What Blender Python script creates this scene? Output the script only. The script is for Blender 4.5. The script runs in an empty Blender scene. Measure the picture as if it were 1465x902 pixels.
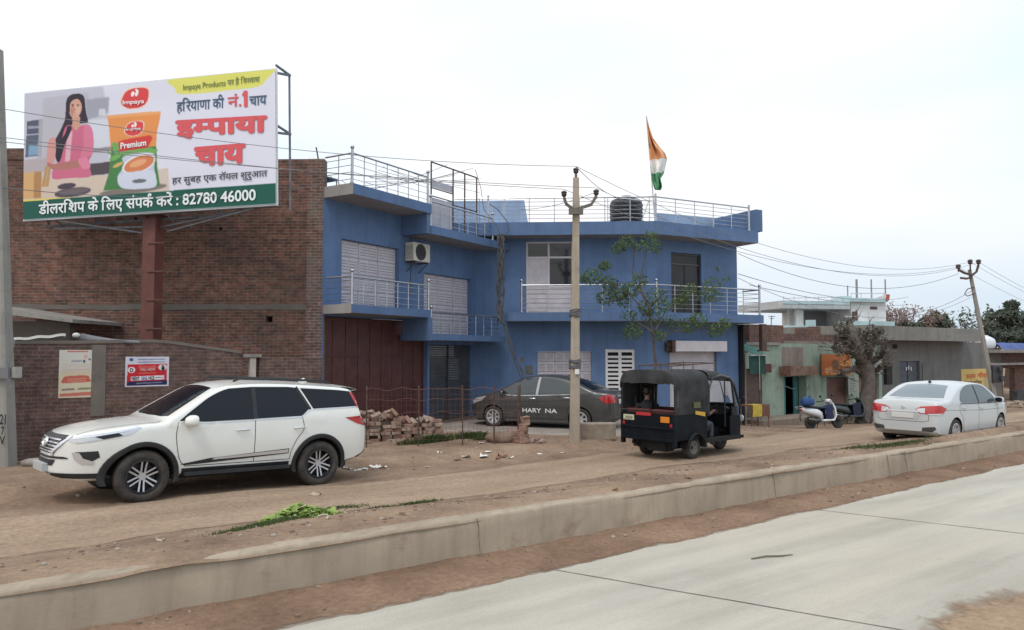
import bpy, bmesh, math, random
import numpy as np
from mathutils import Vector, Matrix, noise, geometry
from mathutils.bvhtree import BVHTree
R = math.radians
SC = bpy.context.scene
COL = SC.collection
rnd = random.Random(7)

# ------------------------------------------------------------------ camera, sky, sun, exposure
FPX, CXP, CYP = 1100.0, 732.5, 451.0
PITCH = math.atan(54 / 1100)
CAMZ = 2.2
cam = bpy.data.cameras.new('camera'); cam.sensor_width = 36; cam.lens = 36 * FPX / 1465
cam.clip_start = 0.05; cam.clip_end = 3000
cam_ob = bpy.data.objects.new('camera', cam); COL.objects.link(cam_ob)
cam_ob.location = (0, 0, CAMZ); cam_ob.rotation_euler = (math.pi / 2 + PITCH, 0, 0)
SC.camera = cam_ob

world = bpy.data.worlds.new('World'); SC.world = world; world.use_nodes = True
def build_sky():
    nt = world.node_tree; N = nt.nodes; Lk = nt.links
    bg = N['Background']; bg.inputs['Strength'].default_value = 0.1
    sky = N.new('ShaderNodeTexSky'); sky.sky_type = 'NISHITA'; sky.sun_disc = False
    sky.sun_elevation = R(58); sky.sun_rotation = R(200); sky.dust_density = 4.0
    tc = N.new('ShaderNodeTexCoord')
    mp = N.new('ShaderNodeMapping'); mp.inputs['Scale'].default_value = (1.0, 1.0, 3.2)
    mp.inputs['Rotation'].default_value = (R(4), R(18), R(20))
    nz = N.new('ShaderNodeTexNoise'); nz.inputs['Scale'].default_value = 1.15
    nz.inputs['Detail'].default_value = 4; nz.inputs['Roughness'].default_value = 0.45
    Lk.new(tc.outputs['Generated'], mp.inputs['Vector']); Lk.new(mp.outputs['Vector'], nz.inputs['Vector'])
    rp = N.new('ShaderNodeValToRGB')
    e = rp.color_ramp.elements
    e[0].position = 0.36; e[0].color = (0.73, 0.84, 0.945, 1)
    e[1].position = 0.62; e[1].color = (1.0, 1.0, 1.0, 1)
    # the cover is thicker and bluer to the right of the view
    sx = N.new('ShaderNodeSeparateXYZ'); Lk.new(tc.outputs['Generated'], sx.inputs['Vector'])
    ma = N.new('ShaderNodeMath'); ma.operation = 'MULTIPLY_ADD'; ma.inputs[1].default_value = -0.30; ma.inputs[2].default_value = -0.03
    Lk.new(sx.outputs['X'], ma.inputs[0])
    sa = N.new('ShaderNodeMath'); sa.operation = 'ADD'; Lk.new(nz.outputs['Fac'], sa.inputs[0]); Lk.new(ma.outputs['Value'], sa.inputs[1])
    Lk.new(sa.outputs['Value'], rp.inputs['Fac'])
    # brighter overhead than near the horizon, as an overcast sky is
    sp = N.new('ShaderNodeSeparateXYZ'); Lk.new(tc.outputs['Generated'], sp.inputs['Vector'])
    mr = N.new('ShaderNodeMapRange'); mr.inputs['From Min'].default_value = 0.0; mr.inputs['From Max'].default_value = 0.55
    mr.inputs['To Min'].default_value = 9.6; mr.inputs['To Max'].default_value = 13.5
    Lk.new(sp.outputs['Z'], mr.inputs['Value'])
    mu = N.new('ShaderNodeVectorMath'); mu.operation = 'SCALE'
    Lk.new(rp.outputs['Color'], mu.inputs[0]); Lk.new(mr.outputs['Result'], mu.inputs['Scale'])
    mx = N.new('ShaderNodeMix'); mx.data_type = 'RGBA'; mx.inputs[0].default_value = 0.93
    Lk.new(sky.outputs['Color'], mx.inputs[6]); Lk.new(mu.outputs['Vector'], mx.inputs[7])
    Lk.new(mx.outputs[2], bg.inputs['Color'])
build_sky()
sun = bpy.data.lights.new('sun', 'SUN'); sun.energy = 1.15; sun.angle = R(13); sun.color = (1.0, 0.96, 0.9)
sun_ob = bpy.data.objects.new('sun', sun); COL.objects.link(sun_ob)
# light from high behind the camera, a little to the left (sky sun_rotation is measured from +Y)
def aim_sun(el, az):
    d = Vector((math.sin(az) * math.cos(el), math.cos(az) * math.cos(el), math.sin(el)))
    sun_ob.rotation_euler = d.to_track_quat('Z', 'Y').to_euler()
aim_sun(R(58), R(200))
vs = SC.view_settings
vs.view_transform = 'Standard'; vs.look = 'None'; vs.gamma = 1.0; vs.exposure = 0.08
vs.use_curve_mapping = False
SC.cycles.use_denoising = True
SC.cycles.max_bounces = 6

# ------------------------------------------------------------------ pixel rays of the photograph (1465 x 902)
def ray(px, py):
    x = (px - CXP) / FPX; y = (CYP - py) / FPX
    c, s = math.cos(PITCH), math.sin(PITCH)
    return Vector((x, c - y * s, s + y * c))
EYE = Vector((0, 0, CAMZ))
def G(px, py, z=0.0):
    d = ray(px, py); return EYE + d * ((z - CAMZ) / d.z)
def PY(px, py, Y):
    d = ray(px, py); return EYE + d * (Y / d.y)
def ONP(px, py, O, n):
    d = ray(px, py); return EYE + d * ((Vector(O) - EYE).dot(n) / d.dot(n))

# road frame: r along the road, n away from the camera
RD = Vector((0.8, 0.6, 0)); ND = Vector((-0.6, 0.8, 0))
def RN(r, n, z=0.0): return RD * r + ND * n + Vector((0, 0, z))
def rn(p): return p.x * 0.8 + p.y * 0.6, -p.x * 0.6 + p.y * 0.8
def sm(a, b, x):
    t = min(1, max(0, (x - a) / (b - a))); return t * t * (3 - 2 * t)
def zg(r, n):
    z = -0.55 * sm(16, 28, r) * sm(11.0, 15.5, n)
    med = 0.2 * (1 - sm(8.5, 10.2 + 0.3 * math.sin(r * .7), n))
    z = max(z, 0) + med if med > 0.001 else z
    q = noise.noise(Vector((r * 0.5, n * 0.9, 0))) * 0.035 + noise.noise(Vector((r * 2.1, n * 2.3, 4))) * 0.014
    z += q * (1 if n < 16 else .4)
    z -= 0.035 * math.exp(-((n - 12.45) / .3) ** 2) * 0.6
    z += 0.12 * (1 - sm(2, 8, r)) * sm(10.2, 11.6, n) * (1 - sm(15, 17, n))
    z += 0.11 * sm(16, 19, r) * (1 - sm(8.3, 8.75, n)) * sm(8.0, 8.2, n)
    if n < 8.12: z = min(z, .165 + .3 * (n - 7.9) + .042 * max(0, noise.noise(Vector((r * .8, 0, 9))) + .4 * noise.noise(Vector((r * 4, n * 4, 9)))))
    if r < 19: z += 0.09 * sm(13.3, 13.75, n + .25 * noise.noise(Vector((r * .8, 3, 0)))) * (1 - sm(17, 19, r))
    return z
def zat(p):
    r, n = rn(p); return zg(r, n)
def GG(px, py):
    p = G(px, py, 0)
    for _ in range(6): p = G(px, py, zat(p))
    return p

# ------------------------------------------------------------------ materials
def nset(node, **kw):
    for k, v in kw.items(): node.inputs[k.replace('_', ' ')].default_value = v
def rgba(c): return (c[0], c[1], c[2], 1)
def mat(name, col, rough=0.6, metal=0.0, var=0.0, vscale=3.0, bump=0.0, bscale=40.0, col2=None, spec=None, coat=0, coords='Object', stretch=(1, 1, 1), alpha=None, trans=0):
    m = bpy.data.materials.new(name); m.use_nodes = True
    nt = m.node_tree; N = nt.nodes; Lk = nt.links; b = N['Principled BSDF']
    b.inputs['Base Color'].default_value = rgba(col)
    b.inputs['Roughness'].default_value = rough; b.inputs['Metallic'].default_value = metal
    if spec is not None: b.inputs['Specular IOR Level'].default_value = spec
    if coat: b.inputs['Coat Weight'].default_value = coat; b.inputs['Coat Roughness'].default_value = 0.05
    if trans: b.inputs['Transmission Weight'].default_value = trans; b.inputs['IOR'].default_value = 1.1
    if alpha is not None: b.inputs['Alpha'].default_value = alpha
    if var or bump:
        tc = N.new('ShaderNodeTexCoord'); mp = N.new('ShaderNodeMapping'); mp.inputs['Scale'].default_value = stretch
        Lk.new(tc.outputs[coords], mp.inputs['Vector'])
    if var:
        nz = N.new('ShaderNodeTexNoise'); nset(nz, Scale=vscale, Detail=6.0, Roughness=0.62)
        Lk.new(mp.outputs['Vector'], nz.inputs['Vector'])
        rp = N.new('ShaderNodeValToRGB'); e = rp.color_ramp.elements
        e[0].position = 0.32; e[1].position = 0.70
        c2 = col2 or tuple(min(1, c * (1 + var)) for c in col)
        e[0].color = rgba(tuple(c * (1 - var) for c in col)); e[1].color = rgba(c2)
        Lk.new(nz.outputs['Fac'], rp.inputs['Fac']); Lk.new(rp.outputs['Color'], b.inputs['Base Color'])
    if bump:
        n2 = N.new('ShaderNodeTexNoise'); nset(n2, Scale=bscale, Detail=4.0)
        Lk.new(mp.outputs['Vector'], n2.inputs['Vector'])
        bp = N.new('ShaderNodeBump'); bp.inputs['Strength'].default_value = bump; bp.inputs['Distance'].default_value = 0.02
        Lk.new(n2.outputs['Fac'], bp.inputs['Height']); Lk.new(bp.outputs['Normal'], b.inputs['Normal'])
    return m

def brick_mat(name, c1, c2, mortar, bw=0.23, bh=0.078, mw=0.011, stain=0.5, bump=0.5, sootcol=(0.05, 0.045, 0.04)):
    m = bpy.data.materials.new(name); m.use_nodes = True
    nt = m.node_tree; N = nt.nodes; Lk = nt.links; b = N['Principled BSDF']
    b.inputs['Roughness'].default_value = 0.92; b.inputs['Specular IOR Level'].default_value = 0.2
    uv = N.new('ShaderNodeUVMap')
    dn = N.new('ShaderNodeTexNoise'); nset(dn, Scale=2.3, Detail=3.0)
    Lk.new(uv.outputs['UV'], dn.inputs['Vector'])
    dm = N.new('ShaderNodeVectorMath'); dm.operation = 'MULTIPLY_ADD'
    dm.inputs[1].default_value = (0.035, 0.035, 0); Lk.new(dn.outputs['Color'], dm.inputs[0]); Lk.new(uv.outputs['UV'], dm.inputs[2])
    br = N.new('ShaderNodeTexBrick'); br.offset = 0.5
    nset(br, Scale=1.0, Color1=rgba(c1), Color2=rgba(c2), Mortar=rgba(mortar))
    br.inputs['Mortar Size'].default_value = mw; br.inputs['Mortar Smooth'].default_value = 0.3
    br.inputs['Brick Width'].default_value = bw; br.inputs['Row Height'].default_value = bh
    br.inputs['Bias'].default_value = -0.1
    Lk.new(dm.outputs['Vector'], br.inputs['Vector'])
    # brick-to-brick colour changes
    wn = N.new('ShaderNodeTexNoise'); nset(wn, Scale=4.5, Detail=5.0, Roughness=0.8); Lk.new(uv.outputs['UV'], wn.inputs['Vector'])
    r0 = N.new('ShaderNodeMapRange'); nset(r0, **{'From_Min': 0.3, 'From_Max': 0.7, 'To_Min': 0.48, 'To_Max': 1.55}); Lk.new(wn.outputs['Fac'], r0.inputs['Value'])
    m0 = N.new('ShaderNodeVectorMath'); m0.operation = 'SCALE'; Lk.new(br.outputs['Color'], m0.inputs[0]); Lk.new(r0.outputs['Result'], m0.inputs['Scale'])
    # large stains and mortar smears
    ln = N.new('ShaderNodeTexNoise'); nset(ln, Scale=0.55, Detail=6.0, Roughness=0.65); Lk.new(uv.outputs['UV'], ln.inputs['Vector'])
    rr = N.new('ShaderNodeMapRange'); nset(rr, **{'From_Min': 0.45, 'From_Max': 0.72, 'To_Min': 0.0, 'To_Max': stain}); Lk.new(ln.outputs['Fac'], rr.inputs['Value'])
    mx = N.new('ShaderNodeMix'); mx.data_type = 'RGBA'; Lk.new(rr.outputs['Result'], mx.inputs[0])
    Lk.new(m0.outputs['Vector'], mx.inputs[6]); mx.inputs[7].default_value = rgba(sootcol)
    l2 = N.new('ShaderNodeTexNoise'); nset(l2, Scale=1.7, Detail=5.0, Roughness=0.7); Lk.new(uv.outputs['UV'], l2.inputs['Vector'])
    r2 = N.new('ShaderNodeMapRange'); nset(r2, **{'From_Min': 0.58, 'From_Max': 0.75, 'To_Min': 0.0, 'To_Max': 0.5}); Lk.new(l2.outputs['Fac'], r2.inputs['Value'])
    m2 = N.new('ShaderNodeMix'); m2.data_type = 'RGBA'; Lk.new(r2.outputs['Result'], m2.inputs[0])
    Lk.new(mx.outputs[2], m2.inputs[6]); m2.inputs[7].default_value = rgba(mortar)
    Lk.new(m2.outputs[2], b.inputs['Base Color'])
    bp = N.new('ShaderNodeBump'); bp.inputs['Strength'].default_value = bump; bp.inputs['Distance'].default_value = 0.012; bp.invert = True
    Lk.new(br.outputs['Fac'], bp.inputs['Height']); Lk.new(bp.outputs['Normal'], b.inputs['Normal'])
    return m

def plaster_mat(name, col, stain=(0.12, 0.11, 0.10), amt=0.5, streak=0.4, rough=0.85, worn=None):
    """painted or bare plaster: blotches, streaks running down, fine grain"""
    m = bpy.data.materials.new(name); m.use_nodes = True
    nt = m.node_tree; N = nt.nodes; Lk = nt.links; b = N['Principled BSDF']
    b.inputs['Roughness'].default_value = rough; b.inputs['Specular IOR Level'].default_value = 0.25
    uv = N.new('ShaderNodeUVMap')
    n1 = N.new('ShaderNodeTexNoise'); nset(n1, Scale=0.8, Detail=7.0, Roughness=0.65); Lk.new(uv.outputs['UV'], n1.inputs['Vector'])
    a = N.new('ShaderNodeMapRange'); nset(a, **{'From_Min': 0.3, 'From_Max': 0.7, 'To_Min': 0.80, 'To_Max': 1.16}); Lk.new(n1.outputs['Fac'], a.inputs['Value'])
    s0 = N.new('ShaderNodeVectorMath'); s0.operation = 'SCALE'; s0.inputs[0].default_value = col; Lk.new(a.outputs['Result'], s0.inputs['Scale'])
    mp = N.new('ShaderNodeMapping'); mp.inputs['Scale'].default_value = (3.5, 0.35, 1); Lk.new(uv.outputs['UV'], mp.inputs['Vector'])
    n2 = N.new('ShaderNodeTexNoise'); nset(n2, Scale=1.0, Detail=6.0, Roughness=0.7); Lk.new(mp.outputs['Vector'], n2.inputs['Vector'])
    r2 = N.new('ShaderNodeMapRange'); nset(r2, **{'From_Min': 0.46, 'From_Max': 0.74, 'To_Min': 0.0, 'To_Max': streak}); Lk.new(n2.outputs['Fac'], r2.inputs['Value'])
    mx = N.new('ShaderNodeMix'); mx.data_type = 'RGBA'; Lk.new(r2.outputs['Result'], mx.inputs[0]); Lk.new(s0.outputs['Vector'], mx.inputs[6]); mx.inputs[7].default_value = rgba(stain)
    n3 = N.new('ShaderNodeTexNoise'); nset(n3, Scale=1.9, Detail=8.0, Roughness=0.7); Lk.new(uv.outputs['UV'], n3.inputs['Vector'])
    r3 = N.new('ShaderNodeMapRange'); nset(r3, **{'From_Min': 0.56, 'From_Max': 0.68, 'To_Min': 0.0, 'To_Max': amt}); Lk.new(n3.outputs['Fac'], r3.inputs['Value'])
    m2 = N.new('ShaderNodeMix'); m2.data_type = 'RGBA'; Lk.new(r3.outputs['Result'], m2.inputs[0]); Lk.new(mx.outputs[2], m2.inputs[6]); m2.inputs[7].default_value = rgba(worn or stain)
    Lk.new(m2.outputs[2], b.inputs['Base Color'])
    n4 = N.new('ShaderNodeTexNoise'); nset(n4, Scale=30.0, Detail=4.0); Lk.new(uv.outputs['UV'], n4.inputs['Vector'])
    bp = N.new('ShaderNodeBump'); bp.inputs['Strength'].default_value = 0.25; bp.inputs['Distance'].default_value = 0.01
    Lk.new(n4.outputs['Fac'], bp.inputs['Height']); Lk.new(bp.outputs['Normal'], b.inputs['Normal'])
    return m

def leaf_mat(name, c1, c2):
    m = bpy.data.materials.new(name); m.use_nodes = True
    nt = m.node_tree; N = nt.nodes; Lk = nt.links; b = N['Principled BSDF']
    b.inputs['Roughness'].default_value = 0.6; b.inputs['Specular IOR Level'].default_value = 0.3
    g = N.new('ShaderNodeNewGeometry')
    rp = N.new('ShaderNodeValToRGB'); e = rp.color_ramp.elements; e[0].color = rgba(c1); e[1].color = rgba(c2)
    Lk.new(g.outputs['Random Per Island'], rp.inputs['Fac']); Lk.new(rp.outputs['Color'], b.inputs['Base Color'])
    tr = N.new('ShaderNodeBsdfTranslucent'); Lk.new(rp.outputs['Color'], tr.inputs['Color'])
    mx = N.new('ShaderNodeMixShader'); mx.inputs[0].default_value = 0.3
    Lk.new(b.outputs[0], mx.inputs[1]); Lk.new(tr.outputs[0], mx.inputs[2]); Lk.new(mx.outputs[0], N['Material Output'].inputs[0])
    return m

# ------------------------------------------------------------------ mesh building
WM = {}                       # world matrices (nothing is evaluated while building)
class MB:
    def __init__(s): s.v = []; s.f = []; s.m = []; s.M = Matrix()
    def vert(s, p): s.v.append(tuple(s.M @ Vector(p))); return len(s.v) - 1
    def face(s, pts, mi=0): s.f.append([s.vert(p) for p in pts]); s.m.append(mi)
    def idx(s, ids, mi=0): s.f.append(list(ids)); s.m.append(mi)
    def box(s, x0, x1, y0, y1, z0, z1, mi=0):
        i = [s.vert(p) for p in ((x0,y0,z0),(x1,y0,z0),(x1,y1,z0),(x0,y1,z0),(x0,y0,z1),(x1,y0,z1),(x1,y1,z1),(x0,y1,z1))]
        for q in ((3,2,1,0),(4,5,6,7),(0,1,5,4),(1,2,6,5),(2,3,7,6),(3,0,4,7)): s.idx([i[k] for k in q], mi)
    def cbox(s, c, d, mi=0): s.box(c[0]-d[0]/2, c[0]+d[0]/2, c[1]-d[1]/2, c[1]+d[1]/2, c[2]-d[2]/2, c[2]+d[2]/2, mi)
    def prism(s, poly, z0, z1, mi=0, axis='z'):
        def P(a, b, c):
            return (a, b, c) if axis == 'z' else ((a, c, b) if axis == 'y' else (c, a, b))
        lo = [s.vert(P(a, b, z0)) for a, b in poly]; hi = [s.vert(P(a, b, z1)) for a, b in poly]
        n = len(poly); s.idx(lo[::-1], mi); s.idx(hi, mi)
        for k in range(n): s.idx([lo[k], lo[(k+1) % n], hi[(k+1) % n], hi[k]], mi)
    def tube(s, pts, r, n=8, mi=0, cap=True):
        pts = [Vector(p) for p in pts]
        rs = r if isinstance(r, (list, tuple)) else [r] * len(pts)
        rings = []; prev = None
        for k, p in enumerate(pts):
            d = (pts[min(k+1, len(pts)-1)] - pts[max(k-1, 0)])
            d = d.normalized() if d.length > 1e-9 else Vector((0, 0, 1))
            if prev is None:
                u = d.orthogonal().normalized()
            else:
                u = (prev - d * prev.dot(d)); u = u.normalized() if u.length > 1e-6 else d.orthogonal().normalized()
            prev = u; w = d.cross(u)
            rings.append([s.vert(p + (u * math.cos(2*math.pi*j/n) + w * math.sin(2*math.pi*j/n)) * rs[k]) for j in range(n)])
        for a, b in zip(rings, rings[1:]):
            for j in range(n): s.idx([a[j], a[(j+1) % n], b[(j+1) % n], b[j]], mi)
        if cap: s.idx(rings[0][::-1], mi); s.idx(rings[-1], mi)
    def bar(s, a, b, w, h=None, mi=0):
        s.tube([a, b], max(w, h or w) * .5 * 1.15, 4, mi)
    def lathe(s, prof, n=24, mi=0, axis='z', c=(0, 0, 0), close=False):
        rings = []
        for (r, h) in prof:
            ring = []
            for j in range(n):
                t = 2 * math.pi * j / n; a, b = r * math.cos(t), r * math.sin(t)
                p = (a, b, h) if axis == 'z' else ((a, h, b) if axis == 'y' else (h, a, b))
                ring.append(s.vert((p[0]+c[0], p[1]+c[1], p[2]+c[2])))
            rings.append(ring)
        pr = list(zip(rings, rings[1:]))
        if close: pr.append((rings[-1], rings[0]))
        for a, b in pr:
            for j in range(n): s.idx([a[j], a[(j+1) % n], b[(j+1) % n], b[j]], mi)
        if not close:
            s.idx(rings[0][::-1], mi); s.idx(rings[-1], mi)
    def loft(s, secs, n=16, mi=0, cap=True):
        """sections (x, yc, zc, ry, rz, power): superellipse rings across x"""
        rings = []
        for (x, yc, zc, ry, rz, pw) in secs:
            ring = []
            for j in range(n):
                t = 2 * math.pi * (j + .5) / n; c, q = math.cos(t), math.sin(t)
                ring.append(s.vert((x, yc + ry * math.copysign(abs(c) ** (2/pw), c), zc + rz * math.copysign(abs(q) ** (2/pw), q))))
            rings.append(ring)
        for a, b in zip(rings, rings[1:]):
            for j in range(n): s.idx([a[j], a[(j+1) % n], b[(j+1) % n], b[j]], mi)
        if cap: s.idx(rings[0][::-1], mi); s.idx(rings[-1], mi)
    def grid(s, rows, mi=0, closed=False):
        ids = [[s.vert(p) for p in row] for row in rows]
        for a, b in zip(ids, ids[1:]):
            m = len(a)
            for j in range(m if closed else m - 1): s.idx([a[j], a[(j+1) % m], b[(j+1) % m], b[j]], mi)
        return ids
    def ball(s, c, r, n=10, mi=0, sc=(1, 1, 1)):
        prof = []
        for k in range(1, n // 2): t = math.pi * k / (n // 2); prof.append((math.sin(t), -math.cos(t)))
        old = s.M; s.M = old @ Matrix.Translation(c) @ Matrix.Diagonal((r*sc[0], r*sc[1], r*sc[2], 1))
        s.lathe([(0.02, -1)] + prof + [(0.02, 1)], n, mi); s.M = old
    def wall_open(s, x0, x1, z0, z1, y, th, ops, mi=0, mr=None):
        """wall along x with its face at y, thickness towards +y, with openings (xa, xb, za, zb)"""
        mr = mi if mr is None else mr
        xs = sorted({x0, x1} | {v for o in ops for v in o[:2] if x0 < v < x1}); zs = sorted({z0, z1} | {v for o in ops for v in o[2:] if z0 < v < z1})
        def inside(x, z): return any(o[0] < x < o[1] and o[2] < z < o[3] for o in ops)
        for yy in (y, y + th):
            for a, b in zip(xs, xs[1:]):
                for c, d in zip(zs, zs[1:]):
                    if not inside((a+b)/2, (c+d)/2): s.face([(a,yy,c),(b,yy,c),(b,yy,d),(a,yy,d)], mi)
        for o in ops:
            a, b, c, d = max(o[0], x0), min(o[1], x1), max(o[2], z0), min(o[3], z1)
            if c > z0: s.face([(a,y,c),(b,y,c),(b,y+th,c),(a,y+th,c)], mr)
            if d < z1: s.face([(a,y,d),(b,y,d),(b,y+th,d),(a,y+th,d)], mr)
            if a > x0: s.face([(a,y,c),(a,y+th,c),(a,y+th,d),(a,y,d)], mr)
            if b < x1: s.face([(b,y,c),(b,y+th,c),(b,y+th,d),(b,y,d)], mr)
        for xx in (x0, x1): s.face([(xx,y,z0),(xx,y+th,z0),(xx,y+th,z1),(xx,y,z1)], mi)
        s.face([(x0,y,z1),(x1,y,z1),(x1,y+th,z1),(x0,y+th,z1)], mi)
    def data(s, name, mats, smooth=None, bevel=0, merge=False):
        me = bpy.data.meshes.new(name)
        me.from_pydata(s.v, [], s.f)
        for m in (mats if isinstance(mats, (list, tuple)) else [mats]): me.materials.append(m)
        me.polygons.foreach_set('material_index', s.m)
        if merge or bevel:
            bm = bmesh.new(); bm.from_mesh(me)
            bmesh.ops.remove_doubles(bm, verts=bm.verts, dist=1e-5)
            bmesh.ops.recalc_face_normals(bm, faces=bm.faces)
            if bevel:
                es = [e for e in bm.edges if len(e.link_faces) == 2 and e.calc_face_angle(0) > R(30)]
                bmesh.ops.bevel(bm, geom=es, offset=bevel, segments=2, affect='EDGES', profile=0.6, clamp_overlap=True)
            bm.to_mesh(me); bm.free()
        uvl = me.uv_layers.new(name='UVMap')
        nv = len(me.vertices); co = np.empty(nv * 3, np.float32); me.vertices.foreach_get('co', co); co = co.reshape(-1, 3)
        nl = len(me.loops); li = np.empty(nl, np.int32); me.loops.foreach_get('vertex_index', li)
        npl = len(me.polygons); tot = np.empty(npl, np.int32); me.polygons.foreach_get('loop_total', tot)
        nr = np.empty(npl * 3, np.float32); me.polygons.foreach_get('normal', nr); nr = np.abs(nr.reshape(-1, 3))
        ax = np.repeat(np.argmax(nr, 1), tot); c = co[li]
        u = np.where(ax == 0, c[:, 1], c[:, 0]); v = np.where(ax == 2, c[:, 1], c[:, 2])
        uvl.data.foreach_set('uv', np.stack([u, v], 1).astype(np.float32).ravel())
        if smooth is not None:
            me.polygons.foreach_set('use_smooth', [True] * npl); me.set_sharp_from_angle(angle=R(smooth))
        me.update(); return me
    def build(s, name, mats, parent=None, M=None, **kw):
        return link(name, s.data(name, mats, **kw), parent, M)
def link(name, data, parent=None, M=None):
    """M is a world matrix (for a child with M=None: the parent's own frame)"""
    o = bpy.data.objects.new(name, data); COL.objects.link(o)
    pw = WM[parent] if parent else Matrix()
    W = Matrix(M) if M is not None else pw.copy()
    WM[o] = W
    if parent: o.parent = parent
    o.matrix_basis = pw.inverted() @ W
    return o
def tag(o, label=None, cat=None, group=None, kind=None):
    if label: o['label'] = label
    if cat: o['category'] = cat
    if group: o['group'] = group
    if kind: o['kind'] = kind
    return o
def thing(name, label, cat, loc=(0, 0, 0), rz=0.0, group=None, M=None):
    return tag(link(name, None, None, M if M is not None else Matrix.Translation(loc) @ Matrix.Rotation(rz, 4, 'Z')), label, cat, group)
def frame(o, a):
    """origin o, x axis a (horizontal), y to its left, z up"""
    a = Vector((a[0], a[1], 0)).normalized()
    return Matrix(((a.x, -a.y, 0, o[0]), (a.y, a.x, 0, o[1]), (0, 0, 1, o[2] if len(o) > 2 else 0), (0, 0, 0, 1)))
def copy_tree(o, M=None, parent=None):
    c = o.copy(); COL.objects.link(c)
    if parent: c.parent = parent; WM[c] = WM[o]
    else: c.matrix_basis = M; WM[c] = Matrix(M)
    for ch in list(o.children): copy_tree(ch, None, c)
    return c
# ------------------------------------------------------------------ ground, road, kerb
def dirt_mat(name, c1, c2, c3, stretch=(1, 1, 1), fade=False):
    m = bpy.data.materials.new(name); m.use_nodes = True
    nt = m.node_tree; N = nt.nodes; Lk = nt.links; b = N['Principled BSDF']
    b.inputs['Roughness'].default_value = 0.95; b.inputs['Specular IOR Level'].default_value = 0.15
    tc = N.new('ShaderNodeTexCoord'); mp = N.new('ShaderNodeMapping')
    mp.inputs['Rotation'].default_value = (0, 0, -math.atan2(.6, .8)); mp.inputs['Scale'].default_value = (1, 1, 1)
    Lk.new(tc.outputs['Object'], mp.inputs['Vector'])
    st = N.new('ShaderNodeMapping'); st.inputs['Scale'].default_value = stretch; Lk.new(mp.outputs['Vector'], st.inputs['Vector'])
    n1 = N.new('ShaderNodeTexNoise'); nset(n1, Scale=0.7, Detail=8.0, Roughness=0.68); Lk.new(st.outputs['Vector'], n1.inputs['Vector'])
    rp = N.new('ShaderNodeValToRGB'); e = rp.color_ramp.elements
    e[0].position = 0.34; e[0].color = rgba(c1); e[1].position = 0.66; e[1].color = rgba(c3)
    k = e.new(0.5); k.color = rgba(c2)
    Lk.new(n1.outputs['Fac'], rp.inputs['Fac'])
    n2 = N.new('ShaderNodeTexNoise'); nset(n2, Scale=14.0, Detail=6.0, Roughness=0.75); Lk.new(mp.outputs['Vector'], n2.inputs['Vector'])
    r2 = N.new('ShaderNodeMapRange'); nset(r2, **{'From_Min': 0.3, 'From_Max': 0.7, 'To_Min': 0.72, 'To_Max': 1.25}); Lk.new(n2.outputs['Fac'], r2.inputs['Value'])
    s0 = N.new('ShaderNodeVectorMath'); s0.operation = 'SCALE'; Lk.new(rp.outputs['Color'], s0.inputs[0]); Lk.new(r2.outputs['Result'], s0.inputs['Scale'])
    # pebbles
    vo = N.new('ShaderNodeTexVoronoi'); nset(vo, Scale=22.0); Lk.new(mp.outputs['Vector'], vo.inputs['Vector'])
    r3 = N.new('ShaderNodeMapRange'); nset(r3, **{'From_Min': 0.05, 'From_Max': 0.14, 'To_Min': 0.5, 'To_Max': 0.0}); Lk.new(vo.outputs['Distance'], r3.inputs['Value'])
    pn = N.new('ShaderNodeMath'); pn.operation = 'MULTIPLY'; Lk.new(r3.outputs['Result'], pn.inputs[0])
    r4 = N.new('ShaderNodeMapRange'); nset(r4, **{'From_Min': 0.5, 'From_Max': 0.62, 'To_Min': 0.0, 'To_Max': 1.0}); Lk.new(n1.outputs['Fac'], r4.inputs['Value']); Lk.new(r4.outputs['Result'], pn.inputs[1])
    mx = N.new('ShaderNodeMix'); mx.data_type = 'RGBA'; Lk.new(pn.outputs['Value'], mx.inputs[0]); Lk.new(s0.outputs['Vector'], mx.inputs[6]); mx.inputs[7].default_value = (.32, .27, .23, 1)
    Lk.new(mx.outputs[2], b.inputs['Base Color'])
    ad = N.new('ShaderNodeMath'); ad.operation = 'ADD'; Lk.new(n2.outputs['Fac'], ad.inputs[0]); Lk.new(r3.outputs['Result'], ad.inputs[1])
    if fade:      # thin drifted edges: the layer breaks up in patches where it runs out
        at = N.new('ShaderNodeAttribute'); at.attribute_name = 'fade'
        n5 = N.new('ShaderNodeTexNoise'); nset(n5, Scale=3.5, Detail=8.0, Roughness=0.72); Lk.new(st.outputs['Vector'], n5.inputs['Vector'])
        a5 = N.new('ShaderNodeMath'); a5.operation = 'ADD'; Lk.new(at.outputs['Fac'], a5.inputs[0]); Lk.new(n5.outputs['Fac'], a5.inputs[1])
        r5 = N.new('ShaderNodeMapRange'); nset(r5, **{'From_Min': 0.62, 'From_Max': 0.98, 'To_Min': 0.0, 'To_Max': 1.0}); Lk.new(a5.outputs['Value'], r5.inputs['Value']); Lk.new(r5.outputs['Result'], b.inputs['Alpha'])
    bp = N.new('ShaderNodeBump'); bp.inputs['Strength'].default_value = 0.55; bp.inputs['Distance'].default_value = 0.03
    Lk.new(ad.outputs['Value'], bp.inputs['Height']); Lk.new(bp.outputs['Normal'], b.inputs['Normal'])
    return m
M_dirt = dirt_mat('dirt_earth', (.17, .114, .082), (.25, .172, .12), (.325, .232, .163))
M_lane = dirt_mat('lane_dust', (.26, .184, .128), (.315, .228, .16), (.37, .274, .198), (.35, 1.6, 1), True)
M_verge = dirt_mat('verge_earth', (.16, .098, .066), (.215, .137, .092), (.27, .178, .12), (1, 1, 1), True)

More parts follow.
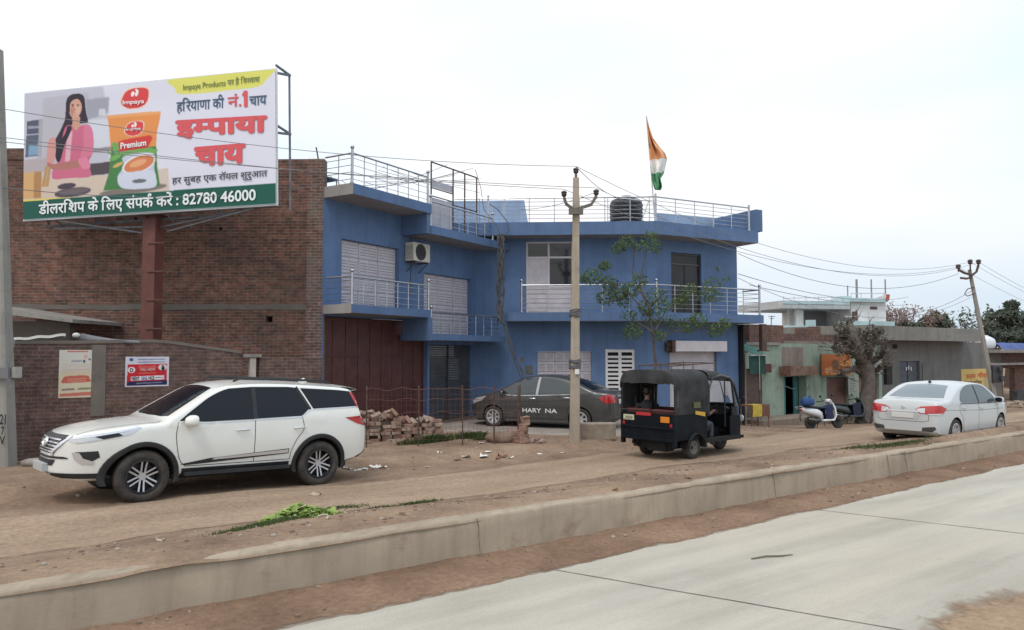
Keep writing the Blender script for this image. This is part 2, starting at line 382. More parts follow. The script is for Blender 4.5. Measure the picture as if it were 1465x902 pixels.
def steps(spec):
    out = []
    for a, b, d in spec:
        n = max(1, int(round((b - a) / d)))
        out += [a + (b - a) * i / n for i in range(n)]
    return out + [spec[-1][1]]
def fade(o, vals):
    o.data.attributes.new('fade', 'FLOAT', 'POINT').data.foreach_set('value', vals)
def make_ground():
    rs = steps([(-400, -60, 34), (-60, -16, 4), (-16, -6, 1), (-6, 22, .2), (22, 40, .5), (40, 80, 4), (80, 600, 52)])
    ns = steps([(7.84, 8.2, .04), (8.2, 15, .15), (15, 22, .5), (22, 60, 4), (60, 500, 55)])
    mb = MB()
    mb.grid([[RN(r, n, zg(r, n)) for r in rs] for n in ns])
    o = mb.build('ground', M_dirt, smooth=60); tag(o, kind='structure')
    # the dusty wheel-worn lane lies on the earth as a thin sheet with wandering edges
    lb = MB()
    rs = steps([(-60, -16, 3), (-16, -6, 1), (-6, 26, .2), (26, 60, 2)])
    def edge(r, k): return noise.noise(Vector((r * .35, k, 1))) * .45 + noise.noise(Vector((r * 1.7, k, 2))) * .12
    rows = []
    for q in range(15):
        row = []
        for r in rs:
            lo = 9.75 + edge(r, 0) * .8; hi = 12.0 + edge(r, 9) + 0.7 * sm(6, 14, r)
            n = lo + (hi - lo) * q / 14
            edgeq = min(q, 14 - q)
            row.append(RN(r, n, zg(r, n) + (.004 + .010 * min(1, edgeq / 2) if edgeq else -.03)))
        rows.append(row)
    lb.grid(rows)
    o = tag(lb.build('dirt_lane', M_lane, smooth=60), kind='structure'); fade(o, [min(1, min(q, 14 - q) / 3) for q in range(15) for r in rs])
make_ground()

ZR = -0.29
def make_road():
    m = bpy.data.materials.new('road_concrete'); m.use_nodes = True
    nt = m.node_tree; N = nt.nodes; Lk = nt.links; b = N['Principled BSDF']
    b.inputs['Roughness'].default_value = 0.8; b.inputs['Specular IOR Level'].default_value = 0.3
    tc = N.new('ShaderNodeTexCoord'); mp = N.new('ShaderNodeMapping'); mp.inputs['Rotation'].default_value = (0, 0, -math.atan2(.6, .8))
    Lk.new(tc.outputs['Object'], mp.inputs['Vector'])
    st = N.new('ShaderNodeMapping'); st.inputs['Scale'].default_value = (.3, 1.1, 1); Lk.new(mp.outputs['Vector'], st.inputs['Vector'])
    n1 = N.new('ShaderNodeTexNoise'); nset(n1, Scale=0.9, Detail=8.0, Roughness=0.62); Lk.new(st.outputs['Vector'], n1.inputs['Vector'])
    rp = N.new('ShaderNodeValToRGB'); e = rp.color_ramp.elements
    e[0].position = .33; e[0].color = (.35, .32, .268, 1); e[1].position = .68; e[1].color = (.485, .455, .393, 1)
    Lk.new(n1.outputs['Fac'], rp.inputs['Fac'])
    # dust lying in long drifts
    n3 = N.new('ShaderNodeTexNoise'); nset(n3, Scale=0.45, Detail=7.0, Roughness=0.6); Lk.new(st.outputs['Vector'], n3.inputs['Vector'])
    r3 = N.new('ShaderNodeMapRange'); nset(r3, **{'From_Min': .48, 'From_Max': .7, 'To_Min': 0.0, 'To_Max': .6}); Lk.new(n3.outputs['Fac'], r3.inputs['Value'])
    mx = N.new('ShaderNodeMix'); mx.data_type = 'RGBA'; Lk.new(r3.outputs['Result'], mx.inputs[0]); Lk.new(rp.outputs['Color'], mx.inputs[6]); mx.inputs[7].default_value = (.42, .345, .26, 1)
    n2 = N.new('ShaderNodeTexNoise'); nset(n2, Scale=35.0, Detail=5.0, Roughness=.7); Lk.new(mp.outputs['Vector'], n2.inputs['Vector'])
    r2 = N.new('ShaderNodeMapRange'); nset(r2, **{'From_Min': .3, 'From_Max': .7, 'To_Min': .9, 'To_Max': 1.08}); Lk.new(n2.outputs['Fac'], r2.inputs['Value'])
    s0 = N.new('ShaderNodeVectorMath'); s0.operation = 'SCALE'; Lk.new(mx.outputs[2], s0.inputs[0]); Lk.new(r2.outputs['Result'], s0.inputs['Scale'])
    # traffic has rubbed long faint tracks and left grease blots
    s6 = N.new('ShaderNodeMapping'); s6.inputs['Scale'].default_value = (.05, 1.5, 1); Lk.new(mp.outputs['Vector'], s6.inputs['Vector'])
    n6 = N.new('ShaderNodeTexNoise'); nset(n6, Scale=1.0, Detail=5.0, Roughness=.6); Lk.new(s6.outputs['Vector'], n6.inputs['Vector'])
    r6 = N.new('ShaderNodeMapRange'); nset(r6, **{'From_Min': .35, 'From_Max': .65, 'To_Min': .86, 'To_Max': 1.07}); Lk.new(n6.outputs['Fac'], r6.inputs['Value'])
    n7 = N.new('ShaderNodeTexNoise'); nset(n7, Scale=2.2, Detail=4.0, Roughness=.75); Lk.new(mp.outputs['Vector'], n7.inputs['Vector'])
    r7 = N.new('ShaderNodeMapRange'); nset(r7, **{'From_Min': .62, 'From_Max': .74, 'To_Min': 1.0, 'To_Max': .84}); Lk.new(n7.outputs['Fac'], r7.inputs['Value'])
    m7 = N.new('ShaderNodeMath'); m7.operation = 'MULTIPLY'; Lk.new(r6.outputs['Result'], m7.inputs[0]); Lk.new(r7.outputs['Result'], m7.inputs[1])
    s7 = N.new('ShaderNodeVectorMath'); s7.operation = 'SCALE'; Lk.new(s0.outputs['Vector'], s7.inputs[0]); Lk.new(m7.outputs['Value'], s7.inputs['Scale'])
    Lk.new(s7.outputs['Vector'], b.inputs['Base Color'])
    bp = N.new('ShaderNodeBump'); bp.inputs['Strength'].default_value = .2; bp.inputs['Distance'].default_value = .01
    Lk.new(n2.outputs['Fac'], bp.inputs['Height']); Lk.new(bp.outputs['Normal'], b.inputs['Normal'])
    mb = MB()
    rs = steps([(-300, -20, 40), (-20, 60, 4), (60, 500, 44)])
    mb.grid([[RN(r, n, ZR) for r in rs] for n in (-120, -20, -4, 0, 2, 4, 6, 7.6)])
    tag(mb.build('road', m), kind='structure')
    # sawn joints: narrow dark strips across the slab
    M_joint = mat('joint_sealant', (.16, .145, .125), .9, var=.3, vscale=6)
    j = MB()
    for (a, c) in ((G(758, 809.5, ZR), G(1330, 909, ZR)), (G(1145, 727, ZR), G(1500, 768, ZR))):
        a, c = Vector(a), Vector(c); d = (c - a).normalized(); w = d.cross(Vector((0, 0, 1))) * .011
        for k in range(40):
            p, q = a + (c - a) * (k / 40), a + (c - a) * ((k + 1) / 40)
            o1 = w * (1 + .5 * noise.noise(p * 3)); o2 = w * (1 + .5 * noise.noise(q * 3)); s1 = w * 1.0 * noise.noise(p * 1.3 + Vector((5, 0, 0))); s2 = w * noise.noise(q * 1.3 + Vector((5, 0, 0)))
            up = Vector((0, 0, .004)); j.face([p + o1 + s1 + up, q + o2 + s2 + up, q - o2 + s2 + up, p - o1 + s1 + up])
    tag(j.build('road_joint', M_joint), kind='structure')
    # earth washed along the foot of the kerb, feathering onto the slab
    v = MB(); rs = steps([(-40, -6, 2), (-6, 24, .15), (24, 120, 4)])
    rows = []
    for q in range(10):
        t = q / 9; row = []
        for r in rs:
            e0 = 6.80 + .012 * max(0, r - 4) + .10 * noise.noise(Vector((r * .9, 0, 7))) + .04 * noise.noise(Vector((r * 4, 0, 8)))
            n = e0 + (8.0 - e0) * t
            z = ZR + .006 + .05 * sm(0, 1, t) + (.022 * noise.noise(Vector((r * 2, n * 3, 3))) + .012 * noise.noise(Vector((r * 6, n * 7, 3)))) * min(1, t * 3)
            row.append(RN(r, n, max(z, ZR + .005) if q else ZR - .006))
        rows.append(row)
    v.grid(rows); o = tag(v.build('dirt_verge', M_verge, smooth=60), kind='structure'); fade(o, [min(1, .12 + q / 3) for q in range(10) for r in rs])
    # sand drifted over the slab at the near right corner
    c = G(1530, 915, ZR); s = MB(); rows = []
    for k in range(1, 22):
        row = []
        for a in range(64):
            t = 2 * math.pi * a / 64; d = Vector((math.cos(t), math.sin(t), 0))
            rad = (1.25 + .34 * noise.noise(d * 1.6 + Vector((3, 0, 0))) + .16 * noise.noise(d * 5)) * k / 21
            p = c + RD * (d.x * rad * 1.6) + ND * (d.y * rad * .95)
            h = .045 * (1 - (k / 21) ** 1.5) + .012 * noise.noise(p * 4)
            row.append((p.x, p.y, ZR + max(.004, h)))
        rows.append(row)
    s.grid(rows, closed=True)
    s.face([rows[0][a] for a in range(64)])
    M_sand = dirt_mat('sand', (.24, .165, .11), (.30, .21, .14), (.36, .26, .18), (1, 1, 1), True)
    o = tag(s.build('sand', M_sand, smooth=70), kind='structure'); fade(o, [min(1, (21 - k) / 13) for k in range(1, 22) for a in range(64)] + [1] * 64)
make_road()

def make_kerb():
    M_k = plaster_mat('kerb_concrete', (.355, .288, .218), stain=(.16, .12, .085), amt=.7, streak=.5, worn=(.225, .16, .11))
    rs = steps([(-60, -6, 2), (-6, 26, .12), (26, 150, 4)])
    mb = MB(); rows = []
    for r in rs:
        w = .05 * noise.noise(Vector((r * .22, 1, 0))) + .028 * noise.noise(Vector((r * .9, 2, 0)))
        h = .015 * noise.noise(Vector((r * .7, 3, 0))) + .008 * noise.noise(Vector((r * 3.1, 3, 0)))
        def q(n, z, k):
            jt = .012 * noise.noise(Vector((r * 2.3, z * 5, k))) + .009 * noise.noise(Vector((r * 7, z * 11, k + 4)))
            return RN(r, n + w + jt, z + (h if z > -.1 else 0))
        gap = min(abs(((r + 1.0) % 4.1) - 2.05), .06)
        dz = -.012 if gap < .03 else 0
        rows.append([q(7.80, -.42, 1), q(7.81, -.25, 1), q(7.825, -.10, 2), q(7.84, .06, 3), q(7.855, .165 + dz, 4), q(7.875, .193 + dz, 5), q(7.92, .203 + dz, 6), q(8.06, .205, 7), q(8.12, .15, 8), q(8.14, -.1, 8)])
    mb.grid(rows)
    # expansion joints every few metres
    tag(mb.build('kerb', M_k, smooth=50), kind='structure')
    jm = mat('kerb_joint', (.16, .125, .10), .95)
    j = MB()
    for px, py, in ((668, 736), (1097, 673), (1262, 649), (1290, 645), (1437, 616)):
        p = G(px, py, .2); r, n = rn(p)
        w = .05 * noise.noise(Vector((r * .22, 1, 0))) + .028 * noise.noise(Vector((r * .9, 2, 0)))
        pts = []
        for k in range(8):
            z = .19 - .44 * k / 7; nn = 7.85 - .06 * k / 7 + w - .018
            pts.append(RN(r + .02 * noise.noise(Vector((r, z * 6, 0))), nn, z))
        j.tube(pts, [.005, .008, .005, .007, .004, .006, .004, .003], 6)
    tag(j.build('kerb_joint', jm), kind='structure')
make_kerb()

# ------------------------------------------------------------------ shared materials
M_blue = plaster_mat('blue_paint', (.112, .182, .328), stain=(.062, .095, .165), amt=.4, streak=.5, rough=.7, worn=(.145, .205, .32))
M_blue2 = plaster_mat('blue_paint_trim', (.098, .160, .29), stain=(.06, .08, .125), amt=.3, streak=.4, rough=.7, worn=(.13, .16, .23))
M_soffit = plaster_mat('soffit_plaster', (.30, .28, .27), stain=(.14, .13, .12), amt=.5, streak=.3)
M_pale = plaster_mat('pale_blue_paint', (.30, .40, .55), stain=(.16, .20, .27), amt=.4, streak=.4)
M_conc = plaster_mat('bare_concrete', (.27, .25, .23), stain=(.10, .09, .085), amt=.6, streak=.6)
M_brick = brick_mat('rough_brickwork', (.20, .088, .064), (.10, .055, .045), (.165, .138, .118), stain=.65)
M_brick2 = brick_mat('low_wall_brickwork', (.15, .083, .068), (.105, .062, .054), (.155, .128, .11), stain=.55, sootcol=(.075, .06, .052))
M_brick3 = brick_mat('red_brickwork', (.175, .080, .064), (.13, .065, .054), (.18, .145, .125), stain=.5)
M_steel = mat('stainless_steel', (.44, .44, .46), .28, 1.0, var=.15, vscale=8)
M_rust = mat('rusty_iron', (.10, .062, .05), .8, .2, var=.5, vscale=9, bump=.2)
M_dark = mat('dark_void', (.008, .008, .01), .9)
M_black = mat('black_paint', (.012, .013, .016), .35, var=.3, vscale=5)
M_glass = mat('dark_glass', (.012, .014, .018), .06, spec=.6)
M_redpost = mat('red_oxide_paint', (.125, .040, .031), .6, var=.3, vscale=2.5, bump=.1)
M_white = mat('white_enamel', (.74, .74, .73), .35, var=.06, vscale=3)
M_wire = mat('cable_black', (.10, .10, .11), .6)

# ------------------------------------------------------------------ the blue building
def basis(A, B):
    d = Vector((B.x - A.x, B.y - A.y, 0)).normalized(); return d
E_A = G(505.5, 262, 6.45); E_B = G(616, 290, 6.45); E_C = G(618, 320, 5.84); E_D = G(703, 343, 5.84)
WA = basis(E_A, E_D)
WF = frame((E_A.x, E_A.y, 0), WA)                      # wing frame: s along, t inwards, z up
WFi = WF.inverted()
def wst(px, py, t):                                   # photograph pixel on the wing's plane at depth t
    n = Vector((-WA.y, WA.x, 0)); p = ONP(px, py, WF @ Vector((0, t, 0)), n); q = WFi @ p; return q.x, q.z
RC0 = G(702, 337, 6.0); RC1 = G(940, 335, 6.0); RC2 = G(1071, 347, 6.0)
FA_d = basis(RC0, RC1); FB_d = basis(RC1, RC2)
OH = 0.85
nA = Vector((-FA_d.y, FA_d.x, 0)); nB = Vector((-FB_d.y, FB_d.x, 0))
# wall corner: both faces set back by the overhang
def isect(p, d, q, e):
    den = d.x * e.y - d.y * e.x; t = ((q.x - p.x) * e.y - (q.y - p.y) * e.x) / den
    return Vector((p.x + d.x * t, p.y + d.y * t, 0))
WC = isect(RC0 + nA * OH, FA_d, RC1 + nB * OH, FB_d)
LA = 6.4
FA = frame(WC - FA_d * LA, FA_d); FAi = FA.inverted()
FB = frame(WC, FB_d); FBi = FB.inverted()
def ast(px, py, t=0.0):
    p = ONP(px, py, FA @ Vector((0, t, 0)), nA); q = FAi @ p; return q.x, q.z
def bst(px, py, t=0.0):
    p = ONP(px, py, FB @ Vector((0, t, 0)), nB); q = FBi @ p; return q.x, q.z
print('wing', WA, E_A, E_B, E_C, E_D, 'right', RC0, RC1, RC2, WC)

def railing(root, pts, h, posts, nr=4, bal=0.45, ball=True, name='railing', M=M_steel):
    mb = MB()
    pts = [Vector(p) for p in pts]
    for a, b in zip(pts, pts[1:]):
        L = (b - a).length; up = Vector((0, 0, 1))
        mb.tube([a + up * h, b + up * h], .024, 8)
        for k in range(nr): mb.tube([a + up * h * (.16 + .68 * k / max(1, nr - 1)), b + up * h * (.16 + .68 * k / max(1, nr - 1))], .009, 6)
        nb = max(1, int(L / bal))
        for k in range(1, nb): p = a + (b - a) * (k / nb); mb.tube([p, p + up * h], .014, 6)
    rl = mb.build(name, M, root, Matrix(), smooth=40)
    for p in posts:
        q = MB(); q.tube([p, p + Vector((0, 0, h + .1))], .036, 10)
        q.lathe([(.05, 0), (.055, .02), (.05, .04)], 10, c=(p.x, p.y, p.z))
        if ball: q.ball(p + Vector((0, 0, h + .15)), .055)
        q.build('railing_post', M, rl, Matrix(), smooth=40)
    return rl

def sheet_door(root, M, x0, x1, z0, z1, y, mats, rows=3, leaves=3, name='shutter', dark=.0):
    """pressed white metal doors: leaves with raised panels"""
    mb = MB(); old = mb.M
    w = (x1 - x0) / leaves
    mb.box(x0, x1, y + .03, y + .06, z0, z1, 0)
    for i in range(leaves):
        a, b = x0 + w * i + .012, x0 + w * (i + 1) - .012
        mb.box(a, b, y + .012, y + .0301, z0 + .01, z1 - .01, 0)
        mb.box(b - .004, b + .020, y + .008, y + .0115, z0 + .01, z1 - .01, 1)
        for k in range(rows):
            mb.box(a, b, y + .007, y + .0115, z0 + (z1 - z0) * k / rows - .006, z0 + (z1 - z0) * k / rows + .018, 1)
            c = z0 + (z1 - z0) * k / rows + .035; d = z0 + (z1 - z0) * (k + 1) / rows - .035
            m2 = (a + b) / 2
            for (e, f) in ((a + .04, m2 - .02), (m2 + .02, b - .04)):
                mb.prism([(e, c), (f, c), (f, d), (e, d)], y, y + .0119, 0, axis='y')
                nrib = 5
                for r in range(1, nrib):
                    zz = c + (d - c) * r / nrib; mb.box(e + .01, f - .01, y - .006, y - .0005, zz - .011, zz + .011, 1)
    return mb.build(name, [mats, M_line], root, M, bevel=0)

M_line = mat('door_groove_grey', (.27, .245, .28), .6)
def blue_building():
    B = thing('blue_building', 'blue two storey house with steel railed balconies on bent slabs', 'house', (WC.x, WC.y, 0))
    m_door = mat('pink_white_door_paint', (.52, .48, .51), .5, var=.12, vscale=4, bump=.06, bscale=10)
    m_gate = mat('maroon_gate_paint', (.088, .026, .022), .55, var=.35, vscale=2.5, bump=.1, bscale=12)
    m_grey = mat('grey_shutter_paint', (.075, .08, .09), .5, .3, var=.25, vscale=3)
    # --- wing: roof slabs, balconies
    s1, _ = wst(617, 290, 0); s2 = wst(703, 345, 0)[0] + .25
    sA = s1 + .02
    mb = MB(); mb.box(0, sA, 0, 9, 6.18, 6.45, 0)
    mb.face([(0.01, .02, 6.178), (sA - .01, .02, 6.178), (sA - .01, 1.0, 6.178), (.01, 1.0, 6.178)], 1)
    mb.face([(-.003, .0, 6.178), (-.003, 1.1, 6.178), (-.003, 1.1, 6.46), (-.003, .0, 6.46)], 1)
    mb.build('roof_slab', [M_blue2, M_soffit], B, WF)
    mb = MB(); mb.box(sA + .003, s2 + 1.2, -.02, 9, 5.60, 5.84, 0)
    mb.face([(sA + .02, 0, 5.598), (s2 + 1.2, 0, 5.598), (s2 + 1.2, 1.0, 5.598), (sA + .02, 1.0, 5.598)], 1)
    mb.box(sA - .15, sA, .05, 1.0, 5.605, 6.177, 0)
    mb.build('roof_slab', [M_blue2, M_soffit], B, WF)
    mb = MB(); mb.box(-.0, sA + .02, .02, 1.3, 3.20, 3.41, 0)
    mb.face([(0.01, .03, 3.198), (sA, .03, 3.198), (sA, 1.2, 3.198), (.01, 1.2, 3.198)], 1)
    mb.face([(-.003, .02, 3.19), (-.003, 1.2, 3.19), (-.003, 1.2, 3.42), (-.003, .02, 3.42)], 1)
    mb.box(sA - .10, sA + .05, -.015, .95, 2.55, 3.197, 0)
    mb.build('balcony_slab', [M_blue2, M_soffit], B, WF)
    mb = MB(); mb.box(sA + .053, s2 + .55, -.02, 1.3, 2.56, 2.74, 0)
    mb.face([(sA + .06, 0, 2.558), (s2 + .5, 0, 2.558), (s2 + .5, 1.2, 2.558), (sA + .06, 1.2, 2.558)], 1)
    mb.build('balcony_slab', [M_blue2, M_soffit], B, WF)
    # --- wing wall with openings
    w1a, w1t = wst(485, 342, 1.1); w1b, _ = wst(567, 352, 1.1)
    w2a, w2t = wst(603, 391, 1.1); w2b, w2t2 = wst(670, 400, 1.1)
    g1b, _ = wst(600, 560, 1.3); g2a, _ = wst(603, 560, 1.3); g2b, _ = wst(690, 560, 1.3)
    print('win', w1a, w1b, w1t, w2a, w2b, w2t, w2t2, 'gates', g1b, g2a, g2b, 's1', s1, s2)
    mb = MB()
    mb.wall_open(-.02, s2 + 2.6, -.1, 6.4, 1.0, .3, [(w1a, w1b, 3.43, w1t), (w2a, w2b, 2.76, (w2t + w2t2) / 2), (.05, g1b, -.1, 3.15), (g2a, g2b, -.1, 2.45)], 0, 0)
    mb.build('wing_wall', M_blue, B, WF)
    sheet_door(B, WF, w1a + .003, w1b - .003, 3.43, w1t - .003, 1.12, m_door, 4, 3, 'folding_door')
    sheet_door(B, WF, w2a + .003, w2b - .003, 2.76, (w2t + w2t2) / 2 - .003, 1.12, m_door, 4, 3, 'folding_door')
    # maroon gate: ribbed sheet leaves on a frame
    mb = MB(); n = 9; w = (g1b - .06) / n
    for i in range(n):
        a = .055 + w * i
        mb.box(a, a + w - .012, 1.165, 1.19, .25, 3.14, 0); mb.box(a + w - .012, a + w, 1.15, 1.19, .25, 3.14, 0)
    for z in (.3, 1.2, 2.15, 3.08): mb.box(.055, g1b - .005, 1.135, 1.1645, z - .03, z + .03, 0)
    mb.build('maroon_gate', m_gate, B, WF)
    mb = MB(); mb.box(-.0, g1b + .05, .95, 1.05, -.15, .25, 0); mb.build('gate_plinth', M_conc, B, WF)
    mb = MB()
    k = 0; z = .02
    while z < 2.43: mb.box(g2a + .004, g2b - .004, 1.17 + (.012 if k % 2 else 0), 1.22, z, z + .068, 0); z += .07; k += 1
    xm = g2a + (g2b - g2a) * .34
    mb.box(xm - .03, xm + .03, 1.12, 1.165, 0, 2.44, 0)
    for q in range(9): mb.box(xm + .05, xm + .62, 1.155, 1.168, 1.35 + q * .075, 1.385 + q * .075, 1)
    mb.build('grey_shutter', [m_grey, mat('faded_grey_paint', (.16, .165, .17), .6)], B, WF)
    # railings of the wing
    P = lambda s, t, z: WF @ Vector((s, t, z))
    railing(B, [P(.04, 1.0, 6.45), P(.04, .08, 6.45), P(s1 - .04, .08, 6.45)], .78, [P(.04, .08, 6.45), P(s1 - .06, .08, 6.45)], 4)
    railing(B, [P(s1 + .08, .08, 5.84), P(s2 - .05, .08, 5.84)], .72, [P(s1 + .08, .08, 5.84), P(s2 - .05, .08, 5.84)], 4)
    railing(B, [P(.04, .9, 3.41), P(.04, .08, 3.41), P(s1, .08, 3.41)], .70, [P(.08, .08, 3.41), P(s1, .08, 3.41)], 4)
    railing(B, [P(s1 + .12, .08, 2.74), P(s2 + .35, .08, 2.74)], .62, [P(s1 + .12, .08, 2.74)], 4)
    # --- corner block
    bend = bst(1056, 500)[0]
    def slab(z0, z1, oh, ext, name, s0=-.2):
        mb = MB()
        c = isect(RC0 + nA * (OH - oh), FA_d, RC1 + nB * (OH - oh), FB_d)
        ps = [WC - FA_d * (LA - s0) - nA * oh, c, c + FB_d * (bend + ext)]
        ps += [ps[2] + nB * 7, ps[0] + nA * 9]
        mb.prism([(p.x - WC.x, p.y - WC.y) for p in ps], z0, z1, 0)
        q = [ps[0], ps[1], ps[2], ps[2] + nB * oh, WC, WC - FA_d * (LA - s0)]
        mb.face([(p.x - WC.x, p.y - WC.y, z0 - .002) for p in q], 1)
        mb.build(name, [M_blue2, M_soffit], B); return ps
    rp = slab(6.0, 6.42, OH, .42, 'roof_slab'); bal0 = ast(722, 450, -OH)[0]; bp = slab(3.22, 3.5, OH, .62, 'balcony_slab', bal0)
    # openings
    da, dt = ast(752.5, 346); db, _ = ast(820, 346)
    sa_, st_ = ast(768, 503); sb_, _ = ast(846, 503)
    la, lt = ast(866, 500); lb_, _ = ast(908, 500)
    ka, kt = bst(960, 361); kb, kt2 = bst(1003, 363)
    ha, _ = bst(958, 500); hb, _ = bst(1025, 500); ht = 2.25
    print('A', da, db, dt, sa_, sb_, st_, la, lb_, lt, 'B', ka, kb, kt, ha, hb, bend)
    mb = MB(); mb.wall_open(0, LA, -.8, 6.1, 0, .28, [(da, db, 3.5, dt), (sa_, sb_, .9, st_), (la, lb_, -.1, lt)], 0, 0); mb.build('front_wall', M_blue, B, FA)
    mb = MB(); mb.wall_open(0, bend, -.8, 6.1, 0, .28, [(ka, kb, 3.5, kt), (ha, hb, -.35, ht)], 0, 0)
    mb.box(bend - .28, bend - .002, .281, 7, -.6, 6.05, 0)
    mb.build('front_wall', M_blue, B, FB)
    # upper door with side and top lights
    fr = mat('white_frame_paint', (.60, .56, .58), .5, var=.08)
    mb = MB(); H = dt - 3.5; xm = da + (db - da) * .48; zt = 3.5 + H * .78
    for (a, b) in ((da + .002, da + .06), (db - .06, db - .002), (xm - .03, xm + .03)): mb.box(a, b, .06, .13, 3.5, dt - .002, 0)
    mb.box(da + .06, db - .06, .062, .128, dt - .06, dt - .002, 0); mb.box(da + .06, xm - .03, .062, .128, zt - .03, zt + .03, 0); mb.box(xm + .03, db - .06, .062, .128, zt - .03, zt + .03, 0)
    mb.box(xm + .03, db - .06, .062, .128, 3.5 + H * .36, 3.5 + H * .36 + .06, 0)
    f = mb.build('door_frame', fr, B, FA)
    mb = MB(); mb.box(da + .06, xm - .03, .08, .11, 3.5, zt - .03, 0)
    for q in range(6): z = 3.55 + (zt - 3.6) * q / 6; mb.box(da + .1, xm - .07, .072, .0795, z + .03, z + (zt - 3.6) / 6 - .03, 0)
    mb.box(xm + .03, db - .06, .08, .11, 3.5, 3.5 + H * .36, 0)
    mb.build('door', m_door, B, FA)
    mb = MB(); mb.box(da + .06, xm - .03, .09, .1, zt + .03, dt - .06); mb.box(xm + .03, db - .06, .09, .1, zt + .03, dt - .06); mb.box(xm + .03, db - .06, .09, .1, 3.5 + H * .36 + .06, zt - .03)
    mb.build('pane', M_glass, f, FA)
    # dark balcony door on the right face
    m_dk = mat('dark_door_paint', (.022, .02, .022), .4, var=.3)
    mb = MB(); mb.box(ka + .004, kb - .004, .1, .14, 3.5, kt - .004, 0)
    for (a, b) in ((ka + .004, ka + .06), (kb - .06, kb - .004)): mb.box(a, b, .06, .0995, 3.5, kt - .004, 0)
    mb.box(ka + .06, kb - .06, .062, .0985, kt - .07, kt - .004, 0); mb.box(ka + .06, kb - .06, .062, .0985, kt - .40, kt - .36, 1)
    xm = (ka + kb) / 2; mb.box(xm - .015, xm + .015, .08, .0985, 3.5, kt - .4, 0)
    mb.build('dark_door', [m_dk, mat('door_rail_paint', (.10, .085, .08), .5)], B, FB)
    # ground floor: panelled window shutter, louvred door, shop shutter with its box
    sheet_door(B, FA, sa_ + .003, sb_ - .003, .9, st_ - .003, .08, m_door, 4, 3, 'window_shutter')
    mb = MB(); W = lb_ - la
    mb.box(la + .003, la + .08, .03, .09, 0, lt - .003, 0); mb.box(lb_ - .08, lb_ - .003, .03, .09, 0, lt - .003, 0)
    mb.box(la + W * .5 - .05, la + W * .5 + .05, .03, .09, 0, lt - .1, 0); mb.box(la + .08, lb_ - .08, .032, .088, lt - .1, lt - .003, 0)
    n = 15
    for q in range(n):
        z = .05 + (lt - .2) * q / n
        for (a, b) in ((la + .08, la + W * .5 - .05), (la + W * .5 + .05, lb_ - .08)): mb.box(a, b, .034, .086, z, z + (lt - .2) / n * .55, 0)
    mb.box(la + .003, lb_ - .003, .1, .12, 0, lt - .003, 1)
    mb.build('louvred_door', [mat('white_louvre_paint', (.66, .64, .65), .45, var=.06), M_dark], B, FA)
    mb = MB(); z = -.36
    while z < ht - .08: mb.box(ha + .004, hb - .004, .10, .14, z, z + .085, 0); mb.box(ha + .004, hb - .004, .115, .138, z + .085, z + .1, 0); z += .1
    mb.build('shop_shutter', m_door, B, FB)
    ba, bz0 = bst(967, 503, -.28); bb, _ = bst(1040, 503, -.28)
    mb = MB(); mb.box(ba, bb, -.30, -.003, 2.24, 2.60, 0); mb.build('shutter_box', mat('white_tin', (.62, .58, .60), .45, var=.08), B, FB, bevel=.015)
    mb = MB(); mb.box(ba - .12, ba - .01, -.25, -.003, 2.2, 2.62, 0); mb.box(ba-.25, ba - .13, -.12, -.003, 2.26, 2.55, 0); mb.build('shutter_bracket', M_rust, B, FB)
    # parapets in pale blue, and the end pier
    x0, zt_ = ast(640, 288, 2.2); x1, _ = ast(750, 288, 2.2); x2, _ = ast(762, 318, 2.2)
    mb = MB(); mb.prism([(x0, 6.42), (x2, 6.42), (x2 - .05, 6.75), (x1 + .12, 7.0), (x1, zt_), (x0, zt_)], 2.2, 2.4, 0, axis='y')
    mb.build('parapet', M_pale, B, FA)
    x0, zt_ = bst(941, 304, 1.4); x1, _ = bst(1066, 302, 1.4)
    mb = MB(); mb.prism([(x0, 6.42), (x1, 6.42), (x1, zt_ + .05), (x0, zt_ - .02)], 1.4, 1.6, 0, axis='y'); mb.build('parapet', M_pale, B, FB)
    mb = MB(); mb.box(bend + .1, bend + .405, -OH + .01, 1.2, 6.423, 7.18, 0); mb.build('end_pier', M_blue2, B, FB)
    # railings of the block
    def ring(ps, z, t=.07):
        c = Vector((WC.x, WC.y, 0))
        return [Vector((p.x, p.y, z)) for p in ps]
    def inner(oh, ext, z, s0):
        c = isect(RC0 + nA * (OH - oh), FA_d, RC1 + nB * (OH - oh), FB_d)
        a = WC - FA_d * (LA - s0) - nA * oh; e = c + FB_d * (bend + ext)
        return [Vector((p.x, p.y, z)) for p in (a, c, e)]
    p = inner(OH - .09, .06, 6.42, .1); q = p[0] + (p[1] - p[0]) * .17
    railing(B, p, .80, [q, p[1], p[2]], 5, .8, ball=False)
    p = inner(OH - .09, .5, 3.5, ast(746, 440, -OH)[0]); railing(B, p + [p[2] + nB * .8], .88, [p[0], p[1], p[2]], 5, .75)
    return B
blue_building()

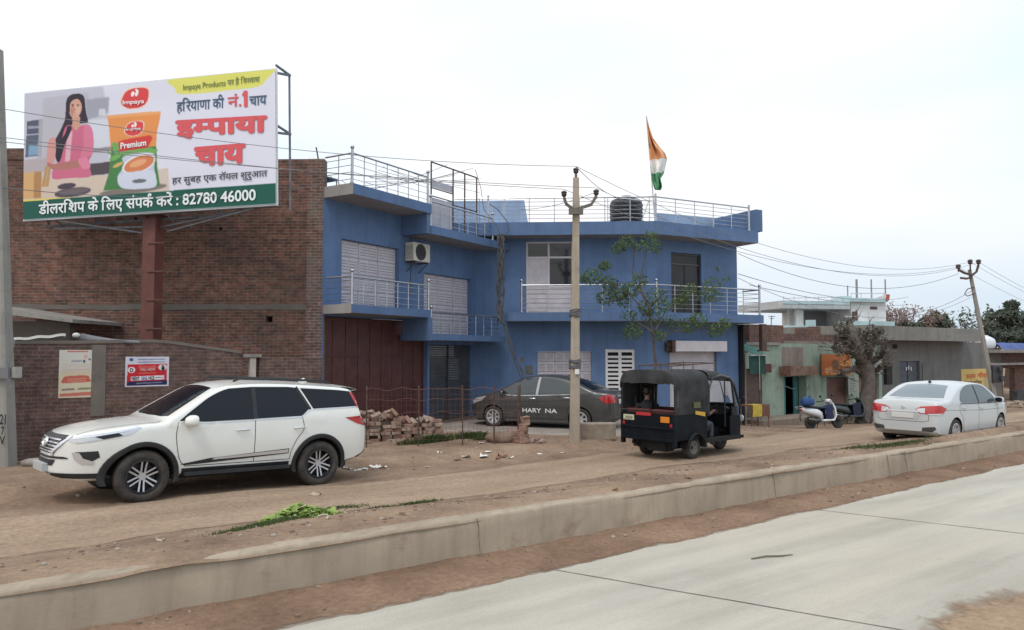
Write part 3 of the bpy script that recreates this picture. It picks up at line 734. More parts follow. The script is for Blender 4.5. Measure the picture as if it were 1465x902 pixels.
def brick_side():
    # tall unplastered side wall of the house, facing the camera
    c = WF @ Vector((0, 1.0, 0))
    d = Vector((1.0, -.012, 0)).normalized()
    F = frame((c.x - d.x * 11.0, c.y - d.y * 11.0, 0), d)
    B = thing('brick_house', 'tall bare brick house wall behind the billboard post', 'house', M=F)
    L = 11.0
    zr = 2.2 + (505 - 225) / 1100 * c.y
    mb = MB()
    mb.wall_open(0, L - .42, -.1, zr, 0, .25, [(9.55, 9.72, 2.98, 3.13), (8.3, 8.38, 5.35, 5.43), (6.1, 6.18, 5.6, 5.68)], 0, 0)
    mb.box(.0, .25, .251, 8, -.1, zr, 0); mb.box(.251, L - .3, 7.7, 8, -.1, zr - .3, 0)
    mb.build('brick_wall', M_brick, B, F)
    mb = MB(); mb.box(-.2, 4.2, -.02, .27, zr + .002, zr + .30, 0); mb.build('raised_brickwork', M_brick, B, F)
    mb = MB(); mb.box(6, 9.85, .252, .3, 2.9, 5.8); mb.build('wall_cavity', M_dark, B, F)
    mb = MB(); mb.box(L - .42, L - .003, -.012, .3, -.1, zr + .003, 0); mb.build('corner_pillar', brick_mat('pillar_brickwork', (.17, .085, .065), (.12, .065, .053), (.23, .20, .18), stain=.75, sootcol=(.20, .185, .17)), B, F)
    mb = MB()
    # concrete bands with ragged edges
    for (x0, x1, z, h) in ((0, L - .425, 3.30, .13),):
        lo = []; hi = []; n = 60
        for k in range(n + 1):
            x = x0 + (x1 - x0) * k / n
            lo.append((x, z + .03 * noise.noise(Vector((x * 3, z, 0))))); hi.append((x, z + h + .05 * noise.noise(Vector((x * 2.2, z, 5)))))
        for k in range(n):
            pts = [lo[k], lo[k + 1], hi[k + 1], hi[k]]
            mb.face([(x, -.012, zz) for x, zz in pts]); mb.face([(hi[k][0], -.012, hi[k][1]), (hi[k + 1][0], -.012, hi[k + 1][1]), (hi[k + 1][0], 0, hi[k + 1][1]), (hi[k][0], 0, hi[k][1])])
            mb.face([(lo[k][0], -.012, lo[k][1]), (lo[k + 1][0], -.012, lo[k + 1][1]), (lo[k + 1][0], 0, lo[k + 1][1]), (lo[k][0], 0, lo[k][1])])
    mb.build('concrete_band', plaster_mat('sooty_band', (.15, .13, .115), amt=.7, streak=.5), B, F)
    return F
brick_side()

def low_wall():
    a = GG(18, 667); d = Vector((.8, .6, 0)); a = RN(rn(a)[0], 17.85); L = 9.0
    a0 = a - d * 3
    F = frame((a0.x, a0.y, 0), d); Fi = F.inverted()
    W = thing('brick_boundary_wall', 'low dark brick boundary wall with pasted posters beside the white suv', 'wall', M=F)
    def st(px, py):
        q = Fi @ ONP(px, py, F.translation, Vector((-d.y, d.x, 0))); return q.x, q.z
    xs = [st(18, 490), st(110, 490), st(240, 487), st(372, 505)]
    print('lowwall', xs)
    pro = [(0, 2.42), (xs[0][0], 2.42), (xs[1][0], xs[1][1] + .02), (xs[2][0] - .3, xs[2][1]), (xs[2][0], xs[2][1] - .02), (st(345, 503)[0], st(345, 503)[1])]
    e = st(352, 508)[0]
    mb = MB(); mb.prism([(0, -.2), (e, -.2)] + pro[::-1], 0, .23, 0, axis='y'); mb.build('brick_wall', M_brick2, W, F)
    g = st(372, 508)[0]; h = st(462, 520)[0]
    mb = MB(); mb.box(g, h, .02, .25, -.2, st(400, 512)[1], 0); mb.build('brick_wall', M_brick2, W, F)
    # plastered cap and vertical plaster strip
    mb = MB()
    for (p, q) in zip(pro, pro[1:]):
        mb.M = Matrix(); mb.face([(p[0], -.015, p[1] - .05), (q[0], -.015, q[1] - .05), (q[0], -.015, q[1] + .015), (p[0], -.015, p[1] + .015)]); mb.face([(p[0], -.015, p[1] + .015), (q[0], -.015, q[1] + .015), (q[0], .25, q[1] + .015), (p[0], .25, p[1] + .015)])
    x = st(139, 520)[0]; mb.box(x - .1, x + .16, -.014, -.001, .9, 2.36, 0)
    mb.build('mortar_cap', plaster_mat('old_mortar', (.165, .14, .12), amt=.7, streak=.5), W, F)
    mb = MB(); x = st(362, 520)[0]; z = st(362, 513)[1]; mb.box(x - .07, x + .07, .0, .14, -.2, z, 0); mb.build('gate_post', mat('chalky_post', (.42, .38, .33), .85, var=.2, vscale=6), W, F)
    mb = MB(); mb.box(e - .06, g + .03, -.03, .25, z + .03, z + .10, 0); mb.build('lintel', M_conc, W, F)
    return F, st
LWF, lwst = low_wall()
# ------------------------------------------------------------------ lettering
_adv = {}
def _raw(s, off):
    c = bpy.data.curves.new('lettering', 'FONT'); c.body = s; c.size = 1; c.offset = off; c.resolution_u = 3
    o = bpy.data.objects.new('lettering', c); COL.objects.link(o)
    me = bpy.data.meshes.new_from_object(o.evaluated_get(bpy.context.evaluated_depsgraph_get()))
    v = [(a.co.x, a.co.y) for a in me.vertices]; f = [tuple(p.vertices) for p in me.polygons]
    bpy.data.objects.remove(o); bpy.data.curves.remove(c); bpy.data.meshes.remove(me)
    return v, f
def adv(ch):
    if ch not in _adv:
        if ch == ' ': _adv[ch] = .26
        else:
            a = max(x for x, y in _raw(ch + '।', 0)[0]); b = max(x for x, y in _raw('।', 0)[0]); _adv[ch] = a - b
    return _adv[ch]
def clip_right(v, f, xc):
    bm = bmesh.new(); vs_ = [bm.verts.new((x, y, 0)) for x, y in v]
    for q in f:
        try: bm.faces.new([vs_[i] for i in q])
        except ValueError: pass
    g = bm.verts[:] + bm.edges[:] + bm.faces[:]
    bmesh.ops.bisect_plane(bm, geom=g, plane_co=(xc, 0, 0), plane_no=(1, 0, 0), clear_outer=True)
    bm.verts.index_update()
    o = [(p.co.x, p.co.y) for p in bm.verts], [tuple(p.index for p in q.verts) for q in bm.faces]
    bm.free(); return o
MARKS = 'ंँेैॉुूॅ्ीािोौ'
def word(s, off=0.0):
    """lettering laid out glyph by glyph. '½' before a consonant = its half form, '®' after one = reph above it, '¹' = a numeral one"""
    V, F = [], []; x = 0; i = 0; tr = off * 2.0
    def add(v, f, dx):
        k = len(V); V.extend((a + dx, b) for a, b in v); F.extend(tuple(j + k for j in q) for q in f)
    while i < len(s):
        ch = s[i]
        if ch == '½':
            c = s[i + 1]; v, f = _raw(c, off); w = adv(c); cut = w * .66
            v, f = clip_right(v, f, cut); add(v, f, x); x += cut - .01; i += 2; continue
        if ch == '®':
            pts = [(-.30, .66), (-.34, .78), (-.24, .86), (-.14, .80), (-.20, .72)]; t = .035 + off
            for a, b in zip(pts, pts[1:]):
                d = Vector((b[0] - a[0], b[1] - a[1])); n = Vector((-d.y, d.x)).normalized() * t
                add([(a[0] + n.x, a[1] + n.y), (a[0] - n.x, a[1] - n.y), (b[0] - n.x, b[1] - n.y), (b[0] + n.x, b[1] + n.y)], [(0, 1, 2, 3)], x)
            i += 1; continue
        if ch == '¹':
            t = .05 + off; add([(.17 - t, 0), (.17 + t, 0), (.17 + t, .72), (.17 - t, .72), (.02, .56), (.02 + t, .50), (.17 - t, .60)], [(0, 1, 2, 3), (3, 4, 5, 6)], x); x += .38; i += 1; continue
        if ch == ' ': x += .26; i += 1; continue
        v, f = _raw(ch, off if ch not in 'ंुू' else off * .6)
        add(v, f, x); x += adv(ch) - (.05 if ch == 'ि' else 0) + (tr * .55 if ch not in MARKS else 0); i += 1
    return V, F
def put_text(mb, s, M, x0, x1, yb, yt, mi, off=0.0, ref=None, slope=0.0):
    """fits lettering to x0..x1 with its baseline at yb and its headline at yt in the plane of M (x, y in plane, z out);
    bold lettering is laid as shifted layers a fraction of a millimetre apart"""
    V, F = word(s); xs = [a for a, b in V]; mx, mn = max(xs), min(xs)
    ref = ref or .62
    k = 0 if off < .005 else 8
    mn -= off; mx += off; sx = (x1 - x0) / (mx - mn); sy = (yt - yb) / ref
    old = mb.M; mb.M = M
    for q in range(k + 1):
        dx, dy = (0, 0) if q == k else (off * math.cos(2 * math.pi * q / k), off * math.sin(2 * math.pi * q / k))
        ids = [mb.vert((x0 + (a + dx - mn) * sx, yb + (b + dy) * sy + slope * (a - mn) * sx, .0002 * q)) for a, b in V]
        for p in F: mb.idx([ids[j] for j in p], mi)
    mb.M = old

# ------------------------------------------------------------------ a printed picture as a fine mesh with one colour per corner
class Paint:
    def __init__(s, w, h, nx, ny, col):
        s.w, s.h = w, h; s.nx, s.ny = nx, ny
        s.X, s.Y = np.meshgrid((np.arange(nx)) / (nx - 1), (np.arange(ny)) / (ny - 1)); s.C = np.empty((ny, nx, 3)); s.C[:] = col
    def blur(s, m, k=1):
        for _ in range(k):
            p = np.pad(m, 1, mode='edge'); m = (p[1:-1, 1:-1] * 2 + p[:-2, 1:-1] + p[2:, 1:-1] + p[1:-1, :-2] + p[1:-1, 2:]) / 6
        return m
    def mix(s, m, c): s.C += (np.asarray(c) - s.C) * m[..., None]
    def poly(s, pts, c, k=1, a=1.0):
        m = np.zeros((s.ny, s.nx), bool); n = len(pts)
        for i in range(n):
            (x1, y1), (x2, y2) = pts[i], pts[(i + 1) % n]
            if y1 == y2: continue
            m ^= ((s.Y >= min(y1, y2)) & (s.Y < max(y1, y2)) & (s.X < (s.Y - y1) / (y2 - y1) * (x2 - x1) + x1))
        s.mix(s.blur(m.astype(float), k) * a, c)
    def ell(s, c0, r, c, k=1, a=1.0, rot=0.0):
        asp = s.w / s.h; dx = (s.X - c0[0]); dy = (s.Y - c0[1]) / asp; t = math.radians(rot)
        u = dx * math.cos(t) + dy * math.sin(t); v = -dx * math.sin(t) + dy * math.cos(t)
        s.mix(s.blur(((u / r[0]) ** 2 + (v / r[1]) ** 2 < 1).astype(float), k) * a, c)
    def smooth(s, pts, n=8):
        out = []; m = len(pts)
        for i in range(m):
            p0, p1, p2, p3 = (np.array(pts[(i + j) % m]) for j in (-1, 0, 1, 2))
            for q in range(n):
                t = q / n; out.append(tuple(.5 * ((2 * p1) + (-p0 + p2) * t + (2 * p0 - 5 * p1 + 4 * p2 - p3) * t * t + (-p0 + 3 * p1 - 3 * p2 + p3) * t ** 3)))
        return out
    def mesh(s, name, M, parent, mat_, wob=0.0):
        ny, nx = s.ny, s.nx
        me = bpy.data.meshes.new(name)
        z = np.zeros_like(s.X)
        if wob: z = wob * (np.sin(s.X * 9 + s.Y * 4) * .5 + np.sin(s.X * 23 - s.Y * 11) * .25 + np.sin(s.Y * 17 + s.X * 3) * .25) * np.minimum(1, 8 * np.minimum(s.X, 1 - s.X))
        co = np.stack([s.X * s.w, (1 - s.Y) * s.h, z], -1).reshape(-1, 3)
        i = np.arange((ny - 1) * nx).reshape(ny - 1, nx)[:, :-1].ravel()
        f = np.stack([i, i + nx, i + nx + 1, i + 1], 1)
        me.from_pydata(co.tolist(), [], f.tolist())
        at = me.color_attributes.new('print', 'FLOAT_COLOR', 'POINT')
        lin = np.where(s.C <= .04045, s.C / 12.92, ((np.clip(s.C, 0, 1) + .055) / 1.055) ** 2.4)
        at.data.foreach_set('color', np.concatenate([lin, np.ones((ny, nx, 1))], -1).astype(np.float32).ravel())
        me.materials.append(mat_); me.polygons.foreach_set('use_smooth', [True] * len(me.polygons))
        return link(name, me, parent, M)
def print_mat(name, rough=.45, gain=.86):
    m = bpy.data.materials.new(name); m.use_nodes = True; N = m.node_tree.nodes; b = N['Principled BSDF']
    a = N.new('ShaderNodeAttribute'); a.attribute_name = 'print'
    g = N.new('ShaderNodeVectorMath'); g.operation = 'SCALE'; g.inputs['Scale'].default_value = gain
    m.node_tree.links.new(a.outputs['Color'], g.inputs[0]); m.node_tree.links.new(g.outputs['Vector'], b.inputs['Base Color'])
    b.inputs['Roughness'].default_value = rough; b.inputs['Specular IOR Level'].default_value = .3; return m

def billboard():
    BL = PY(33, 315, 18.6); BR = PY(395, 292, 17.35); TL = PY(38, 135, 18.6); TR = PY(398, 98, 17.35)
    ux = (BR - BL); Wd = ux.length; ux.normalize()
    uy = ((TL - BL) + (TR - BR)) * .5; uy -= ux * uy.dot(ux); Hh = uy.length; uy.normalize(); uz = ux.cross(uy)
    M = Matrix(((ux.x, uy.x, uz.x, BL.x), (ux.y, uy.y, uz.y, BL.y), (ux.z, uy.z, uz.z, BL.z), (0, 0, 0, 1)))
    n_ = uz
    def uv(px, py):
        q = M.inverted() @ ONP(px, py, BL, n_); return q.x / Wd, 1 - q.y / Hh
    z8 = lambda x, y: uv(30 + x / 4.748, 120 + y / 4.748)
    Z8 = lambda L: [z8(*p) for p in L]
    foot = PY(216, 489, 18.4)
    B = thing('billboard', 'large tea advertisement billboard on a thick maroon steel post', 'billboard', (foot.x, foot.y, 0))
    P = Paint(Wd, Hh, 560, 260, (.905, .905, .965))
    # kitchen behind the woman
    P.poly(Z8([(20, 60), (560, 20), (600, 300), (600, 640), (0, 700)]), (.80, .80, .86), 8)
    P.poly(Z8([(150, 100), (460, 60), (470, 520), (150, 560)]), (.76, .755, .80), 3)
    P.poly(Z8([(440, 110), (600, 90), (590, 200), (450, 245)]), (.66, .67, .73), 6)
    P.poly(Z8([(530, 170), (570, 170), (578, 215), (524, 215)]), (.85, .86, .90), 2)
    P.poly(Z8([(455, 250), (600, 235), (600, 440), (470, 450)]), (.86, .87, .92), 4)
    P.poly(Z8([(470, 445), (620, 425), (620, 455), (470, 470)]), (.60, .58, .60), 3)
    P.poly(Z8([(40, 255), (146, 245), (140, 335), (40, 345)]), (.34, .36, .44), 2)
    P.poly(Z8([(46, 290), (140, 283), (138, 300), (46, 307)]), (.62, .64, .70), 1)
    P.poly(Z8([(36, 352), (140, 345), (136, 490), (30, 500)]), (.36, .40, .48), 2)
    P.poly(Z8([(52, 420), (132, 412), (130, 482), (50, 490)]), (.52, .66, .78), 3)
    P.poly(Z8([(120, 245), (150, 243), (144, 500), (116, 505)]), (.70, .69, .72), 3)
    P.poly(Z8([(20, 520), (190, 500), (200, 600), (15, 610)]), (.74, .70, .72), 4)
    P.poly(Z8([(465, 545), (620, 528), (612, 610), (465, 628)]), (.33, .30, .32), 2)
    P.poly(Z8([(0, 660), (210, 640), (640, 615), (1000, 575), (1010, 760), (0, 830)]), (.85, .78, .72), 3)
    P.poly(Z8([(560, 640), (640, 615), (1000, 580), (1000, 720), (800, 740), (560, 740)]), (.86, .80, .76), 4)
    # woman
    P.poly(P.smooth(Z8([(310, 120), (340, 78), (395, 68), (428, 90), (436, 150), (442, 200), (452, 262), (400, 270), (330, 300), (300, 420), (262, 520), (235, 500), (228, 400), (262, 330), (300, 240)])), (.21, .17, .225), 1)
    P.poly(P.smooth(Z8([(350, 222), (398, 222), (400, 270), (412, 290), (374, 322), (346, 292), (350, 265)])), (.83, .63, .55), 1)
    P.poly(P.smooth(Z8([(300, 300), (340, 282), (374, 318), (412, 284), (470, 288), (492, 370), (485, 470), (455, 540), (470, 628), (330, 640), (215, 645), (225, 560), (270, 510), (275, 400)])), (.83, .44, .56), 1)
    P.poly(P.smooth(Z8([(430, 290), (478, 300), (492, 380), (484, 470), (440, 500), (400, 490), (425, 420)])), (.88, .50, .62), 2)
    P.poly(Z8([(318, 330), (352, 320), (330, 525), (296, 530)]), (.90, .72, .78), 2)
    P.poly(P.smooth(Z8([(192, 380), (232, 372), (236, 470), (215, 545), (180, 540), (178, 450)])), (.86, .62, .60), 1)
    P.poly(P.smooth(Z8([(180, 535), (230, 545), (400, 520), (420, 560), (330, 580), (230, 585), (185, 565)])), (.72, .48, .44), 1)
    P.poly(P.smooth(Z8([(385, 520), (440, 500), (470, 560), (420, 580)])), (.90, .55, .66), 1)
    P.poly(P.smooth(Z8([(318, 290), (345, 305), (296, 420), (262, 528), (238, 510), (250, 420), (300, 340)])), (.18, .15, .21), 1)
    P.ell(z8(370, 168), (.0265, .0355), (.86, .66, .58), 1, rot=6); P.ell(z8(384, 175), (.012, .022), (.89, .71, .64), 5, rot=6); P.ell(z8(350, 185), (.009, .018), (.78, .56, .49), 4, rot=6)
    P.poly(P.smooth(Z8([(312, 150), (335, 90), (395, 74), (428, 105), (432, 140), (408, 108), (370, 105), (338, 130), (330, 200), (318, 230)])), (.21, .17, .225), 1)
    for x in (352, 388): P.ell(z8(x, 152), (.0045, .002), (.22, .16, .18), 0); P.ell(z8(x, 142), (.007, .0012), (.3, .22, .22), 0)
    P.ell(z8(368, 176), (.003, .003), (.74, .52, .46), 1); P.ell(z8(365, 203), (.0095, .0030), (.74, .36, .38), 0); P.ell(z8(365, 202), (.0065, .0014), (.95, .92, .92), 0)
    # wooden box and spoons, pan
    P.poly(Z8([(18, 605), (140, 595), (135, 775), (10, 785)]), (.86, .69, .47), 2); P.poly(Z8([(90, 600), (140, 595), (135, 775), (85, 780)]), (.72, .54, .36), 3)
    for a, b in (((175, 560), (150, 700)), ((195, 570), (175, 700))): P.poly(Z8([(a[0] - 9, a[1]), (a[0] + 9, a[1]), (b[0] + 12, b[1]), (b[0] - 12, b[1])]), (.76, .60, .40), 1)
    P.ell(z8(350, 738), (.075, .017), (.34, .31, .35), 3, rot=-3); P.ell(z8(310, 696), (.038, .011), (.30, .27, .31), 2, rot=-3); P.ell(z8(360, 732), (.062, .010), (.45, .40, .42), 2, rot=-3)
    # tea packet
    P.ell(z8(760, 722), (.135, .014), (.52, .48, .46), 4, rot=-3)
    pk = Z8([(582, 218), (948, 186), (944, 240), (925, 330), (918, 430), (925, 560), (945, 695), (560, 726), (600, 600), (612, 480), (600, 330), (592, 260)])
    P.poly(pk, (.93, .60, .34), 1)
    P.poly(Z8([(582, 218), (948, 186), (947, 205), (584, 238)]), (.95, .68, .45), 2)
    P.poly(Z8([(614, 425), (760, 440), (918, 425), (925, 560), (945, 695), (560, 726), (600, 600)]), (.28, .52, .30), 2)
    for x, y, rx, a in ((660, 430, .03, 30), (640, 500, .026, -20), (720, 470, .035, 15), (640, 455, .02, 60), (830, 470, .045, -8), (780, 455, .03, 10), (890, 468, .024, -20), (600, 470, .012, 30)):
        P.ell(z8(x, y), (rx, rx * .38), (.47, .69, .38), 1, rot=a)
    P.poly(P.smooth(Z8([(700, 560), (690, 500), (800, 470), (905, 478), (905, 560), (915, 640), (900, 705), (700, 712), (655, 640)])), (.80, .82, .90), 1)
    P.ell(z8(800, 545), (.068, .033), (.92, .92, .95), 1, rot=-14); P.ell(z8(802, 545), (.060, .027), (.86, .52, .34), 1, rot=-14); P.ell(z8(795, 540), (.035, .012), (.93, .68, .50), 2, rot=-14)
    P.poly(P.smooth(Z8([(660, 650), (700, 610), (880, 590), (920, 640), (900, 705), (700, 712)])), (.85, .87, .94), 2); P.ell(z8(805, 662), (.028, .007), (.40, .45, .46), 2)
    P.ell(z8(658, 552), (.022, .007), (.84, .70, .42), 1, rot=-20)
    P.poly(Z8([(660, 395), (700, 380), (880, 350), (895, 372), (860, 435), (665, 462)]), (.86, .27, .25), 1)
    # logos
    def logo(cx, cy, s):
        P.poly(P.smooth(Z8([(cx - 100 * s, cy + 18 * s), (cx - 60 * s, cy - 52 * s), (cx + 20 * s, cy - 78 * s), (cx + 98 * s, cy - 66 * s), (cx + 92 * s, cy + 20 * s), (cx + 40 * s, cy + 68 * s), (cx - 40 * s, cy + 78 * s), (cx - 92 * s, cy + 50 * s)])), (.97, .86, .80), 1)
        P.poly(P.smooth(Z8([(cx - 90 * s, cy + 16 * s), (cx - 54 * s, cy - 46 * s), (cx + 20 * s, cy - 70 * s), (cx + 88 * s, cy - 58 * s), (cx + 84 * s, cy + 18 * s), (cx + 38 * s, cy + 60 * s), (cx - 38 * s, cy + 70 * s), (cx - 84 * s, cy + 46 * s)])), (.88, .29, .30), 1)
        P.ell(z8(cx - 14 * s, cy - 28 * s), (.006 * s + .001, .009 * s), (.98, .95, .95), 0, rot=20); P.ell(z8(cx + 14 * s, cy - 34 * s), (.005 * s + .001, .012 * s), (.98, .95, .95), 0, rot=20); P.ell(z8(cx + 10 * s, cy - 56 * s), (.004, .004), (.98, .95, .95), 0)
    logo(772, 98, 1.0); logo(768, 305, .68)
    # yellow tab and green band
    zz = lambda x, y: uv(x / 3.407, 70 + y / 3.407)
    P.poly([zz(820, 140)] + P.smooth([zz(822, 149), zz(850, 190), zz(885, 222), zz(1100, 205), zz(1255, 186), zz(1300, 150), zz(1345, 100), zz(1348, 80), zz(1000, 100)], 4), (.905, .90, .46), 1)
    P.poly([(0, z8(15, 800)[1]), (1, zz(1340, 655)[1]), (1, 1), (0, 1)], (.10, .36, .31), 1)
    P.poly([(0, z8(15, 800)[1]), (.2, z8(15, 800)[1] + .2 * (zz(1340, 655)[1] - z8(15, 800)[1])), (.2, z8(15, 800)[1] + .2 * (zz(1340, 655)[1] - z8(15, 800)[1]) - .006), (0, z8(15, 800)[1] - .012)], (.93, .84, .40), 0)
    ban = P.mesh('banner', M, B, print_mat('vinyl_print', .4), .012)
    # lettering sits a few millimetres proud of the vinyl
    L = MB(); ML = Matrix.Translation((0, 0, .016))
    def T(s, p0, p1, top0, mi, off=0., ref=None):
        a = M.inverted() @ ONP(p0[0], p0[1], BL, n_); b = M.inverted() @ ONP(p1[0], p1[1], BL, n_); t = M.inverted() @ ONP(p0[0], top0, BL, n_)
        put_text(L, s, ML, a.x, b.x, a.y, t.y, mi, off, ref, (b.y - a.y) / (b.x - a.x))
    T('Impaya Products पर है िव½श्वास'.replace('श्', 'श'), (262.5, 129.5), (372, 117.5), 122.5, 0, .012)
    T('हिरयाणा की', (253, 160.5), (321, 154.5), 147.5, 1, .016)
    T('नं.', (326, 154), (346, 152), 140.5, 2, .016); T('¹', (346.5, 153.2), (354.5, 152.5), 131.5, 2, .03, .72)
    T('चाय', (357, 151.5), (382, 149.5), 139, 1, .016)
    T('इ½मपाया', (251, 195), (383, 188), 174.5, 2, .05)
    T('चाय', (278, 237.5), (352, 232), 213, 2, .05)
    T('हर सुबह एक रॉयल शुरुआत', (246.6, 263.5), (383, 252.5), 255.5, 3, .012)
    T('डीलरिशप के िलए संपक® करें : 82780 46000', (56, 307), (366.5, 286.5), 294, 4, .022)
    T('Impaya', (176, 150), (207, 148), 144, 4, .02, .7); T('Impaya', (181, 187.5), (202, 186), 183.5, 4, .02, .7)
    T('Premium', (173, 213.5), (210, 208.5), 205, 4, .03, .7)
    L.build('lettering', [mat('print_olive', (.16, .20, .06), .5), mat('print_navy', (.045, .10, .17), .5), mat('print_red', (.64, .085, .10), .5), mat('print_charcoal', (.06, .06, .08), .5), mat('print_white', (.75, .78, .80), .5)], ban, M)
    # frame, catwalk bars and post
    fr = mat('grey_steel_angle', (.15, .155, .17), .55, .5, var=.3, vscale=6)
    mb = MB()
    mb.box(-.02, Wd + .02, -.03, Hh + .03, -.07, -.025)
    b = mb.build('back_sheet', mat('vinyl_back', (.68, .69, .72), .6), B, M); 
    mb = MB()
    for x in (.3, Wd * .25, Wd * .5, Wd * .75): mb.tube([(x, -.12, -.45), (x, Hh + .03, -.45)], .035, 4)
    for y in (-.1, Hh * .5, Hh - .02): mb.tube([(.1, y, -.45), (Wd * .75, y, -.45)], .035, 4)
    for x in (.3, Wd * .5):
        for y in (.02, Hh * .52, Hh): mb.tube([(x, y, -.07), (x, y + .02, -.45)], .025, 4)
    mb.tube([(Wd + .12, -.1, -.45), (Wd + .12, Hh + .0, -.45)], .026, 6)
    for y in (Hh - .02, Hh * .545): mb.tube([(Wd - .02, y - .04, -.06), (Wd + .14, y + .02, -.46)], .035, 4); mb.tube([(Wd - .02, y + .14, -.06), (Wd + .14, y + .02, -.46)], .03, 4)
    mb.tube([(.1, -.02, -.1), (Wd, -.02, -.1)], .035, 4)
    mb.tube([(.6, -.2, -.3), (Wd * .52, -.28, -.45), (Wd, .05, -.2)], .03, 4); mb.tube([(.9, -.05, -.1), (Wd * .45, -.42, -.35)], .025, 4); mb.tube([(Wd * .55, -.42, -.35), (Wd - .6, -.05, -.1)], .025, 4)
    for k in range(9): x = .8 + k * .6; mb.tube([(x, -.02, -.1), (x, -.15 - .08 * math.sin(k * 1.7), -.4)], .018, 4)
    mb.build('back_frame', fr, B, M)
    top = M @ Vector((Wd * .5, -.05, -.5))
    mb = MB(); r = .17
    zt = BL.z - .06 + .12
    mb.box(-r, r, -r, r, -.2, zt, 0)
    for k in range(5): z = 2.75 + k * .68; mb.box(-.02, r + .26, -r - .03, -r - .004, z, z + .035, 1)
    mb.box(-r - .1, r + .1, -r - .1, r + .1, zt + .002, zt + .05, 1)
    mb.build('post', [M_redpost, M_rust], B, Matrix.Translation((foot.x, foot.y, 0)) @ Matrix.Rotation(math.atan2(ux.y, ux.x), 4, 'Z'), bevel=.01)
billboard()

# ------------------------------------------------------------------ posters on the low wall
def wall_poster(F, st, px, name, label, paint, w=None, cat='poster', off=.008):
    (x0, y0), (x1, y1) = px
    a = st(x0, y1); b = st(x1, y0)
    Wd, Hh = b[0] - a[0], b[1] - a[1]
    M = F @ Matrix.Translation((a[0], -off, a[1])) @ Matrix.Rotation(math.pi / 2, 4, 'X')
    o = thing(name, label, cat, M=M)
    P = Paint(Wd, Hh, 90, 120, (.86, .84, .80)); L = MB()
    mats = paint(P, L, Wd, Hh)
    s = P.mesh('sheet', M, o, print_mat('paper_print', .8, .80), .002)
    if L.v: L.build('lettering', mats, s, M)
    return o
def p_cream(P, L, w, h):
    P.poly([(0, .45), (1, .45), (1, 1), (0, 1)], (.88, .83, .72), 8); P.poly([(.22, .02), (.82, .02), (.82, .045), (.22, .045)], (.80, .45, .40), 1)
    P.ell((.75, .14), (.05, .07), (.86, .70, .64), 2); P.ell((.71, .24), (.035, .05), (.32, .38, .48), 1); P.ell((.87, .2), (.04, .03), (.36, .42, .50), 1); P.poly([(.34, .22), (.66, .21), (.66, .25), (.34, .26)], (.55, .58, .62), 1, .7)
    for y, a in ((.30, .5), (.345, .5), (.40, .7), (.43, .5), (.47, .6), (.51, .5)): P.poly([(.1, y), (.9, y - .004), (.9, y + .013), (.1, y + .017)], (.74, .55, .45), 1, a * .6)
    P.poly(P.smooth([(.12, .60), (.22, .55), (.8, .54), (.88, .60), (.92, .66), (.78, .68), (.24, .69), (.08, .68)]), (.80, .42, .35), 2)
    for y in (.60, .645): P.poly([(.24, y), (.78, y - .005), (.78, y + .012), (.24, y + .017)], (.93, .80, .70), 1, .6)
    P.poly([(.1, .81), (.46, .80), (.46, .845), (.1, .85)], (.55, .42, .42), 1, .8); P.poly([(.54, .80), (.94, .79), (.94, .83), (.54, .84)], (.50, .50, .36), 1, .8)
    P.poly([(.04, .91), (.96, .88), (.96, .96), (.03, .975)], (.82, .48, .42), 1)
    return []
def p_red(P, L, w, h):
    P.C[:] = (.86, .86, .90)
    P.poly([(.05, .26), (.95, .24), (.95, .95), (.04, .965)], (.80, .18, .22), 1); P.poly([(.05, .83), (.96, .80), (.96, .95), (.04, .965)], (.17, .18, .33), 1)
    P.ell((.14, .44), (.085, .075), (.95, .92, .92), 1); P.ell((.85, .36), (.10, .08), (.93, .90, .90), 1); P.ell((.86, .40), (.04, .06), (.20, .20, .24), 1); P.ell((.85, .30), (.03, .03), (.62, .48, .42), 1)
    P.poly([(.13, .66), (.89, .63), (.89, .77), (.13, .80)], (.93, .91, .92), 1); P.ell((.13, .10), (.045, .04), (.30, .38, .62), 1)
    for y in (.08, .17): P.poly([(.28, y), (.9, y - .01), (.9, y + .025), (.28, y + .035)], (.45, .45, .60), 1, .7)
    for y in (.31, .36, .54): P.poly([(.3, y), (.7, y - .01), (.7, y + .018), (.3, y + .028)], (.95, .60, .52), 1, .7)
    P.poly([(.68, .70), (.88, .69), (.88, .71), (.68, .72)], (.40, .40, .45), 1); P.poly([(.25, .87), (.85, .85), (.85, .89), (.25, .91)], (.66, .66, .76), 1, .7)
    M = Matrix.Translation((0, 0, .004))
    put_text(L, 'NEXT', M, w * .15, w * .32, h * .225, h * .33, 0, .03, .7); put_text(L, 'IAS', M, w * .37, w * .50, h * .228, h * .333, 1, .03, .7); put_text(L, 'HCS', M, w * .53, w * .66, h * .232, h * .337, 0, .03, .7)
    put_text(L, 'D', M, w * .105, w * .18, h * .50, h * .62, 0, .03, .7)
    put_text(L, 'CALL NOW', M, w * .33, w * .68, h * .53, h * .61, 2, .01, .7)
    return [mat('ink_black', (.02, .02, .03), .7), mat('ink_blue', (.12, .13, .35), .7), mat('ink_cream', (.75, .65, .60), .7)]
wall_poster(LWF, lwst, ((83, 501), (135, 570)), 'paper_poster', 'tall cream poster with a red scroll pasted on the low wall', p_cream)
wall_poster(LWF, lwst, ((178.5, 510.5), (242, 554)), 'paper_poster', 'small red and white coaching poster on the low brick wall', p_red)

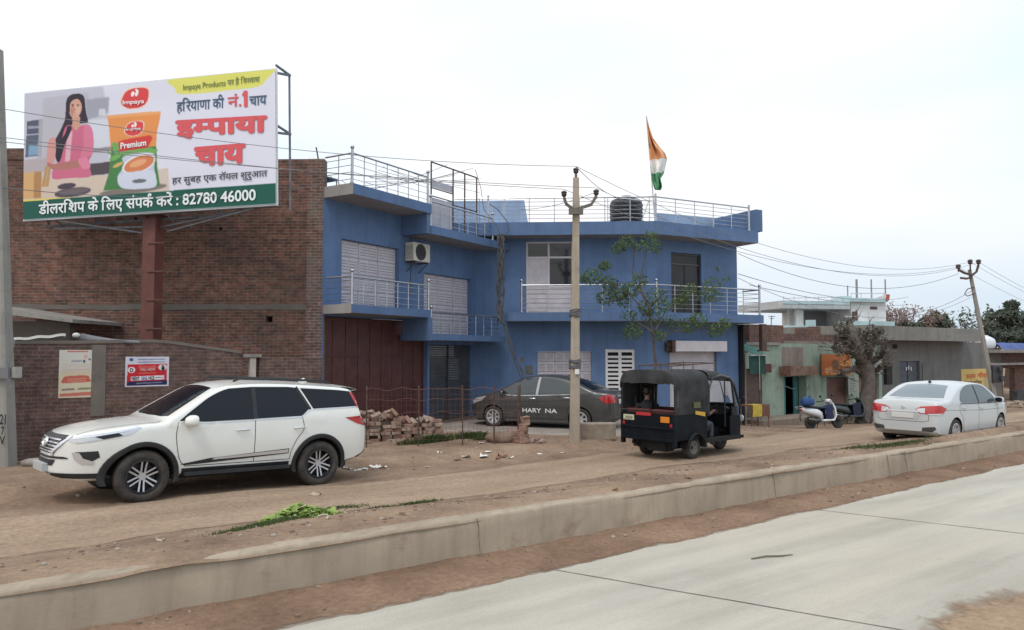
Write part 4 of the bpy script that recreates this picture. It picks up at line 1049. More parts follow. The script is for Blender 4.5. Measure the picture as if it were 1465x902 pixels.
# ------------------------------------------------------------------ air conditioner, water tank, flag
def air_conditioner():
    a, zt = wst(579, 346, .95); b, zb = wst(613, 372, .55)
    s0, s1 = a + .05, a + .80; z1 = zt - .02; z0 = z1 - .54
    T = thing('air_conditioner', 'cream outdoor air conditioner unit hung between the two balcony doors', 'air conditioner', M=WF @ Matrix.Translation((s0, .65, z0)))
    M = WM[T]; w = .78; d = .32; h = .54
    cr = mat('cream_tin', (.56, .53, .46), .45, var=.1, vscale=5)
    mb = MB(); mb.box(0, w, 0, d, 0, h); mb.build('casing', cr, T, M, bevel=.012)
    mb = MB(); c = (w * .42, -.006, h * .5)
    mb.lathe([(.245, -.004), (.245, .003), (.225, .003), (.225, -.004)], 28, axis='y', c=(c[0], -.004, c[2]), close=True)
    for k in range(1, 8): mb.lathe([(.028 * k, -.012), (.028 * k + .006, -.012), (.028 * k + .006, -.006), (.028 * k, -.006)], 28, axis='y', c=(c[0], 0, c[2]), close=True)
    for k in range(8): t = math.pi * k / 8; mb.tube([(c[0] + .225 * math.cos(t), -.013, c[2] + .225 * math.sin(t)), (c[0] - .225 * math.cos(t), -.013, c[2] - .225 * math.sin(t))], .004, 4)
    mb.build('fan_grille', mat('dark_grille', (.045, .045, .05), .5), T, M, smooth=40)
    mb = MB(); mb.lathe([(.222, 0), (.222, .004)], 28, axis='y', c=(c[0], -.0055, c[2])); mb.build('fan_well', mat('fan_shade', (.06, .06, .065), .7), T, M)
    mb = MB()
    for k in range(12): z = .06 + k * .035; mb.box(-.006, -.001, .03, d - .03, z, z + .012)
    mb.build('side_vent', mat('vent_grey', (.18, .17, .16), .6), T, M)
    mb = MB()
    for x in (.1, w - .1): mb.box(x - .02, x + .02, .0, .35, -.04, -.002); mb.tube([(x, .34, -.30), (x, .03, -.04)], .015, 4)
    mb.build('wall_bracket', M_rust, T, M)
    mb = MB(); mb.tube([(w * .35, .33, h), (w * .35, .335, h + .5)], .012, 6); mb.tube([(w * .35 + .04, .335, -.02), (w * .33, .335, -1.0)], .014, 6); mb.build('pipe', M_wire, T, M)
air_conditioner()
def water_tank():
    p = PY(896, 316, 26.9); p.z = 6.46
    T = thing('water_tank', 'black ribbed plastic water tank on the blue house roof', 'water tank', p)
    pr = [(.02, 0), (.55, 0), (.565, .03)]
    z = .06; r = .565
    for k in range(7): pr += [(r, z), (r + .02, z + .02), (r + .02, z + .08), (r, z + .10), (r - .006, z + .12)]; z += .135
    pr += [(r, z), (.50, z + .10), (.30, z + .17), (.2, z + .18)]
    mb = MB(); mb.lathe(pr + [(.02, z + .18)], 40); mb.build('tank_body', mat('black_polythene', (.014, .016, .02), .42, var=.3, vscale=3), T, smooth=35)
    mb = MB(); mb.lathe([(.02, z + .17), (.2, z + .17), (.21, z + .20), (.205, z + .24), (.02, z + .25)], 24); mb.build('lid', mat('black_lid', (.02, .022, .026), .5), T, smooth=35)
    mb = MB()
    for a in (-.72, .72): mb.tube([(a, -.55, 0), (a, -.55, 1.12)], .018, 6)
    mb.tube([(-.72, -.55, 1.12), (.72, -.55, .98)], .018, 6); mb.tube([(.72, -.55, 1.05), (.35, -.6, 0)], .018, 6)
    mb.build('pipe', mat('white_pipe', (.6, .6, .6), .4), T, smooth=40)
water_tank()
def flag():
    Y = 24.2; b = PY(937, 312, Y); t = PY(924.5, 166, Y)
    T = thing('flag', 'saffron white and green flag drooping from a thin roof pole', 'flag', b)
    I = WM[T].inverted()
    mb = MB(); mb.tube([I @ b, I @ t], [.022, .014], 8); mb.build('pole', M_steel, T, smooth=40)
    # the cloth hangs down the pole in folds: saffron on top, then white, then green
    out = [(166, 0, 925), (180, 3, 925.5), (195, 7, 927), (208, 16, 928), (216, 23, 928.5), (224, 25.5, 929), (236, 22, 930), (246, 18, 931.5), (254, 12, 933), (262, 13, 934), (268, 12.5, 935), (272, 8, 937)]
    rows = []; cut = []
    N = 40; M2 = 14
    for i in range(N + 1):
        y = 166 + (272 - 166) * i / N
        for (a, b2) in zip(out, out[1:]):
            if a[0] <= y <= b2[0]:
                k = (y - a[0]) / (b2[0] - a[0]); w = a[1] + (b2[1] - a[1]) * k; x0 = a[2] + (b2[2] - a[2]) * k; break
        row = []
        for j in range(M2 + 1):
            u = j / M2
            fold = .10 * math.sin(u * 9 + y * .05) * min(1, u * 3) + .05 * math.sin(u * 17 - y * .09)
            dy = 10 * u * math.sin((y - 166) / 106 * 3)
            row.append(I @ PY(x0 + w * u, y + dy * .35, Y + fold * 1.6 * min(1, w / 15)))
        rows.append(row)
    c = MB(); ids = [[c.vert(p) for p in r] for r in rows]
    for i in range(N):
        for j in range(M2):
            y = 166 + 106 * (i + .5) / N + 6 * (j / M2)
            c.idx([ids[i][j], ids[i][j + 1], ids[i + 1][j + 1], ids[i + 1][j]], 0 if y < 229 else (1 if y < 249 else 2))
    o = c.build('cloth', [mat('saffron_cloth', (.74, .36, .17), .8), mat('white_cloth', (.78, .78, .76), .8), mat('green_cloth', (.10, .31, .15), .8)], T, smooth=80)
    so = o.modifiers.new('thickness', 'SOLIDIFY'); so.thickness = .006
flag()

# ------------------------------------------------------------------ things on the blue roof
def roof_things():
    P = lambda s, t, z: WF @ Vector((s, t, z))
    # rusty iron window frame standing on the lower roof
    s0, zt = wst(617, 237, .45); s1, zt1 = wst(682, 250, .45)
    T = thing('iron_frame', 'tall rusty iron frame standing on the lower blue roof', 'frame', M=WF @ Matrix.Translation((s0, .45, 5.84)))
    M = WM[T]; w = s1 - s0; h = (zt + zt1) / 2 - 5.84
    mb = MB()
    for x in (0, .46 * w, .72 * w, w): mb.tube([(x, 0, .002), (x, 0, h)], .024, 4)
    mb.tube([(0, 0, h), (w, 0, h)], .024, 4)
    for z in (h * .62, h * .50): mb.tube([(0, 0, z), (.46 * w, 0, z)], .02, 4)
    mb.tube([(.46 * w, 0, h * .45), (w, 0, h * .45)], .02, 4)
    mb.build('bars', M_rust, T, M)
    mb = MB(); mb.box(.03, .45 * w, .01, .03, h * .02, h * .48); mb.box(.03, .45 * w, .01, .03, h * .64, h * .74); mb.build('sheet', mat('dull_sheet', (.42, .41, .46), .6, var=.15), T, M)
    # mesh of rods lying across the upper roof
    T = thing('reinforcing_rods', 'bundle of long bent steel rods propped across the upper roof', 'rods', M=WF @ Matrix.Translation((1.6, 2.0, 6.45)))
    I = WM[T].inverted(); mb = MB()
    for k in range(9):
        a = wst(505 + k * 6, 262 - k * 3, 1.2 + .15 * k); b = wst(640 + (k * 37 % 50), 236 + k * 5, 1.2 + .15 * k)
        p, q = P(a[0], 1.2 + .15 * k, max(6.5, a[1] - .3 + .05 * k)), P(b[0], 1.2 + .15 * k, b[1])
        m = (p + q) / 2 - Vector((0, 0, .12)); mb.tube([I @ p, I @ m, I @ q], .007, 5)
    for k in range(5):
        p = P(1.4 + k * .5, 1.2, 6.46); q = P(1.6 + k * .5, 2.4, 7.25 - .05 * k); mb.tube([I @ p, I @ q], .007, 5)
    mb.build('rods', M_rust, T, smooth=60)
    T = thing('plastic_chair', 'small dark folded chair behind the corner of the upper railing', 'chair', M=WF @ Matrix.Translation((.25, 1.3, 6.45)))
    M = WM[T]; mb = MB(); mb.box(-.2, .35, -.2, .2, .30, .34); mb.build('seat', M_wire, T, M)
    for (x, y) in ((-.18, -.18), (.32, -.18), (-.18, .18), (.32, .18)):
        q = MB(); q.tube([(x, y, .0), (x, y, .30)], .015, 5); q.build('leg', M_wire, T, M)
    q = MB(); q.tube([(-.15, -.1, .34), (-.35, -.1, 1.05)], .02, 5); q.tube([(-.1, .18, .34), (-.25, .18, .75)], .015, 5); q.build('backrest', M_wire, T, M)
    # tangled service cables running down the inner corner
    T = thing('cable_bundle', 'tangled dark cables hanging down the inner corner of the blue house', 'cables', (WC - FA_d * (LA + .3)))
    I = WM[T].inverted(); mb = MB(); rr = random.Random(3)
    for k in range(9):
        pts = []
        n = 16
        for i in range(n + 1):
            u = i / n; px = 716 + 4 * math.sin(u * 5 + k) + rr.uniform(-2.2, 2.2); py = 335 + u * 128
            pts.append(I @ PY(px, py, 24.35 + rr.uniform(-.08, .08)))
        mb.tube(pts, .012 + .006 * (k % 3), 5)
    for k in range(4):
        mb.tube([I @ PY(720 + 30 * u + 3 * math.sin(u * 6 + k), 463 + 85 * u + rr.uniform(-1, 1), 24.45) for u in [i / 8 for i in range(9)]], .013, 5)
    mb.tube([I @ PY(x, y, 24.6) for x, y in ((700, 292), (712, 300), (726, 318), (728, 330), (722, 337))], .014, 5)
    mb.tube([I @ PY(x, y, 24.3) for x, y in ((680, 243), (688, 270), (692, 300), (712, 325), (716, 338))], .010, 5)
    mb.box(0, .01, 0, .01, 0, .01); q = I @ PY(757, 530, 24.5); mb.cbox(q, (.22, .1, .3)); q = I @ PY(747, 515, 24.5); mb.cbox(q, (.12, .08, .16))
    mb.build('cables', mat('grey_cable', (.085, .08, .075), .8, var=.4, vscale=6), T, smooth=60)
roof_things()

# ------------------------------------------------------------------ concrete poles and overhead wires
def lathe_insulator(mb, p, s=1.0, mi=0):
    mb.lathe([(.02, -.12 * s), (.025, -.02 * s), (.06 * s, 0), (.085 * s, .05 * s), (.07 * s, .07 * s), (.095 * s, .12 * s), (.07 * s, .15 * s), (.03 * s, .17 * s)], 10, mi, c=tuple(p))
M_pole = plaster_mat('pole_concrete', (.37, .315, .25), stain=(.14, .12, .10), amt=.5, streak=.55)
M_ins = mat('brown_porcelain', (.07, .05, .045), .3)
ATT = {}
def pole_near():
    b = GG(822, 634); Y = b.y; t = PY(824, 262, Y)
    T = thing('utility_pole', 'concrete electricity pole with a forked iron arm before the blue house', 'utility pole', b)
    I = WM[T].inverted(); H = t.z - b.z
    mb = MB()
    w0, w1 = .125, .072
    mb.loft([(0, 0, 0, w0 * .8, w0, 8), (H + .22, .0, 0, w1 * .8, w1, 8)], 8)
    old = mb.v; mb.v = [(z_, y_, x_) for (x_, y_, z_) in old]   # x along the loft becomes up
    sh = (t.x - b.x) / H; mb.v = [(x + sh * z, y, z - .1) for x, y, z in mb.v]
    mb.build('shaft', M_pole, T)
    mb = MB(); c = I @ PY(824, 303, Y - .12)
    L = I @ PY(807, 283, Y - .12); Rr = I @ PY(853, 281, Y - .12); L2 = I @ PY(810, 292, Y - .12); R2 = I @ PY(846, 293, Y - .12); tp = I @ PY(824, 250, Y)
    for pts in ((c, L2, L), (c + Vector((0, 0, .05)), R2, Rr)): mb.tube(pts, .05, 4)
    mb.cbox(c, (.34, .10, .14)); mb.tube([I @ t, tp], .035, 6)
    mb.build('cross_arm', mat('arm_grey_iron', (.13, .115, .10), .8, var=.3), T)
    for k, p in enumerate((L, Rr, tp)):
        q = MB(); lathe_insulator(q, p + Vector((0, 0, .03)), .8); q.build('insulator', M_ins, T, smooth=40)
    ATT['near'] = [WM[T] @ (p + Vector((0, 0, .2))) for p in (L, Rr, tp)]
    mb = MB()
    for py, n in ((447, 5), (516, 3), (524, 3)):
        c = I @ PY(822.5, py, Y)
        for k in range(n):
            z = c.z + (k - n / 2) * .035; w = w0 + (w1 - w0) * (z / H) + .02
            mb.tube([(c.x + w * 1.05 * math.cos(a), w * 1.05 * math.sin(a), z + .02 * math.sin(a * 2 + k)) for a in [i * math.pi / 5 for i in range(11)]], .016, 5)
    mb.build('wire_wrap', M_wire, T, smooth=60)
    q = MB(); c = I @ PY(825.5, 532, Y - .13); q.cbox(c, (.1, .02, .12)); q.build('paper_tag', mat('paper_white', (.7, .7, .66), .8), T)
    # concrete block lying at the pole's foot
    a = GG(828, 637); T2 = thing('concrete_block', 'buff concrete block lying at the foot of the near pole', 'block', (a.x + .42, a.y + .45, zat(a) - .03), R(4))
    mb = MB(); mb.box(-.35, .5, -.22, .22, 0, .40); mb.build('block', mat('buff_concrete', (.27, .22, .175), .9, var=.25, vscale=5, bump=.2), T2, bevel=.025)
pole_near()
def pole_left():
    b = GG(3, 667); Y = b.y; t = PY(-7, 60, Y)
    T = thing('concrete_pole', 'weathered concrete pole with black numbers at the picture edge', 'utility pole', b)
    H = t.z - b.z; mb = MB(); mb.loft([(0, 0, 0, .17, .215, 8), (H, 0, 0, .10, .115, 8)], 8)
    sh = (t.x - b.x) / H; mb.v = [(z + sh * x, y, x - .15) for (x, y, z) in mb.v]; mb.build('shaft', plaster_mat('old_pole_concrete', (.30, .285, .26), stain=(.12, .115, .105), amt=.5, streak=.5), T)
    I = WM[T].inverted(); mb = MB()
    for (s, x0, x1, y0, y1) in (('21', 0, 9.5, 607, 593), ('7', 2, 7, 622, 611), ('V', 0, 8, 636, 624)):
        a = I @ PY(x0, y0, Y - .19); c = I @ PY(x1, y1, Y - .19)
        put_text(mb, s, Matrix.Translation((0, a.y - .015, 0)) @ Matrix.Rotation(math.pi / 2, 4, 'X'), a.x, c.x, a.z, c.z, 0, .02, .7)
    mb.build('painted_number', mat('black_marker_paint', (.02, .02, .022), .8), T)
    mb = MB(); c = I @ PY(4, 534, Y - .2)
    mb.cbox((c.x, c.y - .02, c.z), (.26, .06, .20)); mb.tube([(c.x + .1, c.y - .02, c.z + .1), (c.x + .2, c.y, c.z + .55), (c.x + .0, c.y, c.z + 1.2)], .012, 5)
    mb.build('meter_box', mat('grey_box', (.16, .16, .165), .6), T)
    q = MB(); c = I @ PY(24, 533, Y + .1); q.cbox(c, (.07, .2, .2)); q.build('bracket', mat('pale_bracket', (.42, .40, .37), .8), T)
    ATT['left'] = [PY(-2, y, Y - .1) for y in (155, 196, 201, 210, 268)]
pole_left()
def pole_far():
    r, n = 34.2, 16.2
    b = RN(r, n, -.55); Y = b.y
    b = PY(1424, 577, Y); t = PY(1387, 386, Y)
    T = thing('leaning_pole', 'leaning electricity pole beside the grey house on the right', 'utility pole', b)
    I = WM[T].inverted(); a = I @ b; e = I @ t
    mb = MB(); mb.tube([a - (e - a) * .02, a + (e - a) * .5, e], [.125, .10, .075], 6); mb.build('shaft', plaster_mat('grey_pole_concrete', (.29, .27, .245), stain=(.13, .12, .11), amt=.5, streak=.5), T)
    mb = MB(); J = lambda x, y: I @ PY(x, y, Y - .1)
    mb.tube([J(1391, 394), J(1380, 391), J(1371, 386)], .06, 4); mb.tube([J(1391, 394), J(1397, 389), J(1400, 379)], .05, 4); mb.tube([J(1388, 388), J(1388, 379)], .035, 5); mb.tube([J(1390, 397), J(1383, 399), J(1374, 398)], .06, 4)
    mb.tube([J(1394, 411), J(1384, 414), J(1380, 421), J(1384, 424), J(1395, 420)], .022, 5)
    mb.build('cross_arm', M_rust, T)
    for p in ((1371, 385), (1400, 378), (1388, 378)):
        q = MB(); lathe_insulator(q, J(*p), 1.2); q.build('insulator', M_ins, T, smooth=40)
    q = MB(); c = J(1424, 535); q.cbox(c, (.35, .25, .75)); q.cbox(c + Vector((.1, -.2, .2)), (.16, .15, .2)); q.cbox(c + Vector((.16, -.2, -.2)), (.14, .15, .24)); q.build('switch_box', mat('dark_box', (.04, .04, .045), .6, var=.4), T, bevel=.02)
    ATT['far'] = [PY(x, y, Y - .1) for x, y in ((1371, 382), (1388, 375), (1400, 375))]
pole_far()
M_over = mat('aluminium_cable', (.17, .17, .18), .6)
def wire(a, b, sag, label, r=.007, name='overhead_wire', grp='overhead wires'):
    a, b = Vector(a), Vector(b); n = 40; pts = []
    for k in range(n + 1):
        u = k / n; p = a.lerp(b, u); p.z -= sag * 4 * u * (1 - u); pts.append(p)
    mb = MB(); mb.tube([p - a for p in pts], r, 5); o = mb.build(name, M_over, None, Matrix.Translation(a), smooth=60); tag(o, label, 'wire', grp)
def wires():
    L = ATT['left']; Nn = ATT['near']; F = ATT['far']
    # span passing before the billboard to the near pole: a top wire and a lower pair
    wire(L[0], Nn[2], .25, 'uppermost overhead wire crossing before the billboard to the near pole')
    wire(L[1], Nn[0], .12, 'overhead wire of the lower pair crossing before the billboard')
    wire(L[2] + Vector((0, 0, -.02)), Nn[1], .12, 'overhead wire of the lower pair crossing before the billboard')
    wire(L[4], PY(458, 265, 19.6), .25, 'thin service wire sloping past the billboard foot to the brick corner', .008)
    wire(Nn[2], F[1], 1.15, 'top overhead wire running from the near pole to the leaning pole')
    wire(Nn[0], F[0], 1.0, 'side overhead wire running from the near pole to the leaning pole')
    wire(Nn[1], F[2], 1.25, 'second side overhead wire from the near pole to the leaning pole')
    wire(PY(1056, 363, 26), F[0] - Vector((0, 0, .3)), .9, 'low service wire from the blue house corner to the leaning pole', .01)
    wire(PY(1056, 392, 26), PY(1300, 425, 50), .5, 'faint wire sagging from the blue house past the white house', .012)
    wire(PY(1056, 398, 26), PY(1390, 425, 38), 1.2, 'thin wire sagging low before the white house roof', .009)
    wire(PY(1072, 408, 27), PY(1300, 436, 52), .3, 'lowest faint wire crossing before the white house', .012)
    e = F[1]; d = Vector((14, 10, .3))
    for k, w in enumerate(('left', 'middle', 'right')): wire(F[k], F[k] + Vector((26, 22, -1.8)), .9, 'overhead wire leaving the ' + w + ' insulator of the leaning pole')
    wire(PY(1393, 415, 37), PY(1275, 446, 55), .5, 'service wire dropping from the leaning pole to the white house', .011)
    wire(Nn[2], PY(884, 283, 24.5), .12, 'short service wire from the near pole to the roof tank', .009)
    wire(Nn[1] - Vector((0, 0, .1)), PY(745, 300, 24.5), .1, 'short service wire from the near pole to the roof railing', .008)
wires()
# ------------------------------------------------------------------ vehicles
def interp(tab, x):
    if x <= tab[0][0]: return tab[0][1]
    for (a, b), (c, d) in zip(tab, tab[1:]):
        if x <= c: return b + (d - b) * (x - a) / (c - a)
    return tab[-1][1]
def smooth_tab(tab, n=6):
    """Catmull-Rom resampling of a profile (x ascending)"""
    out = []
    for i in range(len(tab) - 1):
        p0 = tab[max(0, i - 1)]; p1 = tab[i]; p2 = tab[i + 1]; p3 = tab[min(len(tab) - 1, i + 2)]
        m1 = (p2[1] - p0[1]) / max(1e-6, p2[0] - p0[0]); m2 = (p3[1] - p1[1]) / max(1e-6, p3[0] - p1[0]); h = p2[0] - p1[0]
        s = (p2[1] - p1[1]) / max(1e-6, h)
        # limit the tangents so the profile never overshoots
        m1 = 0 if m1 * s <= 0 else math.copysign(min(abs(m1), 2.5 * abs(s)), s); m2 = 0 if m2 * s <= 0 else math.copysign(min(abs(m2), 2.5 * abs(s)), s)
        for q in range(n):
            t = q / n; out.append((p1[0] + h * t, (2*t**3 - 3*t*t + 1) * p1[1] + (t**3 - 2*t*t + t) * h * m1 + (-2*t**3 + 3*t*t) * p2[1] + (t**3 - t*t) * h * m2))
    return out + [tab[-1]]

class Shell:
    """car body: a side profile (top and bottom lines), a plan outline and a section with tumblehome"""
    def __init__(s, top, bot, plan, belt, tumble, crown=.05, rad=.10, barrel=.05):
        s.top = smooth_tab(top); s.bot = bot; s.plan = smooth_tab(plan); s.belt = belt; s.tumble = tumble; s.crown = crown; s.rad = rad; s.barrel = barrel
    def W(s, x, z):
        w = interp(s.plan, x); zb = interp(s.belt, x)
        if z > zb: return w * (1 - s.tumble * (z - zb) - .12 * (z - zb) ** 2)
        zc = zb - .28; q = (z - zc)
        return w * (1 - s.barrel * (q / .45) ** 2 * (1 if q < 0 else .45))
    def data(s, n_side=16, dx=.05):
        x0, x1 = s.top[0][0], s.top[-1][0]
        xs = sorted({x0, x1} | {round(x, 4) for x, z in s.top})
        extra = []
        for a, b in zip(xs, xs[1:]):
            k = int((b - a) / dx)
            extra += [a + (b - a) * i / (k + 1) for i in range(1, k + 1)]
        xs = sorted(set(xs) | set(extra)); xs2 = [xs[0]]
        for x in xs[1:]:
            if x - xs2[-1] > .004: xs2.append(x)
        rows = []
        for x in xs2:
            zb = interp(s.bot, x); zt = interp(s.top, x); w0 = interp(s.plan, x)
            r = min(s.rad, (zt - zb) * .35); cr = s.crown * min(1, w0 / .8)
            ze = zt - cr; half = []
            half.append((0, zb)); half.append((s.W(x, zb + .05) * .5, zb)); half.append((s.W(x, zb + .05) * .9, zb)); half.append((s.W(x, zb + .05), zb + .05))
            zs = ze - r
            for i in range(1, n_side + 1): z = zb + .05 + (zs - zb - .05) * i / n_side; half.append((s.W(x, z), z))
            ws = s.W(x, zs); we = ws - r * .9
            for i in range(1, 6): t = math.pi / 2 * i / 5; half.append((we + (ws - we) * math.cos(t), zs + r * math.sin(t)))
            for i in range(1, 6): u = i / 5; half.append((we * (1 - u), ze + cr * (1 - (1 - u) ** 2)))
            ring = [(x, y, z) for y, z in half] + [(x, -y, z) for y, z in half[-2:0:-1]]
            rows.append(ring)
        mb = MB(); ids = mb.grid(rows, 0, closed=True)
        for ring, rev in ((rows[0], True), (rows[-1], False)):
            mb.idx((ids[0] if rev else ids[-1])[::(1 if rev else -1)], 0)
        s.mb = mb
        s.bvh = BVHTree.FromPolygons([Vector(v) for v in mb.v], mb.f)
        return mb
    def hit(s, p, d):
        h = s.bvh.ray_cast(Vector(p), Vector(d))
        return (h[0], h[1] if h[1].dot(Vector(d)) < 0 else -h[1]) if h[0] is not None else None

def panel(mb, sh, poly, axis, side, off, mi=0, step=.05):
    """lays a polygon onto the shell: axis 'y' (poly in x,z), 'x' (poly in y,z), 'z' (poly in x,y); off = how far it stands proud"""
    pts = []
    n = len(poly)
    for i in range(n):
        a, b = Vector(poly[i]), Vector(poly[(i + 1) % n]); k = max(1, int((b - a).length / step))
        pts += [a + (b - a) * (j / k) for j in range(k)]
    m = len(pts); xs = [p.x for p in pts]; ys = [p.y for p in pts]
    inner = []
    x = min(xs) + step * .5
    def inside(x, y):
        c = False
        for i in range(m):
            a, b = pts[i], pts[(i + 1) % m]
            if (a.y > y) != (b.y > y) and x < (b.x - a.x) * (y - a.y) / (b.y - a.y) + a.x: c = not c
        return c
    while x < max(xs):
        y = min(ys) + step * .5
        while y < max(ys):
            if inside(x, y) and min((Vector((x, y)) - p).length for p in pts) > step * .4: inner.append(Vector((x, y)))
            y += step
        x += step
    allp = pts + inner
    vo, _, fo, _, _, _ = geometry.delaunay_2d_cdt(allp, [(i, (i + 1) % m) for i in range(m)], [], 1, 1e-5)
    out = []
    for v in vo:
        if axis == 'y': p, d = (v.x, 3 * side, v.y), (0, -side, 0)
        elif axis == 'x': p, d = (4 * side, v.x, v.y), (-side, 0, 0)
        else: p, d = (v.x, v.y, 4 * side), (0, 0, -side)
        h = sh.hit(p, d)
        out.append(h[0] + h[1] * off if h else None)
    ids = {}
    for f in fo:
        if any(out[i] is None for i in f): continue
        for i in f:
            if i not in ids: ids[i] = mb.vert(out[i])
        mb.idx([ids[i] for i in f], mi)
def strip(mb, sh, pts, w, axis, side, off, mi=0):
    for a, b in zip(pts, pts[1:]):
        a, b = Vector(a), Vector(b); d = (b - a).normalized(); n = Vector((-d.y, d.x)) * w * .5; e = d * w * .2
        panel(mb, sh, [a + n - e, b + n + e, b - n + e, a - n - e], axis, side, off, mi, .07)
def bez(pts, n=6):
    out = []
    for i in range(len(pts) - 1):
        p0, p1, p2, p3 = pts[max(0, i-1)], pts[i], pts[i+1], pts[min(len(pts)-1, i+2)]
        for q in range(n):
            t = q / n; out.append(tuple(.5 * ((2*p1[k]) + (-p0[k]+p2[k])*t + (2*p0[k]-5*p1[k]+4*p2[k]-p3[k])*t*t + (-p0[k]+3*p1[k]-3*p2[k]+p3[k])*t**3) for k in (0, 1)))
    return out + [pts[-1]]

M_tyre = mat('tyre_rubber', (.035, .032, .03), .85, var=.4, vscale=6, col2=(.07, .058, .048))
M_alloy = mat('alloy_silver', (.52, .52, .54), .3, .5)
M_rimdark = mat('rim_dark', (.02, .021, .024), .45, .3)
M_chrome = mat('chrome', (.66, .67, .70), .2, .55)
M_plastic = mat('black_plastic', (.018, .018, .02), .6, var=.3, vscale=5)
M_cglass = mat('tinted_car_glass', (.008, .010, .016), .04, spec=.28)
M_well = mat('wheel_well_dark', (.012, .012, .012), .95)
M_lred = mat('tail_lamp_red', (.42, .018, .022), .15, coat=.6)
M_lclear = mat('lamp_clear', (.55, .57, .60), .1, .3, coat=.8)
M_plate = mat('number_plate_white', (.62, .62, .60), .5)
M_ink = mat('plate_ink', (.02, .02, .022), .6)

def wheel(parent, name, c, Rr, w, rim_r, spokes, side, M, twin=True, hub=M_alloy, steer=0.0):
    """tyre and rim; axle along y, outer face towards +y * side"""
    Mw = M @ Matrix.Translation(c) @ Matrix.Rotation(steer, 4, 'Z') @ Matrix.Rotation(.3 * c[0], 4, 'Y')
    e = bpy.data.objects.new(name, None); COL.objects.link(e); e.parent = parent; WM[e] = Mw; e.matrix_basis = WM[parent].inverted() @ Mw; e.empty_display_size = .1
    t = MB(); h = w / 2
    t.lathe([(rim_r - .01, -h * .75), (rim_r + .02, -h * .95), ((Rr + rim_r) / 2, -h), (Rr - .035, -h * .93), (Rr - .012, -h * .78), (Rr, -h * .55), (Rr, h * .55), (Rr - .012, h * .78), (Rr - .035, h * .93), ((Rr + rim_r) / 2, h), (rim_r + .02, h * .95), (rim_r - .01, h * .75)], 36, axis='y', close=True)
    for k in range(36):
        a = 2 * math.pi * k / 36
        t.M = Matrix.Rotation(a, 4, 'Y') @ Matrix.Translation((Rr + .001, 0, 0)); t.box(-.004, .003, -h * .62, h * .62, -.006, .006)
    t.M = Matrix(); t.build('tyre', M_tyre, e, Mw, smooth=40)
    r = MB(); q = side
    r.lathe([(rim_r - .005, -h * .8 * q), (rim_r, h * .72 * q), (rim_r + .006, h * .9 * q), (rim_r - .022, h * .92 * q), (rim_r - .035, h * .6 * q), (rim_r - .05, h * .1 * q), (rim_r - .06, -h * .6 * q)], 36, 1, axis='y', close=True)
    r.lathe([(.01, h * .05 * q), (rim_r - .045, h * .05 * q), (rim_r - .045, h * .0 * q), (.01, 0)], 30, 2, axis='y')
    for k in range(spokes):
        for dt in ((-.16, .16) if twin else (0,)):
            a = 2 * math.pi * k / spokes; r.M = Matrix.Rotation(a, 4, 'Y')
            u0, u1 = dt * .16, dt * rim_r * .9
            wd = .0125 if twin else .03
            pts = [(.045, h * .52 * q, u0), (rim_r * .6, h * .62 * q, (u0 + u1) / 2), (rim_r - .028, h * .72 * q, u1)]
            for (p0, p1) in zip(pts, pts[1:]):
                y = lambda p, o: (p[0], p[1] + o, p[2])
                for (s0, s1) in ((1, 1),):
                    A = [(p0[0], p0[1], p0[2] - wd), (p1[0], p1[1], p1[2] - wd), (p1[0], p1[1], p1[2] + wd), (p0[0], p0[1], p0[2] + wd)]
                    Bk = [(x, yy - .035 * q, z) for x, yy, z in A]
                    r.face(A, 0); r.face(Bk, 2)
                    for i in range(4): r.face([A[i], A[(i + 1) % 4], Bk[(i + 1) % 4], Bk[i]], 2 if i in (0, 2) else 0)
    r.M = Matrix(); r.lathe([(.012, h * .56 * q), (.052, h * .56 * q), (.06, h * .45 * q), (.06, h * .2 * q)], 16, 0, axis='y')
    for k in range(5): a = 2 * math.pi * (k + .5) / 5; r.lathe([(.002, h * .54 * q), (.011, h * .54 * q), (.011, h * .3 * q)], 6, 1, axis='y', c=(.075 * math.cos(a), 0, .075 * math.sin(a)))
    r.build('rim', [hub, M_rimdark if twin else hub, M_rimdark], e, Mw, smooth=35)
    return e

def cut_body(sh, name, mats, parent, wheels, Ra, depth, ywide):
    """body with real wheel wells (boolean cylinders)"""
    me = sh.mb.data(name, mats, merge=True)
    o = bpy.data.objects.new('tmp', me); COL.objects.link(o)
    cut = MB()
    for (x, z) in wheels:
        for sd in (1, -1): cut.lathe([(Ra, sd * (ywide - depth)), (Ra, sd * (ywide + .3))], 40, 1, axis='y', c=(x, 0, z))
    cm = cut.data('cutter', mats, merge=True); co = bpy.data.objects.new('tmp2', cm); COL.objects.link(co)
    b = o.modifiers.new('b', 'BOOLEAN'); b.operation = 'DIFFERENCE'; b.object = co; b.solver = 'EXACT'
    dg = bpy.context.evaluated_depsgraph_get(); nm = bpy.data.meshes.new_from_object(o.evaluated_get(dg))
    bpy.data.objects.remove(o); bpy.data.objects.remove(co); nm.name = name
    nm.polygons.foreach_set('use_smooth', [True] * len(nm.polygons)); nm.set_sharp_from_angle(angle=R(38))
    return link(name, nm, parent, WM[parent])

